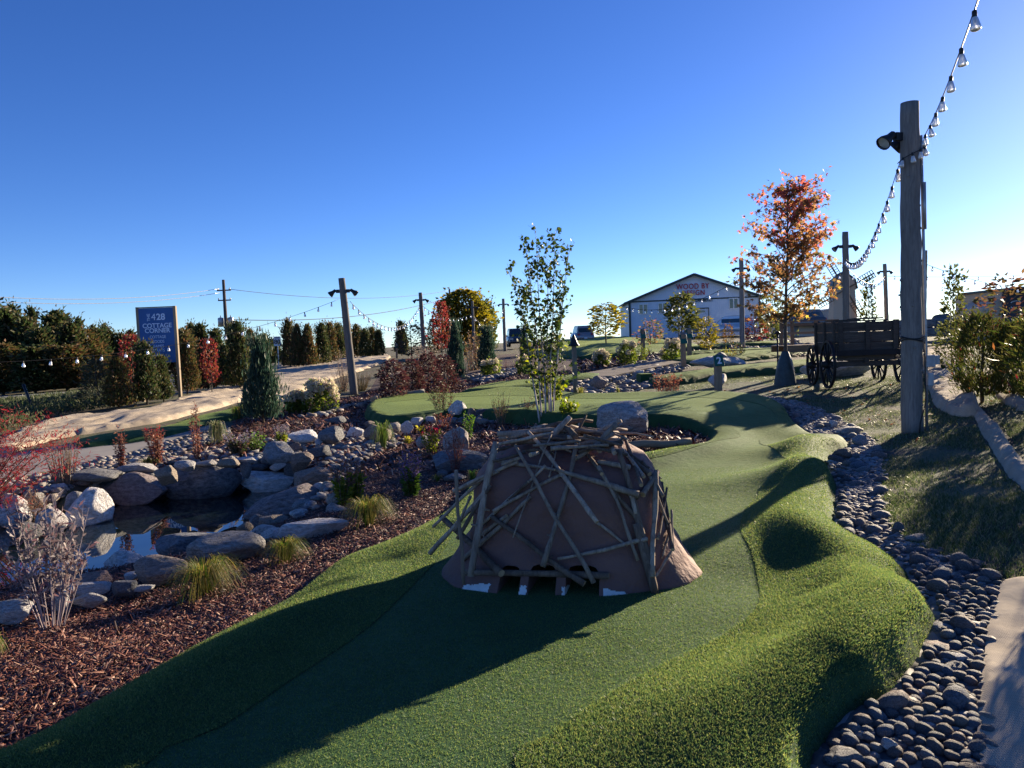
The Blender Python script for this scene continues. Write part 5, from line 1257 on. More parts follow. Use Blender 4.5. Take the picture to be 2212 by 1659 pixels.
for sx_, sy_, sh_, lb in ((3.95, 4.8, .85, 'low evergreen shrub added outside the right frame edge to shade the burlap'), (9.6, 7.6, 1.5, 'evergreen shrub added outside the right frame edge at the end of the hedge as a shadow caster')):  # unseen shrubs, added as shadow casters for the strip, burlap and near mound
    e = empty('evergreen_shrub', (sx_, sy_, Tz(sx_, sy_)), sx_, lb, 'shrub'); link('crown', RJ[0], e, None, None, (sh_ * .9, sh_ * .9, sh_)); link('trunk', RJ[1], e, None, None, (sh_, sh_, sh_)); link('autumn_crown', RJ[2], e, None, None, (sh_ * .9, sh_ * .9, sh_))
# ---- perennials ------------------------------------------------------------
def perennial(x, t, b, w, label, cat, nst=12, lm=None, ll=.06, lw=.018, per=14, sm=None, sr=.003, fm=None, ffrac=.3, fl=.02, fn=26, name='perennial', spread=.75, y=None, seed=None, droop=.0, side=0, lowleaf=0.0, group=None):
    g = G(x, b) if y is None else np.array([at_y(x, b, y)[0], y, Tz(at_y(x, b, y)[0], y)])
    h = at_y(x, t, g[1])[2] - g[2]; W_ = size(w, g[1]) / 2; rng = np.random.default_rng(seed or int(x * 7 + b))
    nst = int(nst * 1.45) + 1; per = int(per * 1.3); ll *= 1.15; lw *= 1.35; sr *= 1.15; fl *= 1.25
    e = empty(name, g, 0, label, cat, group); mb = MB(); LP, LD, FP, FD = [], [], [], []
    for i in range(nst):
        a = rng.uniform(0, 6.28); r = W_ * math.sqrt(rng.random()); hh = h * rng.uniform(.62, 1.0) * (1 - .2 * r / W_)
        b0 = np.array([math.cos(a) * r * (1 - spread), math.sin(a) * r * (1 - spread) * .8, -.02]); tp = np.array([math.cos(a) * r, math.sin(a) * r * .8, hh])
        mid = (b0 + tp) / 2 + rng.normal(size=3) * W_ * .10; mid[2] = hh * .5
        pts = [b0 * (1 - s) ** 2 + 2 * mid * s * (1 - s) + tp * s * s for s in np.linspace(0, 1, 6)]
        mb.tube(pts, [sr, sr, sr * .85, sr * .7, sr * .5, sr * .3], 4, cap=False)
        if side:
            for _ in range(side):
                s = rng.uniform(.35, .9); q = b0 * (1 - s) ** 2 + 2 * mid * s * (1 - s) + tp * s * s; dd = rng.normal(size=3) * .5; dd[2] = abs(dd[2]) + .6; dd *= hh * .14
                mb.tube([q, q + dd * .5, q + dd + rng.normal(size=3) * .01], [sr * .5, sr * .4, sr * .2], 4, cap=False)
                for u in (.4, .7, 1.): LP.append(q + dd * u); LD.append(dd / np.linalg.norm(dd))
        for s in np.linspace(lowleaf, 1 - (ffrac if fm else 0), per):
            s = min(1, max(0.02, s + rng.uniform(-.03, .03))); q = b0 * (1 - s) ** 2 + 2 * mid * s * (1 - s) + tp * s * s
            aa = rng.uniform(0, 6.28); LP.append(q); LD.append(np.array([math.cos(aa), math.sin(aa), .5 - droop]))
        if fm:
            for _ in range(fn):
                s = 1 - ffrac * rng.random(); q = b0 * (1 - s) ** 2 + 2 * mid * s * (1 - s) + tp * s * s; aa = rng.uniform(0, 6.28)
                FP.append(q + np.array([math.cos(aa), math.sin(aa), 0]) * fl * .3); FD.append(np.array([math.cos(aa), math.sin(aa), .4]))
    stuffpart(mb.build('stems', sm or M_STEM, e))
    if lm: V, F = leaf_quads(np.array(LP), ll, lw, np.array(LD), rng=rng); stuffpart(link('leaves', mesh_np('leaves', V, F, lm), e))
    if fm: V, F = leaf_quads(np.array(FP), fl, fl * .6, np.array(FD), rng=rng); stuffpart(link('flowers', mesh_np('flowers', V, F, fm), e))
    return e
LM_YG = leafmat('yellow_green_perennial_leaf', stops((.10, .15, .02), (.16, .20, .03), (.22, .23, .05)), .55)
LM_GR = leafmat('green_perennial_leaf', stops((.04, .09, .02), (.07, .13, .03), (.11, .17, .04)), .5)
LM_DK = leafmat('dark_perennial_leaf', stops((.035, .05, .02), (.06, .07, .03), (.09, .08, .04), (.12, .05, .04)), .45)
LM_RD = leafmat('russet_leaf', stops((.16, .05, .04), (.22, .09, .06), (.11, .05, .04), (.28, .16, .11)), .45)
LM_GY = leafmat('grey_purple_leaf', stops((.24, .20, .20), (.15, .125, .13), (.36, .31, .30), (.12, .09, .09), (.19, .11, .12)), .3)
FM_PU = leafmat('purple_flower', stops((.17, .12, .27), (.22, .16, .34), (.15, .12, .16), (.14, .13, .08)), .45)
FM_SD = leafmat('brown_seed_head', stops((.12, .08, .05), (.18, .11, .08), (.16, .06, .06)), .3)
FM_RD = leafmat('red_flower', stops((.45, .02, .03), (.55, .04, .06)), .4)
FM_LV = leafmat('pale_spike', stops((.26, .24, .22), (.20, .20, .22), (.18, .14, .26)), .3)
LM_YB = leafmat('bright_yellow_leaf', stops((.30, .28, .05), (.36, .33, .08)), .55)
perennial(112, 1035, 1362, 190, 'grey-purple leaved shrub with many bare stems in the near mulch', 'shrub', 13, LM_GY, .060, .014, 9, M_STEMP, .003, None, name='dogwood_shrub', spread=.78, side=6, lowleaf=.35, droop=.2)
perennial(140, 925, 1050, 78, 'clump of tall dried upright flower stalks behind the near shrub', 'plant', 34, FM_SD, .03, .006, 9, M_STEM, .004, spread=.6, lowleaf=.3)
perennial(60, 1040, 1180, 120, 'thin brown dried plant behind the near shrub at the pond end', 'plant', 22, LM_RD, .03, .008, 8, M_STEM, .003, side=3)
perennial(263, 905, 1022, 34, 'narrow clump of russet stalks with two tall spires behind the pond', 'plant', 9, LM_RD, .05, .014, 22, M_STEMR, .004)
perennial(341, 900, 1008, 50, 'wider clump of russet stalks with a pink tip behind the large rounded boulder', 'plant', 16, LM_RD, .05, .014, 22, M_STEMR, .004, FM_RD, .06, .02, 3)
perennial(427, 862, 1000, 34, 'russet spire plant left of the fine grass tuft beyond the pond', 'plant', 9, LM_RD, .05, .014, 20, M_STEMR, .004)
perennial(520, 920, 985, 80, 'dark-leaved clump with grey spikes left of the lime one', 'plant', 22, LM_DK, .05, .02, 16, M_STEM, .003, FM_LV, .25, .02, 20)
perennial(608, 905, 960, 44, 'lime green clump with pale spikes right of the dark-leaved one', 'plant', 14, LM_YG, .05, .018, 16, M_STEM, .003, FM_LV, .45, .018, 26)
perennial(556, 930, 978, 50, 'low green leafy clump under the tall juniper', 'plant', 16, LM_GR, .05, .02, 14, M_STEM, .003)
perennial(740, 985, 1090, 58, 'tall yellow-green perennial with brown seed heads in the cascade, left one', 'plant', 14, LM_YG, .06, .018, 20, M_STEM, .0035, FM_SD, .35, .016, 34)
perennial(772, 975, 1078, 52, 'tall yellow-green perennial with brown seed heads in the cascade, right one', 'plant', 13, LM_YG, .055, .018, 18, M_STEM, .0035, FM_SD, .35, .016, 34)
perennial(888, 958, 1072, 50, 'purple-flowered lobelia clump with green lower leaves left of the lodge', 'lobelia', 16, LM_GR, .06, .022, 20, M_STEM, .0035, FM_PU, .42, .02, 40)
perennial(934, 905, 978, 60, 'plant with red flowers and yellow-green leaves in front of the bank rocks', 'plant', 13, LM_YG, .05, .016, 16, M_STEMR, .003, FM_RD, .12, .022, 10)
perennial(1012, 885, 948, 32, 'small bright green perennial right of the tall rust boulder', 'plant', 10, LM_GR, .05, .02, 16, M_STEM, .003)
perennial(985, 905, 1022, 60, 'thin pink twiggy plant with hanging seed sprays by the long blue boulder', 'plant', 13, LM_RD, .022, .008, 14, M_STEMR, .003, side=5)
perennial(957, 820, 905, 62, 'sparse olive shrub at the edge of the upper turf', 'shrub', 14, LM_DK, .035, .018, 14, M_STEM, .004, side=5)
perennial(1082, 835, 918, 48, 'brown twiggy spirea in front of the upper turf, left one', 'shrub', 18, LM_DK, .02, .010, 10, M_STEM, .003, side=4)
perennial(1140, 845, 912, 44, 'brown twiggy spirea beside the birch base', 'shrub', 16, LM_DK, .02, .010, 10, M_STEM, .003, side=4)
perennial(958, 885, 925, 50, 'reddish-brown seedy clump over the bank rocks', 'plant', 14, LM_RD, .03, .012, 12, M_STEMR, .003)
perennial(1222, 850, 918, 60, 'low bush with yellow and green leaves at the birch foot', 'shrub', 14, LM_YG, .06, .04, 9, M_STEM, .003, side=2)
for x, b, lb in [(882,958,'small bright yellow-leaved plant beside the flat blue slab'),(908,935,'tiny yellow-leaved plant above the rust-brown boulder'),(985,892,'tiny yellow-leaved plant under the shaded turf bank'),(1270,865,'yellow iris-like tuft beside the creek stones')]:
    perennial(x, b - 16, b, 22, lb, 'plant', 9, LM_YB, .05, .018, 6, M_STEM, .002)
perennial(1090, 1092 - 56, 1092 - 14, 10, 'single tiny green seedling in the bare mulch left of the lodge', 'plant', 2, LM_GR, .03, .012, 9, M_STEM, .002, name='seedling')
perennial(780, 795, 845, 50, 'dry yellow-brown ornamental grass right of the leaning light pole', 'ornamental grass', 40, FM_SD, .04, .006, 6, leafmat('straw', stops((.25, .17, .08), (.18, .16, .07), (.12, .13, .05)), .4), .006, spread=.7)
perennial(740, 745, 800, 70, 'feathery pale dried grass left of the leaning light pole', 'ornamental grass', 30, leafmat('plume', stops((.36, .27, .23), (.28, .21, .18)), .4), .06, .012, 8, M_STEM, .006, spread=.8, y=26)
perennial(1020, 705, 775, 44, 'tall pinkish plume grass between the two junipers', 'ornamental grass', 30, leafmat('plume_pink', stops((.34, .22, .16), (.28, .17, .12), (.30, .22, .08)), .4), .09, .02, 14, M_STEM, .008, spread=.5, y=32)
perennial(925, 725, 768, 70, 'pale dried bushes behind the burgundy hedge', 'ornamental grass', 40, leafmat('pale_dry', stops((.34, .29, .24), (.24, .2, .17)), .4), .07, .02, 12, M_STEM, .006, y=34)
perennial(720, 828, 862, 50, 'low green perennial at the foot of the leaning light pole', 'plant', 20, LM_DK, .06, .02, 10, M_STEM, .004)
perennial(1385, 735, 775, 40, 'yellowing shrub beside the far hole post', 'shrub', 14, LM_YG, .06, .03, 10, M_STEM, .004, y=28)
perennial(1578, 745, 775, 44, 'low red and yellow groundcover plant on the far mulch', 'plant', 20, LM_YB, .05, .02, 6, M_STEMR, .004, y=26)
perennial(1595, 735, 775, 34, 'brown leafy shrub at the foot of the mid light pole', 'shrub', 14, LM_DK, .06, .03, 12, M_STEM, .004, y=27)
perennial(1443, 800, 815, 70, 'dark red creeping plant on the bank above the lawn', 'plant', 40, LM_RD, .05, .02, 6, M_STEMR, .003, spread=.3, y=17.5)
perennial(1950, 745, 765, 90, 'dry brown grasses in front of the retaining wall', 'ornamental grass', 60, FM_SD, .05, .008, 5, M_STEM, .006, y=24, spread=.2)
perennial(1090, 775, 800, 60, 'dry reddish stems on the mulch behind the upper green', 'plant', 24, LM_RD, .03, .01, 6, M_STEMR, .005, spread=.2)
perennial(1035, 840, 852, 50, 'small red twig plant at the left of the birch on the turf edge', 'plant', 14, LM_RD, .02, .008, 6, M_STEMR, .003, spread=.2)
perennial(1190, 795, 850, 80, 'tangle of yellow-green leaves behind the birch stems', 'shrub', 22, LM_YG, .07, .05, 9, M_STEM, .004, side=3, y=16)
# red laceleaf maple at the left
e = empty('laceleaf_maple', G(-70, 1150), 0, 'crimson laceleaf maple reaching in from the left edge', 'maple'); g = np.array(e.location)
mb = MB(); LP = []; rng = np.random.default_rng(77)
for (x, y, d_) in [(30,905,.0),(75,918,.1),(120,935,-.1),(165,955,0),(185,990,.1),(20,940,.2),(60,950,-.2),(110,965,.1),(150,930,.2),(5,1000,-.2),(40,1010,.1),(10,890,.1),(-20,960,0),(95,900,.1),(35,1045,.2),(0,1080,0),(30,1080,-.1)]:
    tp = at_y(x, y, g[1] + d_) - g; mid = tp * .5 + [0, 0, .25]
    pts = [2 * mid * s * (1 - s) + tp * s * s for s in np.linspace(0, 1, 7)]; mb.tube(pts, [.014, .012, .010, .008, .005, .003, .002], 5, cap=False)
    for s in np.linspace(.55, 1.0, 5):
        q = 2 * mid * s * (1 - s) + tp * s * s
        for _ in range(36): LP.append(q + rng.normal(size=3) * [.09, .09, .035])
stuffpart(mb.build('branches', M_STEM, e))
V, F = leaf_quads(np.array(LP), .075, .010, np.tile([0, 0, -.3], (len(LP), 1)) + rng.normal(size=(len(LP), 3)) * .8, rng=rng)
stuffpart(link('leaves', mesh_np('leaves', V, F, leafmat('crimson_laceleaf', stops((.22, .03, .04), (.30, .05, .055), (.15, .03, .035), (.20, .08, .06)), .5)), e))
V, F = leaf_quads(np.array([at_y(5, 905, g[1] + .4) - g + rng.normal(size=3) * [.10, .1, .09] for _ in range(160)]), .03, .02, rng=rng)
# ---- grass tufts ------------------------------------------------------------
def tuft(x, b, w, h, label, n=240, green=(.06, .10, .02), straw=(.24, .19, .07), y=None, lean=1.0, name='grass_tuft'):
    g = G(x, b) if y is None else np.array([at_y(x, b, y)[0], y, Tz(at_y(x, b, y)[0], y)])
    H = size(h, g[1]); R = size(w, g[1]) / 2; rng = np.random.default_rng(int(x + b)); V = []; F = []
    for i in range(n):
        a = rng.uniform(0, 6.28); r0 = rng.uniform(0, .16) * R; out_ = R * rng.uniform(.25, 1.05) * lean; hh = H * rng.uniform(.6, 1.1); wd = rng.uniform(.0022, .0045) * max(1, g[1] / 6)
        c, s = math.cos(a), math.sin(a); sx, sy = -s, c; k0 = len(V); seg = 6
        end = rng.uniform(-.1, .75)
        for j in range(seg + 1):
            t = j / seg; rr = r0 + out_ * t ** 1.3; zz = hh * (math.sin(min(1, t * 1.25) * math.pi / 2) - (max(0, t - .55) / .45) ** 1.6 * (1 - end) * .9); ww = wd * (1 - t * .85)
            V.append((c * rr + sx * ww, s * rr + sy * ww, zz)); V.append((c * rr - sx * ww, s * rr - sy * ww, zz))
        for j in range(seg): F.append((k0 + 2*j, k0 + 2*j + 1, k0 + 2*j + 3, k0 + 2*j + 2))
    m = leafmat(name + '_blade', stops(green, tuple(v * 1.4 for v in green), straw, tuple(v * .8 for v in straw), green, tuple(v * 1.5 for v in straw)), .45) if (green, straw) not in _tc else _tc[(green, straw)]
    _tc[(green, straw)] = m
    e = empty(name, g, 0, label, 'grass tuft', 'ornamental grass tufts'); stuffpart(link('blades', mesh_np('blades', V, F, m), e)); return e
tuft(445, 1285, 175, 80, 'largest arching sedge tuft in the near mulch by the big white boulder', 620)
tuft(618, 1212, 120, 52, 'sedge tuft in front of the long rough slab', 420)
tuft(797, 1132, 130, 62, 'sedge tuft with straw tips below the yellow-green perennials', 480)
tuft(470, 958, 70, 52, 'fine pale-tipped grass tuft beyond the pond', 380, (.05, .09, .03), (.26, .24, .14), lean=.6)
tuft(515, 905, 50, 30, 'small dark grass tuft at the foot of the tall juniper', 180)
tuft(828, 972, 60, 66, 'bright green strappy grass between the boulders of the cascade', 120, (.07, .13, .03), (.16, .18, .05))
tuft(937, 880, 46, 20, 'low grey-green cushion plant on the mulch under the turf bank', 260, (.08, .10, .06), (.15, .16, .09))
tuft(-10, 1420, 60, 50, 'dry tuft at the lower left edge', 120)
tuft(700, 862, 60, 22, 'low grey-green tuft by the leaning light pole', 200, (.05, .08, .04), (.12, .14, .08))
tuft(945, 1040, 46, 16, 'thin dry tuft left of the purple lobelia', 60)
tuft(320, 1010, 60, 24, 'short green tuft below the russet stalks', 120)
tuft(1020, 1040, 40, 26, 'sparse green grass beside the pink twiggy plant', 60, (.05, .10, .03), (.1, .15, .04))
tuft(1255, 868, 50, 34, 'yellow reed tuft left of the creek stones', 80, (.16, .18, .05), (.30, .26, .08), lean=.5)
tuft(1335, 862, 24, 26, 'small yellow reed tuft in front of the creek stones', 50, (.16, .18, .05), (.30, .26, .08), lean=.4)
# roadside weeds
V = []; pts = scatter(W2([(-60,960),(-60,882),(60,872),(150,862),(240,856),(250,885),(120,900),(60,925)]), lambda x, y: .12, 5000)
P3 = np.array([(x, y, Tz(x, y) if i % 6 == 0 else 0) for i, (x, y, s) in enumerate(pts)]); zz = T(P3[:, 0], P3[:, 1])
PP = np.repeat(np.c_[P3[:, :2], zz], 16, 0) + RNG.normal(size=(len(P3) * 16, 3)) * [.12, .12, .0] + np.c_[np.zeros((len(P3) * 16, 2)), RNG.uniform(.02, .26, len(P3) * 16)]
V, F = leaf_quads(PP, .12, .03, np.tile([0, 0, .8], (len(PP), 1)))
tag(link('roadside_weeds', mesh_np('roadside_weeds', V, F, leafmat('weed_leaf', stops((.045, .07, .03), (.08, .10, .045), (.06, .08, .05), (.12, .12, .07)), .4))), 'dense mixed weeds on the bank between the road and the burlap', 'weeds', None, 'stuff')

# ================================================================== BIRCH CLUMP AND MAPLE
def leaf_mesh(name, outline, mat, fold=.15):
    V = [(0, 0, 0)] + [(x, y, abs(x) * fold) for x, y in outline]; n_ = len(outline)
    return mesh_np(name, np.array(V, float), [(0, i + 1, (i + 1) % n_ + 1) for i in range(n_)], mat)
def leaf_join(name, meshes_idx, T_, base_out, mat, fold=.15):
    o = np.array([(0, .35, 0)] + [(x, y, abs(x) * fold) for x, y in base_out]); n_ = len(base_out); k = len(o)
    V = np.concatenate([o @ np.array(M.to_3x3()).T + np.array(M.translation) for M in T_]); f = np.array([(0, i + 1, (i + 1) % n_ + 1) for i in range(n_)])
    F = (np.arange(len(T_))[:, None, None] * k + f[None]).reshape(-1, 3); return mesh_np(name, V, F, mat)
BIRCH_OUT = [(0, 0), (.32, .12), (.42, .38), (.25, .72), (0, 1.0), (-.25, .72), (-.42, .38), (-.32, .12)]
MAPLE_OUT = []
for a, r in [(-90, .15), (-50, .28), (-25, .62), (-5, .34), (18, .55), (38, .9), (55, .42), (72, .5), (90, 1.05), (108, .5), (125, .42), (142, .9), (162, .55), (185, .34), (205, .62), (230, .28)]:
    MAPLE_OUT.append((r * math.cos(rad(a)) * .6, .3 + r * math.sin(rad(a)) * .68))
def rand_leaf_M(p, s, rng, hang=.5):
    d = Vector(rng.normal(size=3)); d.z = d.z * .5 - hang; d.normalize(); q = d.to_track_quat('Y', 'Z').to_matrix().to_4x4()
    q = q @ Matrix.Rotation(rng.uniform(0, 6.28), 4, 'Y'); return Matrix.Translation(p) @ q @ Matrix.Diagonal((s, s, s, 1))
g = Vector(G(1182, 918)); rng = np.random.default_rng(5); H = at_y(1170, 485, g.y)[2] - g.z
birch = empty('birch_clump', g, 0, 'multi-stemmed young birch with pale stems and sparse leaves in the mulch island', 'birch'); tips = []
twig = MB()
stemspec = [(-.14,-.02,-.62,.1,.82),(-.08,.03,-.28,-.1,.93),(-.02,-.03,-.10,.1,1.0),(.04,.03,.12,.05,.9),(.07,-.02,.30,.1,.97),(.12,.02,.58,-.1,.93),(.0,.05,-.42,.2,.7),(.03,.06,.42,.2,.72)]
for bx, by, tx, ty, hh in stemspec:
    tp = Vector((tx, ty, H * hh)); b0 = Vector((bx, by, -.05)); md_ = Vector((bx + (tx - bx) * .22, by + (ty - by) * .3, H * hh * .5))
    def sp(s): return b0 * (1 - s) ** 2 + md_ * 2 * s * (1 - s) + tp * s * s + Vector((math.sin(s * 9 + bx * 30) * .015, 0, 0))
    pts = [sp(s) for s in np.linspace(0, 1, 12)]; r0 = .021 if hh > .8 else .014
    MB().tube(pts, [r0 * (1 - .9 * (i / 11) ** .8) for i in range(12)], 8).build('stem', M_BIRCH, birch)
    for k in range(36):
        s = rng.uniform(.22, .98); q = sp(s); a = rng.uniform(0, 6.28); L = (.55 * (1 - s) + .2) * rng.uniform(.6, 1.2)
        dd = Vector((math.cos(a) * .55, math.sin(a) * .55, 1.0 if s > .35 else .4)).normalized() * L
        P_ = [q, q + dd * .5 + Vector((0, 0, .0)), q + dd + Vector((math.cos(a) * .05, 0, -.02))]; twig.tube(P_, [.004, .003, .0015], 4, cap=False)
        for u in np.linspace(.15, 1, 6): tips.append((q + dd * u + Vector(rng.normal(size=3) * .025), s))
        
stuffpart(twig.build('twigs', M_TRUNK, birch))
M_BL_D = leafmat('birch_leaf', stops((.035, .06, .02), (.05, .075, .024), (.03, .05, .02), (.08, .10, .03)), .3, by='object')
M_BL_Y = leafmat('yellowing_birch_leaf', stops((.20, .24, .03), (.30, .32, .05), (.14, .18, .03)), .6, by='object')
BLm = [leaf_mesh('leaf', BIRCH_OUT, M_BL_D), leaf_mesh('leaf', BIRCH_OUT, M_BL_Y)]
M_BL_I = leafmat('birch_leaf_small', stops((.04, .07, .02), (.06, .09, .025), (.035, .055, .02), (.12, .13, .03)), .35)
rng.shuffle(tips); rest_ = []
for i, (p, s) in enumerate(tips):
    M_ = rand_leaf_M(p, .075 * rng.uniform(.7, 1.2), rng, .6)
    if i < 300:
        o = link('leaf', BLm[1 if (p.z < H * .42 and rng.random() < .75) else 0], birch); o.matrix_local = M_
    else: rest_.append(M_)
stuffpart(link('leaves', leaf_join('leaves', None, rest_, BIRCH_OUT, M_BL_I), birch))
# maple
g = Vector(G(1697, 829)); rng = np.random.default_rng(8); H = at_y(1705, 378, g.y)[2] - g.z
maple = empty('maple_tree', g, 0, 'young maple with red, orange and gold leaves behind the wagon path', 'maple')
tr = [Vector((0, 0, -.05)), Vector((.01, 0, H * .15)), Vector((.02, 0, H * .3)), Vector((.05, 0, H * .45)), Vector((.1, 0, H * .65)), Vector((.12, 0, H * .85)), Vector((.1, 0, H * .97))]
MB().tube(tr, [.05, .043, .039, .033, .023, .013, .005], 10).build('trunk', M_TRUNK, maple)
br = MB(); tips = []; Wm = size(104, g.y)
def trp(t):
    t *= 6; i = min(5, int(t)); return tr[i].lerp(tr[i + 1], t - i)
for k in range(66):
    t = rng.uniform(.30, .90); q = trp(t); a = rng.uniform(0, 6.28); prof_ = (min(1, (t - .1) * 3.6)) * (1 - max(0, t - .58) * 1.6) ; L = Wm * prof_ * rng.uniform(.75, 1.1)
    if t < .62: L = Wm * rng.uniform(.6, 1.08)
    el = .35 + t * .8; dd = Vector((math.cos(a) * math.cos(el), math.sin(a) * math.cos(el), math.sin(el))) ; md_ = q + dd * L * .55; en = q + Vector((math.cos(a) * L, math.sin(a) * L, L * (.30 + .5 * t)))
    pts = [q * (1 - s) ** 2 + md_ * 2 * s * (1 - s) + en * s * s for s in np.linspace(0, 1, 6)]; br.tube(pts, [.016, .013, .010, .007, .004, .002], 5, cap=False)
    for s in np.linspace(.3, 1.0, 7):
        c = q * (1 - s) ** 2 + md_ * 2 * s * (1 - s) + en * s * s
        for _ in range(2):
            d2 = Vector(rng.normal(size=3)); d2.z *= .5; d2 = d2.normalized() * rng.uniform(.12, .34); br.tube([c, c + d2 * .5, c + d2 - Vector((0, 0, .03))], [.004, .003, .0015], 4, cap=False)
            for u in (.35, .6, .8, 1.0): tips.append(c + d2 * u + Vector(rng.normal(size=3) * .04))
stuffpart(br.build('branches', M_TRUNK, maple))
cols = {'red': ((.34, .11, .10), (.24, .08, .07), (.38, .17, .11)), 'orange': ((.30, .16, .08), (.25, .12, .07), (.32, .20, .10)), 'gold': ((.26, .21, .06), (.17, .15, .05), (.24, .14, .06)), 'brown': ((.11, .08, .04), (.15, .085, .045), (.085, .08, .035))}
MLo = {k: leaf_mesh('leaf', MAPLE_OUT, leafmat('maple_leaf_' + k, stops(*c), .6, by='object', tval=2.1)) for k, c in cols.items()}
MLi = {k: leafmat('maple_leaves_' + k, stops(*c), .6, tval=2.1) for k, c in cols.items()}
rng.shuffle(tips); rest_ = {k: [] for k in cols}
for i, p in enumerate(tips):
    t = (p.z / H) + rng.normal() * .10
    k = 'red' if t > .74 else ('orange' if t > .55 else ('gold' if t < .38 else 'brown'))
    r_ = rng.random()
    if r_ < .36: k = 'brown'
    elif r_ < .5: k = 'orange'
    M_ = rand_leaf_M(p, .135 * rng.uniform(.7, 1.15), rng, .5)
    if i < 300: o = link('leaf', MLo[k], maple); o.matrix_local = M_
    else: rest_[k].append(M_)
for k, L_ in rest_.items():
    if L_: stuffpart(link('leaves', leaf_join('leaves', None, L_, MAPLE_OUT, MLi[k]), maple))

# ================================================================== BUILT THINGS
M_POLE = wood_mat('weathered_pole_wood', (.17, .15, .135), (.40, .355, .31), 3.5, .85, (3, 3, .3), .6)
M_POLED = wood_mat('tan_pole_wood', (.24, .18, .12), (.46, .36, .25), 3.5, .8, (3, 3, .3), .4)
M_BLACK = simple('black_metal', (.02, .021, .024), .45, .3, bump=0); M_GALV = simple('grey_conduit', (.38, .39, .40), .45, .6, bump=.1)
M_BOX = simple('grey_plastic_box', (.42, .43, .43), .5, bump=0); M_CABLE = simple('black_cable', (.012, .012, .013), .5, bump=0)
M_LENS = simple('lamp_lens', (.5, .5, .48), .15, bump=0)
def glass_mat():
    m, n, l, b, o = newmat('bulb_glass'); b.inputs['Base Color'].default_value = (.9, .9, .88, 1); b.inputs['Roughness'].default_value = .12; b.inputs['IOR'].default_value = 1.45
    b.inputs['Transmission Weight'].default_value = .45; b.inputs['Specular IOR Level'].default_value = 1; return m
M_GLASS = glass_mat()
def spot_meshes():
    if 'spot' in _tc: return _tc['spot']
    a = MB(); a.box((.055, 0, 0), (.11, .07, .11)); a.tube([(.10, 0, 0), (.17, 0, -.01)], .022, 8)
    h = MB(); Mx = Matrix.Rotation(rad(62), 3, 'Y')
    h.lathe([(.035, -.12), (.05, -.10), (.055, -.02), (.075, .03), (.10, .09), (.105, .13), (.098, .13), (.088, .09), (.03, .06)], (.22, 0, -.03), 14, Matrix.Rotation(rad(128), 3, 'Y'), cap=False)
    l_ = MB(); l_.lathe([(.0, .10), (.09, .10)], (.22, 0, -.03), 14, Matrix.Rotation(rad(128), 3, 'Y'), cap=False)
    _tc['spot'] = (a.mesh('bracket', M_BLACK), h.mesh('lamp_head', M_BLACK), l_.mesh('lens', M_LENS)); return _tc['spot']
def pole(xt, yt, y, w, xb, label, spots=((1, 0), (-1, 0)), spot_f=.11, mat=None, group='wooden light poles', tw=None, seed=0, base_py=None, spot_s=1.0, cuff=True):
    t = at_y(xt, yt, y); zb = None
    b = G(xb, base_py) if base_py else None
    if b is not None: t = at_y(xt, yt, b[1]); y = b[1]
    else:
        q = at_y(xb, 760, y); b = np.array([q[0], y, Tz(q[0], y)])
    e = empty('light_pole', b, 0, label, 'light pole', group); rng = np.random.default_rng(seed + int(xt))
    r = size(w, y) / 2; d = Vector(t - b); n_ = 26; P = [Vector((0, 0, -.1))] + [d * (i / n_) + Vector((rng.normal(), rng.normal(), 0)) * r * .022 for i in range(1, n_ + 1)]
    R = [r * 1.02] + [r * (1.02 - .18 * i / n_) * rng.uniform(.98, 1.02) for i in range(1, n_ + 1)]
    mb = MB(); mb.tube(P, R, 18)
    for _ in range(26):
        i = rng.integers(2, n_ - 1); a = rng.uniform(0, 6.28); dd = Vector((math.cos(a), math.sin(a), rng.uniform(-.2, .4))); k = rng.uniform(.12, .25)
        mb.tube([P[i] + dd * R[i] * .8, P[i] + dd * R[i] * (1.04 + rng.random() * .12)], [r * k, r * k * .6], 6)
    mb.build('post', mat or M_POLE, e)
    H = d.z
    for s, a in spots:
        c = d * (1 - spot_f) + Vector((s * r * .9, 0, 0)); me = spot_meshes()
        o = link('spotlight', me[0], e, c, (0, 0, (0 if s > 0 else math.pi) + a), spot_s * max(.8, r / .13))
        link('lamp_head', me[1], o); link('lens', me[2], o)
    return e, b, d, r
def bulb_meshes(far=False):
    k = 'bulbf' if far else 'bulb'
    if k in _tc: return _tc[k]
    n_ = 6 if far else 14
    g_ = MB().lathe([(.012, -.035), (.02, -.045), (.026, -.065), (.034, -.10), (.038, -.118), (.034, -.132), (.02, -.140), (.003, -.142)], (0, 0, 0), n_)
    s_ = MB().lathe([(.008, .012), (.016, .008), (.018, -.012), (.015, -.045), (.012, -.05)], (0, 0, 0), n_)
    _tc[k] = (g_.mesh('bulb', M_GLASS), s_.mesh('socket', M_CABLE)); return _tc[k]
def lights(A, B, sag, n, label, far=False, bs=1.2, wr=.006, skip0=0, pts=None, gscale=1):
    A, B = Vector(A), Vector(B); fn = lambda t: A.lerp(B, t) - Vector((0, 0, sag * 4 * t * (1 - t)))
    e = empty('string_lights', A, 0, label, 'string lights', 'strings of festoon lights between the poles')
    MB().tube([fn(t) - A for t in np.linspace(0, 1, 40)], wr, 5).build('cable', M_CABLE, e)
    g_, s_ = bulb_meshes(far)
    for i in range(n):
        t = (i + .5) / n; o = link('bulb', g_, e, fn(t) - A + Vector((0, 0, -.01)), (random.uniform(-.15, .15), random.uniform(-.15, .15), 0), bs); link('socket', s_, o)
    return e
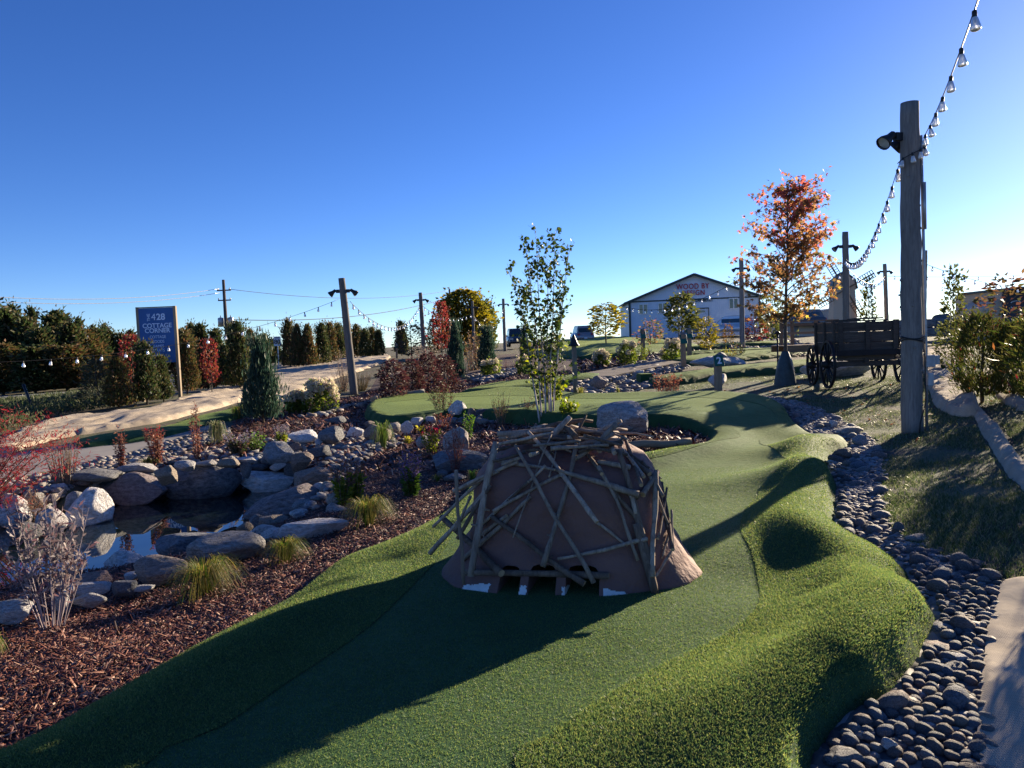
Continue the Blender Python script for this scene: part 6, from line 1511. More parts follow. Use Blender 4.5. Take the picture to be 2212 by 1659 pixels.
# main pole with conduit, boxes and cables
e, b, d, r = pole(1965, 222, 10.4, 43, 1971, 'tallest nearest weathered light pole with conduit and grey boxes, right of the wagon', ((-1, .3), (1, 2.4)), .10, M_POLE, base_py=935, spot_s=.9)
PB, PD, PR = Vector(b), d, r
q = Vector((PR + .02, -.04, 0))
MB().tube([q + Vector((.02, 0, -.05)), q + Vector((.02, 0, 1.0)), q + PD * .5 + Vector((-.0, 0, 0)), q + PD * .9 + Vector((-.03, 0, 0))], .02, 8).build('conduit', M_GALV, e)
MB().tube([q + PD * .62 + Vector((.0, -.02, 0)), q + PD * .76 + Vector((-.005, -.02, 0))], .026, 8).build('conduit_fitting', M_GALV, e)
MB().box(q + Vector((.05, -.02, 1.02)), (.13, .10, .17)).build('junction_box', M_BOX, e, bev=.008); MB().box(q + Vector((.05, -.03, .76)), (.085, .07, .18)).build('junction_box', M_BOX, e, bev=.008)
MB().box(q + Vector((.15, -.02, 1.03)), (.06, .07, .13)).build('outlet_cover', M_BOX, e, bev=.006)
for k in range(3):
    P = [Vector((math.cos(a) * (PR + .012), math.sin(a) * (PR + .012), 1.32 + .02 * k + .02 * math.sin(a * 2 + k))) for a in np.linspace(-3.3, .4, 14)]; MB().tube(P, .009, 6).build('cable', M_CABLE, e)
MB().tube([Vector((PR * .9, -PR * .6, 1.3)), Vector((PR * .8, -PR * .9, .9)), Vector((PR * .95, -PR * .75, .45)), Vector((PR * .2, -PR * 1.05, .15)), Vector((PR * .1, -PR * 1.1, -.02))], .008, 6).build('cable', M_CABLE, e)
# string wrapped round the main pole and the two spans from it
w0 = PB + PD * .83
lights(w0 + Vector((PR * 1.1, -.05, .28)), (0.35, -.9, 4.35), .38, 15, 'nearest string of clear bulbs sweeping overhead from the tallest pole', bs=1.0)
ew = empty('string_lights', w0, 0, 'short length of bulb string wound round the tallest pole', 'string lights', 'strings of festoon lights between the poles')
P = [Vector((math.cos(a) * (PR + .03), math.sin(a) * (PR + .03), .02 + .26 * (a + 3.2) / 3.6 - .06)) for a in np.linspace(-3.2, .4, 18)]; MB().tube(P, .006, 5).build('cable', M_CABLE, ew)
g_, s_ = bulb_meshes()
for i in (3, 6, 9, 12, 14, 16): o = link('bulb', g_, ew, P[i] * 1.05, (random.uniform(-.2, .2), random.uniform(-.3, .3), 0), .95); link('socket', s_, o)
PL = {}
def addp(k, *a, **kw): PL[k] = pole(*a, **kw)
addp('p2', 1826, 501, 23, 15, 1829, 'light pole standing in front of the windmill')
addp('p3', 1601, 558, 35, 11, 1604, 'light pole between the shop building and the red maple', ((-1, 0), (1, .2)))
addp('p4', 738, 601, 24, 17, 765, 'leaning light pole rising from the planting bed on the left', base_py=852)
addp('p5', 908, 632, 45, 9.5, 916, 'second light pole, left of the big yellow tree', y if False else None) if False else addp('p5', 908, 632, 45, 9.5, 916, 'light pole left of the big yellow tree')
addp('p6', 1020, 650, 42, 6, 1025, 'thin light pole in front of the big yellow tree')
addp('p7', 1087, 645, 58, 7, 1091, 'light pole left of the birch')
addp('p8', 1911, 570, 42, 9, 1917, 'light pole right of the windmill', ((-1, 0), (1, 0)), .10, M_POLED)
addp('p9', 1998, 541, 27, 12, 1993, 'light pole close behind the right side of the tallest pole', ((-1, 0),), .10, M_POLED)
addp('p10', 2147, 633, 48, 5, 2152, 'short wooden post left of the dark shop board', ())
addp('p11', 1466, 668, 60, 4, 1467, 'slim white pole before the shop building letters', ((-1, 0),), .1)
def atp(k, f, dx=0): e_, b_, d_, r_ = PL[k]; return Vector(b_) + d_ * f + Vector((dx, 0, 0))
lights(w0 + Vector((-PR - .02, -.05, 0)), atp('p2', .80), .62, 20, 'string of bulbs sagging from the tallest pole down to the pole by the windmill')
lights(atp('p4', .82, -.2), (-17., 8., 3.2), 1.62, 34, 'long string of bulbs crossing in front of the blue sign', bs=1.0)
lights(atp('p4', .80, .2), atp('p5', .80, -.1), 1.1, 22, 'string of bulbs from the leaning pole to the pole by the yellow tree', True, 1.2, .010)
lights(atp('p5', .80, .1), atp('p6', .78), .5, 12, 'string of bulbs in front of the red maple by the yellow tree', True, 1.2, .010)
lights(atp('p6', .76), atp('p7', .82), 1.1, 10, 'string of bulbs across the yellow tree crown', True, 1.3, .010)
lights(atp('p3', .80, .1), atp('p2', .72), .9, 12, 'string of bulbs passing behind the maple crown', True, 1.2, .009)
lights(atp('p3', .78, -.1), (7.0, 44, Tz(7, 44) + 2.6), .7, 16, 'row of white bulbs hanging across the shop building front', True, 1.5, .014)
lights(atp('p2', .74), atp('p8', .84), .5, 12, 'string of bulbs right of the windmill', True, 1.2, .010)
lights(atp('p9', .86, .1), (26, 27, Tz(26, 27) + 3.1), 1.1, 26, 'sagging string of bulbs at the right edge behind the hedge', True, 1.2, .009)
lights(atp('p8', .84, .1), (42, 34, Tz(42, 34) + 4.6), .8, 26, 'higher string of bulbs running to the right edge', True, 1.3, .010)
# blue sign
M_SIGN = simple('navy_sign_board', (.02, .10, .31), .5, var=.12, scale=3, bump=0); M_LET = simple('sign_lettering', (.62, .74, .92), .6, var=.03, bump=0)
M_LETW = simple('white_lettering', (.75, .78, .80), .6, var=.03, bump=0)
SY = G(385, 864)[1]; tl, tr, bl, brr = [Vector(at_y(*p, SY)) for p in ((297, 669), (371, 661.5), (309, 786), (383, 781))]
sg = empty('shop_sign', G(385, 864), 0, 'tall navy blue sign board on wooden posts beside the cedars', 'sign'); s0 = Vector(sg.location)
wv = (tr - tl); SW = wv.length; SH = ((tl - bl).length + (tr - brr).length) / 2; c0 = (tl + tr + bl + brr) / 4
wang = math.atan2(wv.z, wv.x)
SZ = c0 - s0
MB().box((0, 0, 0), (SW, .03, SH)).build('panel', M_SIGN, sg, SZ, (0, 0, 0), bev=.004)
for s in (-1, 1): MB().beam(SZ + Vector((s * (SW / 2 + .04), .03, SH / 2 + .04)), Vector((SZ.x + s * (SW / 2 + .04), SZ.y + .03, -.15 if s > 0 else (Tz(s0.x + SZ.x - SW / 2, s0.y) - s0.z - .1))), .08, .09, (0, 1, 0)).build('post', M_POLED, sg)
MB().box(SZ + Vector((0, 0, SH / 2 + .02)), (SW, .05, .03)).build('top_rail', M_POLED, sg)
def text(body, size_, loc, mat, parent, name='lettering', ext=.003, off=.0, align='CENTER', rot=(math.pi / 2, 0, 0), sx=1.0, spacing=1.0):
    cu = bpy.data.curves.new('t', 'FONT'); cu.body = body; cu.size = size_; cu.align_x = align; cu.align_y = 'CENTER'; cu.extrude = ext; cu.offset = off; cu.space_character = spacing
    ob = bpy.data.objects.new('t', cu); COL.objects.link(ob); dg = bpy.context.evaluated_depsgraph_get(); dg.update()
    me = bpy.data.meshes.new_from_object(ob.evaluated_get(dg)); bpy.data.objects.remove(ob)
    me.materials.clear(); me.materials.append(mat); o = link(name, me, parent, loc, rot, (sx, 1, 1)); return o
def st(body, sz, fx, fz, **k): return text(body, sz * SH, SZ + Vector(((fx - .5) * SW, -.022, (.5 - fz) * SH)), M_LET, sg, off=k.pop('off', .001), **k)
st('THE', .075, .29, .17, rot=(math.pi / 2, -math.pi / 2, 0)); st('4', .17, .43, .17, off=.0); st('28', .16, .64, .17, off=.006)
st('COTTAGE', .115, .52, .325, off=.003); st('CORNER', .115, .52, .415, off=.003)
st('COTTAGE', .075, .52, .53, off=0, sx=.85); st('GOODS', .075, .52, .615, off=0, sx=.85); st('GAMES', .075, .52, .70, off=0, sx=.85); st('TREATS', .075, .52, .775, off=0, sx=.85); st('NEXT', .055, .42, .875, off=.002)
# hole number posts
M_GP = simple('green_number_plate', (.01, .10, .075), .4, var=.05, bump=0); M_PST = wood_mat('cedar_post_wood', (.26, .19, .13), (.46, .36, .26), 5, .8, (3, 3, .3), .4)
def hole_post(x, t, b, w, label, num=None, y=None):
    g = G(x, b) if y is None else np.array([at_y(x, b, y)[0], y, Tz(at_y(x, b, y)[0], y)]); H = at_y(x, t, g[1])[2] - g[2]; W_ = size(w, g[1])
    e = empty('hole_post', g, .12, label, 'hole marker', 'hole number posts')
    hh = H * .80 if num else H
    mb = MB(); a = W_ / 2; mb.add([(-a, -a, -.1), (a, -a, -.1), (a, a, -.1), (-a, a, -.1), (-a, -a, hh - .0), (a, -a, hh - .0), (a, a, hh + a * 1.2), (-a, a, hh + a * 1.2)], [(3, 2, 1, 0), (4, 5, 6, 7), (0, 1, 5, 4), (1, 2, 6, 5), (2, 3, 7, 6), (3, 0, 4, 7)]); mb.build('post', M_PST, e)
    pl = MB().box((0, 0, 0), (W_ * 1.65, .02, H * .30)).build('number_plate', M_GP, e, (0, -a * .9, H * .87), (rad(-24), 0, 0), bev=.004)
    if num: text(num, H * .26, (0, -.013, -.01), M_LETW, pl, 'number', off=.006)
hole_post(1552, 768, 850, 13, 'nearest hole marker post with a green plate numbered 2 on the lawn', '2')
hole_post(1389, 714, 745, 7, 'plain slanted hole marker post by the far rolling green', None, 30)
hole_post(1476, 723, 768, 9, 'hole marker post with a small green top in front of the far mulch bed', None, 24)
hole_post(1489, 713, 752, 8, 'hole marker post just behind the one in the far mulch bed', None, 28)
hole_post(857, 744, 766, 4, 'short distant marker post on the left hill', None, 50)
hole_post(2113, 655, 700, 6, 'marker post with a small hood above the right hedge', None, 40)
hole_post(2131, 659, 700, 5, 'plain short post above the right hedge', None, 42)
g = np.array([at_y(1242, 815, 17)[0], 17, 0]); g[2] = Tz(g[0], g[1]); e = empty('birdhouse_post', g, .1, 'wooden post topped by a dark pointed lantern cap behind the birch', 'lantern post'); H = at_y(1240, 748, 17)[2] - g[2]
MB().box((0, 0, H / 2 - .05), (.10, .10, H + .1)).build('post', M_POLE, e); MB().lathe([(.13, H), (.14, H + .02), (.10, H + .08), (.02, H + .27), (.0, H + .28)], n=8, smooth=False).build('cap', M_BLACK, e)
# watering bag and black path lamp
g = G(1697, 831); H = at_y(1697, 758, g[1])[2] - g[2]; mb = MB(); prof_ = [(.26, 0), (.255, .03), (.235, H * .25), (.20, H * .5), (.15, H * .75), (.105, H * .9), (.075, H)]
V = []; N_ = 20
for r_, z in prof_:
    for i in range(N_): a = 2 * math.pi * i / N_; k = 1 + .06 * math.sin(a * 5 + z * 4) + .03 * math.sin(a * 11); V.append((r_ * k * math.cos(a), r_ * k * math.sin(a), z))
F = [(k * N_ + i, k * N_ + (i + 1) % N_, (k + 1) * N_ + (i + 1) % N_, (k + 1) * N_ + i) for k in range(len(prof_) - 1) for i in range(N_)]
o = link('watering_bag', mesh_np('watering_bag', V, F, simple('dark_green_tarp', (.035, .055, .06), .5, scale=12, bump=.5, bdist=.02), True), None, Vector(g) + Vector((0, 0, -.01))); tag(o, 'dark tree watering bag zipped round the maple trunk', 'watering bag')
g = G(1681, 826); H = at_y(1681, 722, g[1])[2] - g[2]; e = empty('path_lamp', g, 0, 'thin black path lamp post beside the watering bag', 'path lamp')
MB().tube([(0, 0, -.1), (0, 0, H)], .022, 8).build('post', M_BLACK, e); MB().lathe([(.02, H - .02), (.05, H), (.085, H + .02), (.06, H + .06), (.0, H + .09)], n=12).build('lamp_head', M_BLACK, e)
# wagon
M_WAG = wood_mat('dark_weathered_plank', (.045, .037, .03), (.13, .11, .092), 5, .85, (.3, 3, 3), .5); M_IRON = simple('blackened_iron', (.018, .018, .02), .6, .4, bump=.2)
wy = 15.7; wx = at_y(1866, 800, wy)[0]; wz = Tz(wx, wy)
wag = empty('wagon', (wx, wy, wz), rad(-8), 'old dark wooden farm wagon with spoked wheels on the lawn', 'wagon')
def wheel(x, y, R_, px):
    wh = MB(); P = [(0, math.cos(a) * R_, math.sin(a) * R_) for a in np.linspace(0, 2 * math.pi, 33)]
    n_ = 32; V = []; 
    for i in range(n_):
        a = 2 * math.pi * i / n_
        for rr, xx in ((R_, -.028), (R_, .028), (R_ - .05, .024), (R_ - .05, -.024)): V.append((xx, math.cos(a) * rr, math.sin(a) * rr))
    F = [(i * 4 + k, ((i + 1) % n_) * 4 + k, ((i + 1) % n_) * 4 + (k + 1) % 4, i * 4 + (k + 1) % 4) for i in range(n_) for k in range(4)]
    o = link('wheel', mesh_np('rim', V, F, M_IRON), wag, (x, y, R_ - .03))
    hb = MB(); hb.lathe([(.03, -.13), (.06, -.12), (.085, -.03), (.085, .03), (.06, .12), (.03, .13)], n=12, M=Matrix.Rotation(rad(90), 3, 'Y')); hb.build('hub', M_IRON, o)
    for k in range(12):
        a = 2 * math.pi * k / 12 + .1; d_ = Vector((0, math.cos(a), math.sin(a))); MB().tube([d_ * .07, d_ * (R_ - .04)], [.022, .015], 6).build('spoke', M_IRON, o)
wheel(-.78, -.1, .53, 0); wheel(.78, -.1, .53, 0); wheel(-.74, 1.25, .47, 0); wheel(.74, 1.25, .47, 0)
MB().box((0, -.1, .50), (1.5, .10, .11)).build('rear_axle', M_WAG, wag); MB().box((0, 1.25, .45), (1.46, .10, .10)).build('front_axle', M_WAG, wag); MB().box((0, -.1, .64), (1.15, .12, .14)).build('bolster', M_WAG, wag)
MB().box((0, .6, .56), (.09, 1.6, .09)).build('reach_pole', M_WAG, wag); MB().tube([(0, 1.3, .45), (.1, 2.8, .25)], .04, 8).build('drawbar', M_WAG, wag)
for s in (-1, 1): MB().tube([(s * .5, -.1, .60), (s * .25, .7, .55), (0, 1.2, .55)], .022, 6).build('brace', M_IRON, wag)
fl = .72; bh = .68; bl_ = 1.6
for i in range(7): MB().box((-.51 + i * .17, bl_ / 2 - .2, fl), (.16, bl_, .035)).build('floor_board', M_WAG, wag)
for j, (zc, hh) in enumerate([(fl + .13, .22), (fl + .36, .22), (fl + .58, .20)]):
    MB().box((0, -.22, zc), (1.2, .035, hh - .002)).build('board', M_WAG, wag, bev=.003); MB().box((0, bl_ - .18, zc), (1.2, .035, hh - .008)).build('board', M_WAG, wag, bev=.006)
    for s in (-1, 1): MB().box((s * .61, bl_ / 2 - .2, zc), (.035, bl_ + .04, hh - .008)).build('board', M_WAG, wag, bev=.006)
for x_ in (-.55, 0, .56): MB().box((x_, -.262, fl + .34), (.09, .05, .74)).build('stake', M_WAG, wag, bev=.005)
for s in (-1, 1):
    for y_ in (0, .7, 1.4): MB().box((s * .652, y_ - .12, fl + .34), (.05, .09, .74)).build('stake', M_WAG, wag, bev=.005)
MB().box((0, -.28, fl + .02), (1.3, .05, .12)).build('sill', M_IRON, wag)
MB().box((-.35, .3, fl + .73), (.55, .6, .03)).build('lid_board', M_WAG, wag); MB().box((.2, .5, fl + .76), (.6, .5, .03)).build('lid_board', M_WAG, wag); MB().box((-.05, .1, fl + .71), (1.1, .3, .025)).build('lid_board', M_WAG, wag)
# footbridge with railing
M_DECK = wood_mat('stained_deck_wood', (.20, .12, .07), (.38, .25, .155), 5, .75, (.3, 3, 3), .4)
fy = 25; A = at_y(1697, 748, fy); B = at_y(1800, 744, fy); fb = empty('footbridge', (A[0], fy, min(A[2], B[2])), 0, 'low wooden footbridge with a post and rail balustrade behind the maple', 'footbridge'); L = B[0] - A[0] + .8
n_ = int(L / .15)
for i in range(n_): MB().box((i * .15 + .07, .6, .0), (.14, 1.5, .035)).build('plank', M_DECK, fb)
MB().box((L / 2, -.16, -.10), (L, .05, .24)).build('fascia', M_DECK, fb); MB().box((L / 2, 1.37, -.10), (L, .05, .24)).build('fascia', M_DECK, fb)
for x_ in (.33, .73, 1.6, 2.4): MB().box((x_, 1.25, .42), (.10, .10, .86)).build('post', M_DECK, fb)
MB().box((L / 2 - .1, 1.25, .87), (L + .1, .13, .04)).build('rail', M_DECK, fb); MB().box((L / 2 + .1, 1.19, .44), (L - .5, .04, .09)).build('rail', M_DECK, fb); MB().box((L / 2 + .1, 1.19, .74), (L - .5, .04, .09)).build('rail', M_DECK, fb)
# shop building
def siding(name, col, scale, ax='X', depth=.02):
    m, n, l, b, o = newmat(name); v = _coords(n, l); w = n.new('ShaderNodeTexWave'); w.bands_direction = ax; w.inputs['Scale'].default_value = scale; w.wave_profile = 'SAW'; l.new(v, w.inputs['Vector'])
    t = _noise(n, l, v, .8, 4); r = _ramp(n, l, t.outputs[0], [(.3, tuple(x * .9 for x in col)), (.7, col)]); l.new(r.outputs[0], b.inputs['Base Color']); b.inputs['Roughness'].default_value = .5; _bump(n, l, b, w.outputs['Fac'], .6, depth); return m
M_STEEL = siding('blue_grey_steel_siding', (.60, .69, .80), 1.6); M_TRIM = simple('dark_green_trim', (.025, .045, .045), .5, bump=0); M_ROOF = siding('dark_green_steel_roof', (.05, .075, .07), 2)
M_WHITE = simple('white_trim', (.72, .73, .74), .5, var=.05, bump=0); M_PANE = simple('dark_window_glass', (.02, .035, .035), .08, var=.1, bump=0, spec=.9)
by = 77; a = at_y(1360, 727, by); b = at_y(1637, 716, by); bz = min(a[2], b[2]) - .3; WB = b[0] - a[0]
ze = at_y(1360, 653, by)[2] - bz; zp = at_y(1497, 595, by)[2] - bz
shop = empty('shop_building', (a[0], by, bz), rad(-4), 'grey-blue steel sided gabled workshop with red letters on its front', 'building')
dp = 11; V = [(0, 0, 0), (WB, 0, 0), (WB, 0, ze), (WB / 2, 0, zp), (0, 0, ze), (0, dp, 0), (WB, dp, 0), (WB, dp, ze), (WB / 2, dp, zp), (0, dp, ze)]
link('wall', mesh_np('wall', V, [(0, 1, 2, 3, 4), (5, 9, 8, 7, 6), (0, 4, 9, 5), (1, 6, 7, 2)], M_STEEL), shop)
sl = math.atan2(zp - ze, WB / 2); ov = .55
for s in (-1, 1):
    L = (WB / 2) / math.cos(sl) + ov; cx_ = WB / 2 + s * (L / 2) * math.cos(sl); cz = zp + .10 - (L / 2) * math.sin(sl)
    MB().box((0, 0, 0), (L, dp + .9, .10)).build('roof_slope', M_ROOF, shop, (cx_, dp / 2 - .05, cz), (0, s * sl, 0))
    MB().box((0, 0, 0), (L, .06, .26)).build('fascia', M_TRIM, shop, (cx_, -.54, cz - .06), (0, s * sl, 0))
MB().box((WB / 2, -.03, ze + .03), (WB, .05, .14)).build('trim_band', M_TRIM, shop); MB().box((.08, -.05, ze / 2), (.22, .08, ze)).build('corner_trim', M_TRIM, shop); MB().box((WB - .07, -.05, ze / 2), (.14, .08, ze)).build('corner_trim', M_TRIM, shop)
def wx_(px): return (at_y(px, 700, by)[0] - a[0])
def wz_(px, py): return at_y(px, py, by)[2] - bz
def C7(x, y): return ((1500 + x / 4.809) * .864, (640 + y / 4.809) * .864)
for x0, y0, x1, y1 in [(468, 578, 578, 702), (700, 565, 805, 690), (1530, 512, 1642, 640)]:
    p0, p1 = C7(x0, y0), C7(x1, y1); X0, X1 = wx_(p0[0]), wx_(p1[0]); Z1, Z0 = wz_(p0[0], p0[1]), wz_(p1[0], p1[1])
    wN = MB().box(((X0 + X1) / 2, -.05, (Z0 + Z1) / 2), (X1 - X0, .10, Z1 - Z0)).build('window', M_WHITE, shop)
    for s in (-1, 1): MB().box(((X0 + X1) / 2 + s * (X1 - X0) * .235, -.095, (Z0 + Z1) / 2), ((X1 - X0) * .36, .02, (Z1 - Z0) * .84)).build('pane', M_PANE, wN)
p0, p1 = C7(1150, 640), C7(1287, 805); X0, X1, Z1, Z0 = wx_(p0[0]), wx_(p1[0]), wz_(*p0), wz_(*p1)
dr = MB().box(((X0 + X1) / 2, -.05, (Z0 + Z1) / 2 - .2), (X1 - X0, .10, Z1 - Z0 + .4)).build('door', simple('pale_blue_door', (.48, .54, .62), .5, bump=0), shop)
MB().box(((X0 + X1) / 2, -.07, Z1 + .05), (X1 - X0 + .16, .10, .12)).build('door_frame', M_TRIM, dr); MB().box((X1 + .04, -.07, (Z0 + Z1) / 2 - .2), (.08, .10, Z1 - Z0 + .4)).build('door_frame', M_TRIM, dr); MB().box(((X0 + X1) / 2 - .1, -.11, Z1 - .28), (.75, .02, .2)).build('pane', M_PANE, dr)
M_RED = simple('red_sign_letter', (.45, .03, .05), .5, var=.05, bump=0)
def bt(body, x0, x1, yc, h, mat, off, sp=1.05):
    p0, p1 = C7(x0, yc), C7(x1, yc); Wt = wx_(p1[0]) - wx_(p0[0]); o = text(body, 1, ((wx_(p0[0]) + wx_(p1[0])) / 2, -.09, wz_((p0[0] + p1[0]) / 2, C7(0, yc)[1]) - .0), mat, shop, off=off, ext=.03, spacing=sp)
    w_ = max(v.co.x for v in o.data.vertices) - min(v.co.x for v in o.data.vertices); hh = size(h / 4.809 * .864, by); hv = max(v.co.y for v in o.data.vertices) - min(v.co.y for v in o.data.vertices)
    o.scale = (Wt / w_, hh / hv, 1)
bt('WOOD BY', 918, 1305, 372, 64, M_RED, .008, 1.12); bt('DESIGN', 985, 1250, 449, 60, M_RED, .008, 1.12); bt('CABINETRY', 1140, 1345, 537, 36, M_TRIM, .008)
p0, p1 = C7(1010, 800), C7(1180, 935); fe = empty('slat_fence', (at_y(p0[0], 720, 72)[0], 72, at_y(p0[0], p1[1], 72)[2]), 0, 'weathered vertical slat fence panel at the foot of the shop building', 'fence'); Wf = size(p1[0] - p0[0], 72); Hf = size(p1[1] - p0[1], 72)
for i in range(12): MB().box(((i + .5) * Wf / 12, 0, Hf / 2), (Wf / 12 * .8, .03, Hf)).build('slat', M_POLE, fe)
MB().box((Wf / 2, .04, Hf * .75), (Wf, .05, .1)).build('rail', M_POLE, fe); MB().box((Wf / 2, .04, Hf * .2), (Wf, .05, .1)).build('rail', M_POLE, fe)
# windmill
M_MILL = siding('tan_lap_siding', (.62, .50, .38), 3.2, 'Z', .03); my = 42; a = at_y(1792, 720, my); mz = Tz(a[0], my) - .2; mx = (at_y(1791, 660, my)[0] + at_y(1848, 660, my)[0]) / 2
mill = empty('windmill', (mx, my, mz), rad(-12), 'tan wooden windmill with four lattice sails beyond the light pole', 'windmill')
def mz_(y): return at_y(1820, y, my)[2] - mz
z1 = mz_(628); hw0, hw1 = size(26, my), size(21, my)
nb = 16
for k in range(nb):
    za, zb = z1 * k / nb, z1 * (k + 1) / nb; wa = hw0 + (hw1 - hw0) * k / nb; wb = hw0 + (hw1 - hw0) * (k + .85) / nb
    V = [(sx * wa * 1.01, sy * wa * 1.01, za) for sx, sy in ((-1, -1), (1, -1), (1, 1), (-1, 1))] + [(sx * wb * .985, sy * wb * .985, zb) for sx, sy in ((-1, -1), (1, -1), (1, 1), (-1, 1))]
    link('lap_board', mesh_np('lap_board', V, [(0, 1, 5, 4), (1, 2, 6, 5), (2, 3, 7, 6), (3, 0, 4, 7), (4, 5, 6, 7), (3, 2, 1, 0)], M_MILL), mill)
zt = mz_(590); w = hw1 * 1.12; pr = [(-w, z1), (-w * .82, z1 + (zt - z1) * .55), (0, zt), (w * .82, z1 + (zt - z1) * .55), (w, z1)]
V = [(x_, -hw1, z_) for x_, z_ in pr] + [(x_, hw1, z_) for x_, z_ in pr]; link('gable', mesh_np('gable', V, [(0, 4, 3, 2, 1), (5, 6, 7, 8, 9), (0, 5, 9, 4)], M_MILL), mill)
pr2 = [(x_ * 1.08, z_ + .05) for x_, z_ in pr]; 
for i in range(4): 
    (xa, za), (xb, zb) = pr2[i], pr2[i + 1]; MB().beam((xa, 0, za), (xb, 0, zb), hw1 * 2.3, .05, (-(zb - za), 0, xb - xa)).build('roof_panel', M_ROOF, mill)
hz = mz_(627); hub = MB().tube([(0, -hw1 - .05, 0), (0, -hw1 - .35, 0)], .10, 12).build('hub', M_DECK, mill, (0, 0, hz))
for k in range(4):
    ang = rad(29 + 90 * k); sa = empty('sail', (0, -hw1 - .25, hz)); sa.parent = mill; sa.rotation_euler = (0, -ang, 0); bl = size(64, my); bw = .22
    MB().box((bl * .5, 0, 0), (bl, .06, .08)).build('spar', M_DECK, sa)
    for yy in (-bw, bw): MB().box((bl * .73, 0, yy), (bl * .52, .04, .035)).build('lattice_rail', M_DECK, sa)
    for j in range(7): MB().box((bl * (.48 + .083 * j), 0, 0), (.035, .04, bw * 2)).build('lattice_rung', M_DECK, sa)
# low grey building behind, retaining wall, right shop
g0, g1 = at_y(1725, 700, 62), at_y(1800, 700, 62); lz = Tz(g0[0], 62); e = empty('low_building', (g0[0], 62, lz - .3), 0, 'low pale grey metal building with a sloping roof behind the windmill', 'building'); Wl = g1[0] - g0[0]
ha, hb_ = at_y(1725, 681, 62)[2] - lz + .3, at_y(1790, 669, 62)[2] - lz + .3
V = [(0, 0, 0), (Wl, 0, 0), (Wl, 0, hb_), (0, 0, ha), (0, 8, 0), (Wl, 8, 0), (Wl, 8, hb_), (0, 8, ha)]; M_LG = siding('pale_metal_siding', (.45, .44, .41), 2.0)
link('wall', mesh_np('wall', V, [(0, 1, 2, 3), (1, 5, 6, 2), (5, 4, 7, 6), (4, 0, 3, 7)], M_LG), e); V = [(-.1, -.1, ha), (Wl + .1, -.1, hb_ + .02), (Wl + .1, 8.1, hb_ + .02), (-.1, 8.1, ha)]; V += [(x_, y_, z_ + .12) for x_, y_, z_ in V]
link('roof', mesh_np('roof', V, [(3, 2, 1, 0), (4, 5, 6, 7), (0, 1, 5, 4), (1, 2, 6, 5), (2, 3, 7, 6), (3, 0, 4, 7)], M_GALV), e)
M_BLK = stone_mat('retaining_block', stops((.15, .165, .19), (.19, .20, .22), (.12, .135, .16))); rw = empty('retaining_wall', (at_y(1935, 725, 33)[0], 33, at_y(1935, 730, 33)[2]), rad(-3), 'retaining wall of large dark stone blocks right of the wagon', 'retaining wall'); bm_ = [mesh_np('block', *(lambda P, F: (np.sign(P) * np.abs(P) ** .25 * .5, F))(*rock_shape(700 + i, I3, .03, 0)), M_BLK, True) for i in range(3)]
Hc = size(19, 33)
for row_ in range(2):
    x_ = -.1 - row_ * .4
    while x_ < size(165, 33):
        L = random.uniform(1.0, 1.5); link('block', bm_[random.randrange(3)], rw, (x_ + L / 2, random.uniform(-.03, .03), Hc * (row_ + .5)), None, (L * 1.03, .7, Hc * 1.02)); x_ += L + .02
boulder(2018, 678, 2058, 700, 'dark', 'dark flat-topped rock standing on the retaining wall', yy=33, depth=.6)
boulder(2058, 686, 2080, 704, 'dark', 'low dark rock right of the flat-topped one on the retaining wall', yy=33, depth=.6)
boulder(2085, 684, 2120, 712, 'dark', 'dark rock mound behind the right hedge', yy=33, depth=.6)
boulder(2120, 686, 2175, 716, 'blue', 'long dark blue rock mound behind the right hedge', yy=33, depth=.6)
sy_ = 38; a = at_y(2178, 725, sy_); e = empty('cottage_shop', (a[0], sy_, a[2] - .5), 0, 'tan timber shop with a large dark blue board at the right frame edge', 'building'); Hs = at_y(2190, 624, sy_)[2] - e.location.z
MB().box((2.5, 2.5, Hs / 2), (5, 4, Hs - .1)).build('wall', M_MILL, e); MB().box((2.4, .40, Hs / 2 + .2), (4.8, .10, Hs - .6)).build('sign_board', simple('dark_blue_board', (.02, .03, .055), .5, var=.1, bump=0), e)
hl = at_y(2146, 650, sy_); MB().add([(-1.0, .6, 0), (0, .6, 0), (0, .6, Hs * .84), (-1.0, .6, Hs * .68), (-1.0, 3, 0), (0, 3, 0), (0, 3, Hs * .84), (-1.0, 3, Hs * .68)], [(0, 1, 2, 3), (4, 0, 3, 7), (3, 2, 6, 7), (1, 5, 6, 2)]).build('lean_to', M_MILL, e)
MB().box((2.5, 1.5, Hs), (5.4, 5, .12)).build('roof', M_ROOF, e)
lx = at_y(2204, 640, sy_)[0] - a[0]
P = [Vector((lx + math.cos(t) * .28, .33, Hs * .74 + math.sin(t) * .14)) for t in np.linspace(.3, 2.84, 10)]; MB().tube(P, .025, 5).build('logo_arc', M_LETW, e); P = [Vector((lx + math.cos(t) * .28, .33, Hs * .70 - math.sin(t) * .14)) for t in np.linspace(.3, 2.84, 10)]; MB().tube(P, .025, 5).build('logo_arc', M_LETW, e)
MB().box((lx, .33, Hs * .59), (.62, .02, .05)).build('logo_line', simple('green_line', (.10, .22, .08), .5, bump=0), e)
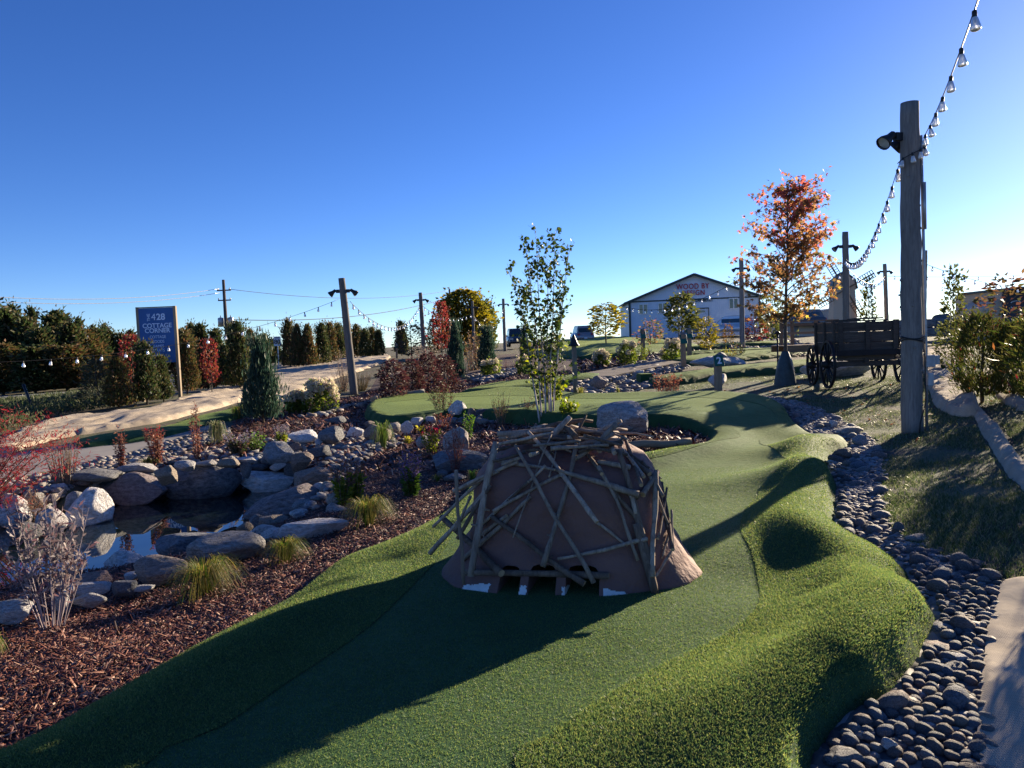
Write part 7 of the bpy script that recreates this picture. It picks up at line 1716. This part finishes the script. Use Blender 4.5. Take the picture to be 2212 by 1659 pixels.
# utility poles and lines
M_UP = simple('old_utility_pole', (.085, .07, .06), .9, bump=.2)
def upole(x, t, b, y, label, full=True):
    p = at_y(x, b, y); z = Tz(p[0], y); e = empty('utility_pole', (p[0], y, z), 0, label, 'utility pole'); H = at_y(x, t, y)[2] - z
    MB().tube([(0, 0, -.3), (0, 0, H)], [.19, .12], 10).build('post', M_UP, e)
    if full:
        MB().box((0, 0, H - .9), (1.2, .1, .1)).build('crossarm', M_UP, e); MB().box((0, 0, H - 1.75), (1.1, .1, .1)).build('crossarm', M_UP, e)
        for s in (-.5, .5):
            MB().lathe([(.03, 0), (.06, .03), (.03, .07), (.06, .11), (.02, .16)], (s, 0, H - .85), 8).build('insulator', M_GALV, e); MB().lathe([(.03, 0), (.06, .03), (.03, .07), (.06, .11), (.02, .16)], (s, 0, H - 1.7), 8).build('insulator', M_GALV, e)
            tr_ = MB().lathe([(.05, -.42), (.24, -.4), (.25, .3), (.2, .36), (.05, .4)], (s * .85, 0, H - 3.6), 14).build('transformer', M_GALV, e)
            MB().lathe([(.03, .4), (.05, .45), (.03, .5), (.04, .56)], (s * .85, 0, H - 3.6), 8).build('bushing', M_BLACK, tr_)
    return Vector((p[0], y, z)), H
up1, H1 = upole(491, 604, 745, 62, 'utility pole with two transformers left of the tall juniper')
up2, H2 = upole(976, 624, 745, 95, 'distant utility pole above the big yellow tree', False)
def wire(A, B, sag, label, r_=.02, mat=None):
    A, B = Vector(A), Vector(B); o = MB().tube([A.lerp(B, t) - Vector((0, 0, sag * 4 * t * (1 - t))) - A for t in np.linspace(0, 1, 30)], r_, 5).build('power_line', mat or M_CABLE, None, A); tag(o, label, 'power line')
M_WIRE = simple('bright_aluminium_wire', (.6, .62, .64), .35, .5, bump=0)
la = Vector(at_y(-250, 622, 40)); lb = Vector(at_y(-250, 633, 40))
wire(up1 + Vector((-.4, 0, H1 - .75)), la, .75, 'upper bright power line running left from the utility pole', .022, M_WIRE); wire(up1 + Vector((-.4, 0, H1 - 1.1)), lb, .75, 'lower bright power line running left from the utility pole', .022, M_WIRE)
wire(up1 + Vector((.4, 0, H1 - .8)), up2 + Vector((0, 0, H2 - .2)), .9, 'upper thin power line crossing behind the leaning light pole', .022); wire(up1 + Vector((.2, 0, H1 - 3.4)), up2 + Vector((0, 0, H2 - 1.1)), 1.0, 'lower heavy power line crossing behind the leaning light pole', .034)
# speed limit sign, leaning fence post, road paint
sp = at_y(599, 737, 46); e = empty('speed_sign', (sp[0], 46, Tz(sp[0], 46)), 0, 'white speed limit 80 sign among the roadside cedars', 'road sign'); Hs_ = at_y(599, 727, 46)[2] - e.location.z
MB().box((0, .04, Hs_ / 2), (.06, .06, Hs_)).build('post', M_GALV, e); pl = MB().box((0, 0, 0), (.45, .02, .6)).build('plate', M_WHITE, e, (0, 0, Hs_ - .3), bev=.005); text('80', .40, (0, -.013, -.05), M_BLACK, pl, 'number', off=.012); MB().box((0, -.012, .22), (.30, .004, .05)).build('legend', M_BLACK, pl)
g = G(76, 890); t_ = at_y(50, 830, g[1]); MB().tube([Vector((0, 0, -.1)), Vector(t_ - g)], .035, 8).build('fence_stake', M_BLACK, None, Vector(g)); o = bpy.data.objects['fence_stake']; tag(o, 'leaning dark stake beside the road at the left', 'stake')
for k, off in ((0, .25), (1, .62)):
    lo = np.array(ROAD[0:4]); hi = np.array([ROAD[-1], ROAD[-2], ROAD[-3], ROAD[-4]]); C_ = lo * (1 - off) + hi * off; C_ = [tuple(c) for c in smooth_poly([tuple(c) for c in C_], 6, False)]
    V = []; F = []
    for i, c in enumerate(C_):
        d_ = np.array(C_[min(i + 1, len(C_) - 1)]) - np.array(C_[max(i - 1, 0)]); n_ = np.array([-d_[1], d_[0]]) / np.hypot(*d_) * .07
        for s in (-1, 1): x_, y_ = np.array(c) + n_ * s; V.append((x_, y_, float(big(np.array([x_]), np.array([y_]))[0]) + .03))
        if i: F.append((2 * i - 2, 2 * i - 1, 2 * i + 1, 2 * i))
    tag(link('road_line', mesh_np('road_line', V, F, M_PAINT)), kind='structure')
# parked cars
def car(px, py_base, y, rz, col, label, scale=1.0, suv=True):
    p = at_y(px, py_base, y); z = p[2]; e = empty('parked_car', (p[0], y, z), rz, label, 'car', 'cars parked by the shop')
    Lc, Wc, Hc_ = 4.6 * scale, 1.85 * scale, (1.7 if suv else 1.45) * scale
    m = simple(label[:14], col, .25, .3, var=.03, bump=0, spec=.8)
    sec = [(-.5, .42, .28, .60), (-.47, .48, .2, .95), (-.3, .5, .18, 1.0), (.0, .5, .18, 1.0), (.25, .5, .18, .95), (.42, .48, .2, .85), (.5, .42, .28, .62)]
    V = []; F = []
    for u, w_, z0, z1_ in sec: V += [(-w_ * Wc, u * Lc, z0 * scale + .1), (w_ * Wc, u * Lc, z0 * scale + .1), (w_ * Wc * 1.0, u * Lc, (z0 + z1_) / 2 * scale), (w_ * Wc * .93, u * Lc, z1_ * scale), (-w_ * Wc * .93, u * Lc, z1_ * scale), (-w_ * Wc, u * Lc, (z0 + z1_) / 2 * scale)]
    for i in range(len(sec) - 1):
        for k in range(6): k2 = (k + 1) % 6; F.append((i*6+k, i*6+k2, i*6+6+k2, i*6+6+k))
    F += [(5, 4, 3, 2, 1, 0), tuple(range((len(sec)-1)*6, len(sec)*6))]
    link('body', mesh_np('body', V, F, m, True), e)
    V = []; F = []
    for u, w_, zz in ((-.46, .44, .93), (-.38, .36, Hc_ / scale - .04), (-.1, .38, Hc_ / scale), (.08, .37, Hc_ / scale - .05), (.24, .43, .93)): V += [(-w_ * Wc, u * Lc, zz * scale), (w_ * Wc, u * Lc, zz * scale)]
    for i in range(4): F.append((2*i, 2*i+1, 2*i+3, 2*i+2))
    base_ = [(-.44 * Wc, -.46 * Lc, .92 * scale), (.44 * Wc, -.46 * Lc, .92 * scale), (.43 * Wc, .24 * Lc, .92 * scale), (-.43 * Wc, .24 * Lc, .92 * scale)]
    F += [(0, 2, 4, 6, 8), (9, 7, 5, 3, 1)]
    link('cabin', mesh_np('cabin', V, F, m), e)
    MB().box((0, -.435 * Lc, 1.22 * scale), (.66 * Wc, .05, .42 * scale), M=Matrix.Rotation(rad(-22), 3, 'X')).build('rear_window', M_PANE, e); MB().box((0, .175 * Lc, 1.22 * scale), (.68 * Wc, .05, .5 * scale), M=Matrix.Rotation(rad(50), 3, 'X')).build('windscreen', M_PANE, e)
    for s in (-1, 1):
        MB().box((s * .40 * Wc, -.12 * Lc, 1.24 * scale), (.05, .5 * Lc, .36 * scale), M=Matrix.Rotation(rad(s * -10), 3, 'Y')).build('side_window', M_PANE, e)
        MB().box((s * .36 * Wc, -.485 * Lc, .80 * scale), (.22, .06, .2)).build('tail_light', M_RED, e); MB().box((s * .36 * Wc, .485 * Lc, .70 * scale), (.3, .06, .14)).build('headlight', M_LENS, e)
        MB().box((s * .54 * Wc, .14 * Lc, 1.0 * scale), (.2, .1, .15)).build('mirror', m, e)
        for u in (-.31, .31): w_ = MB().lathe([(.0, -.12), (.3, -.12), (.34, -.08), (.34, .08), (.3, .12), (.0, .12)], n=16, M=Matrix.Rotation(rad(90), 3, 'Y'), cap=False).build('wheel', M_CABLE, e, (s * .45 * Wc, u * Lc, .34)); MB().lathe([(.0, 0), (.2, 0)], (s * .125, 0, 0), 12, Matrix.Rotation(rad(90), 3, 'Y'), cap=False).build('rim', M_GALV, w_)
    MB().box((0, -.505 * Lc, .45 * scale), (.3, .03, .15)).build('licence_plate', M_WHITE, e)
car(1257, 740, 73, rad(4), (.30, .27, .27), 'silver hatchback seen from behind beyond the far green')
car(1117, 749, 66, rad(185), (.05, .055, .065), 'dark car facing the camera left of the narrow juniper')
car(1572, 724, 70, rad(80), (.62, .64, .66), 'white van parked sideways at the right of the shop front', 1.1)
car(1722, 712, 62, rad(75), (.10, .11, .12), 'dark car parked behind the footbridge')
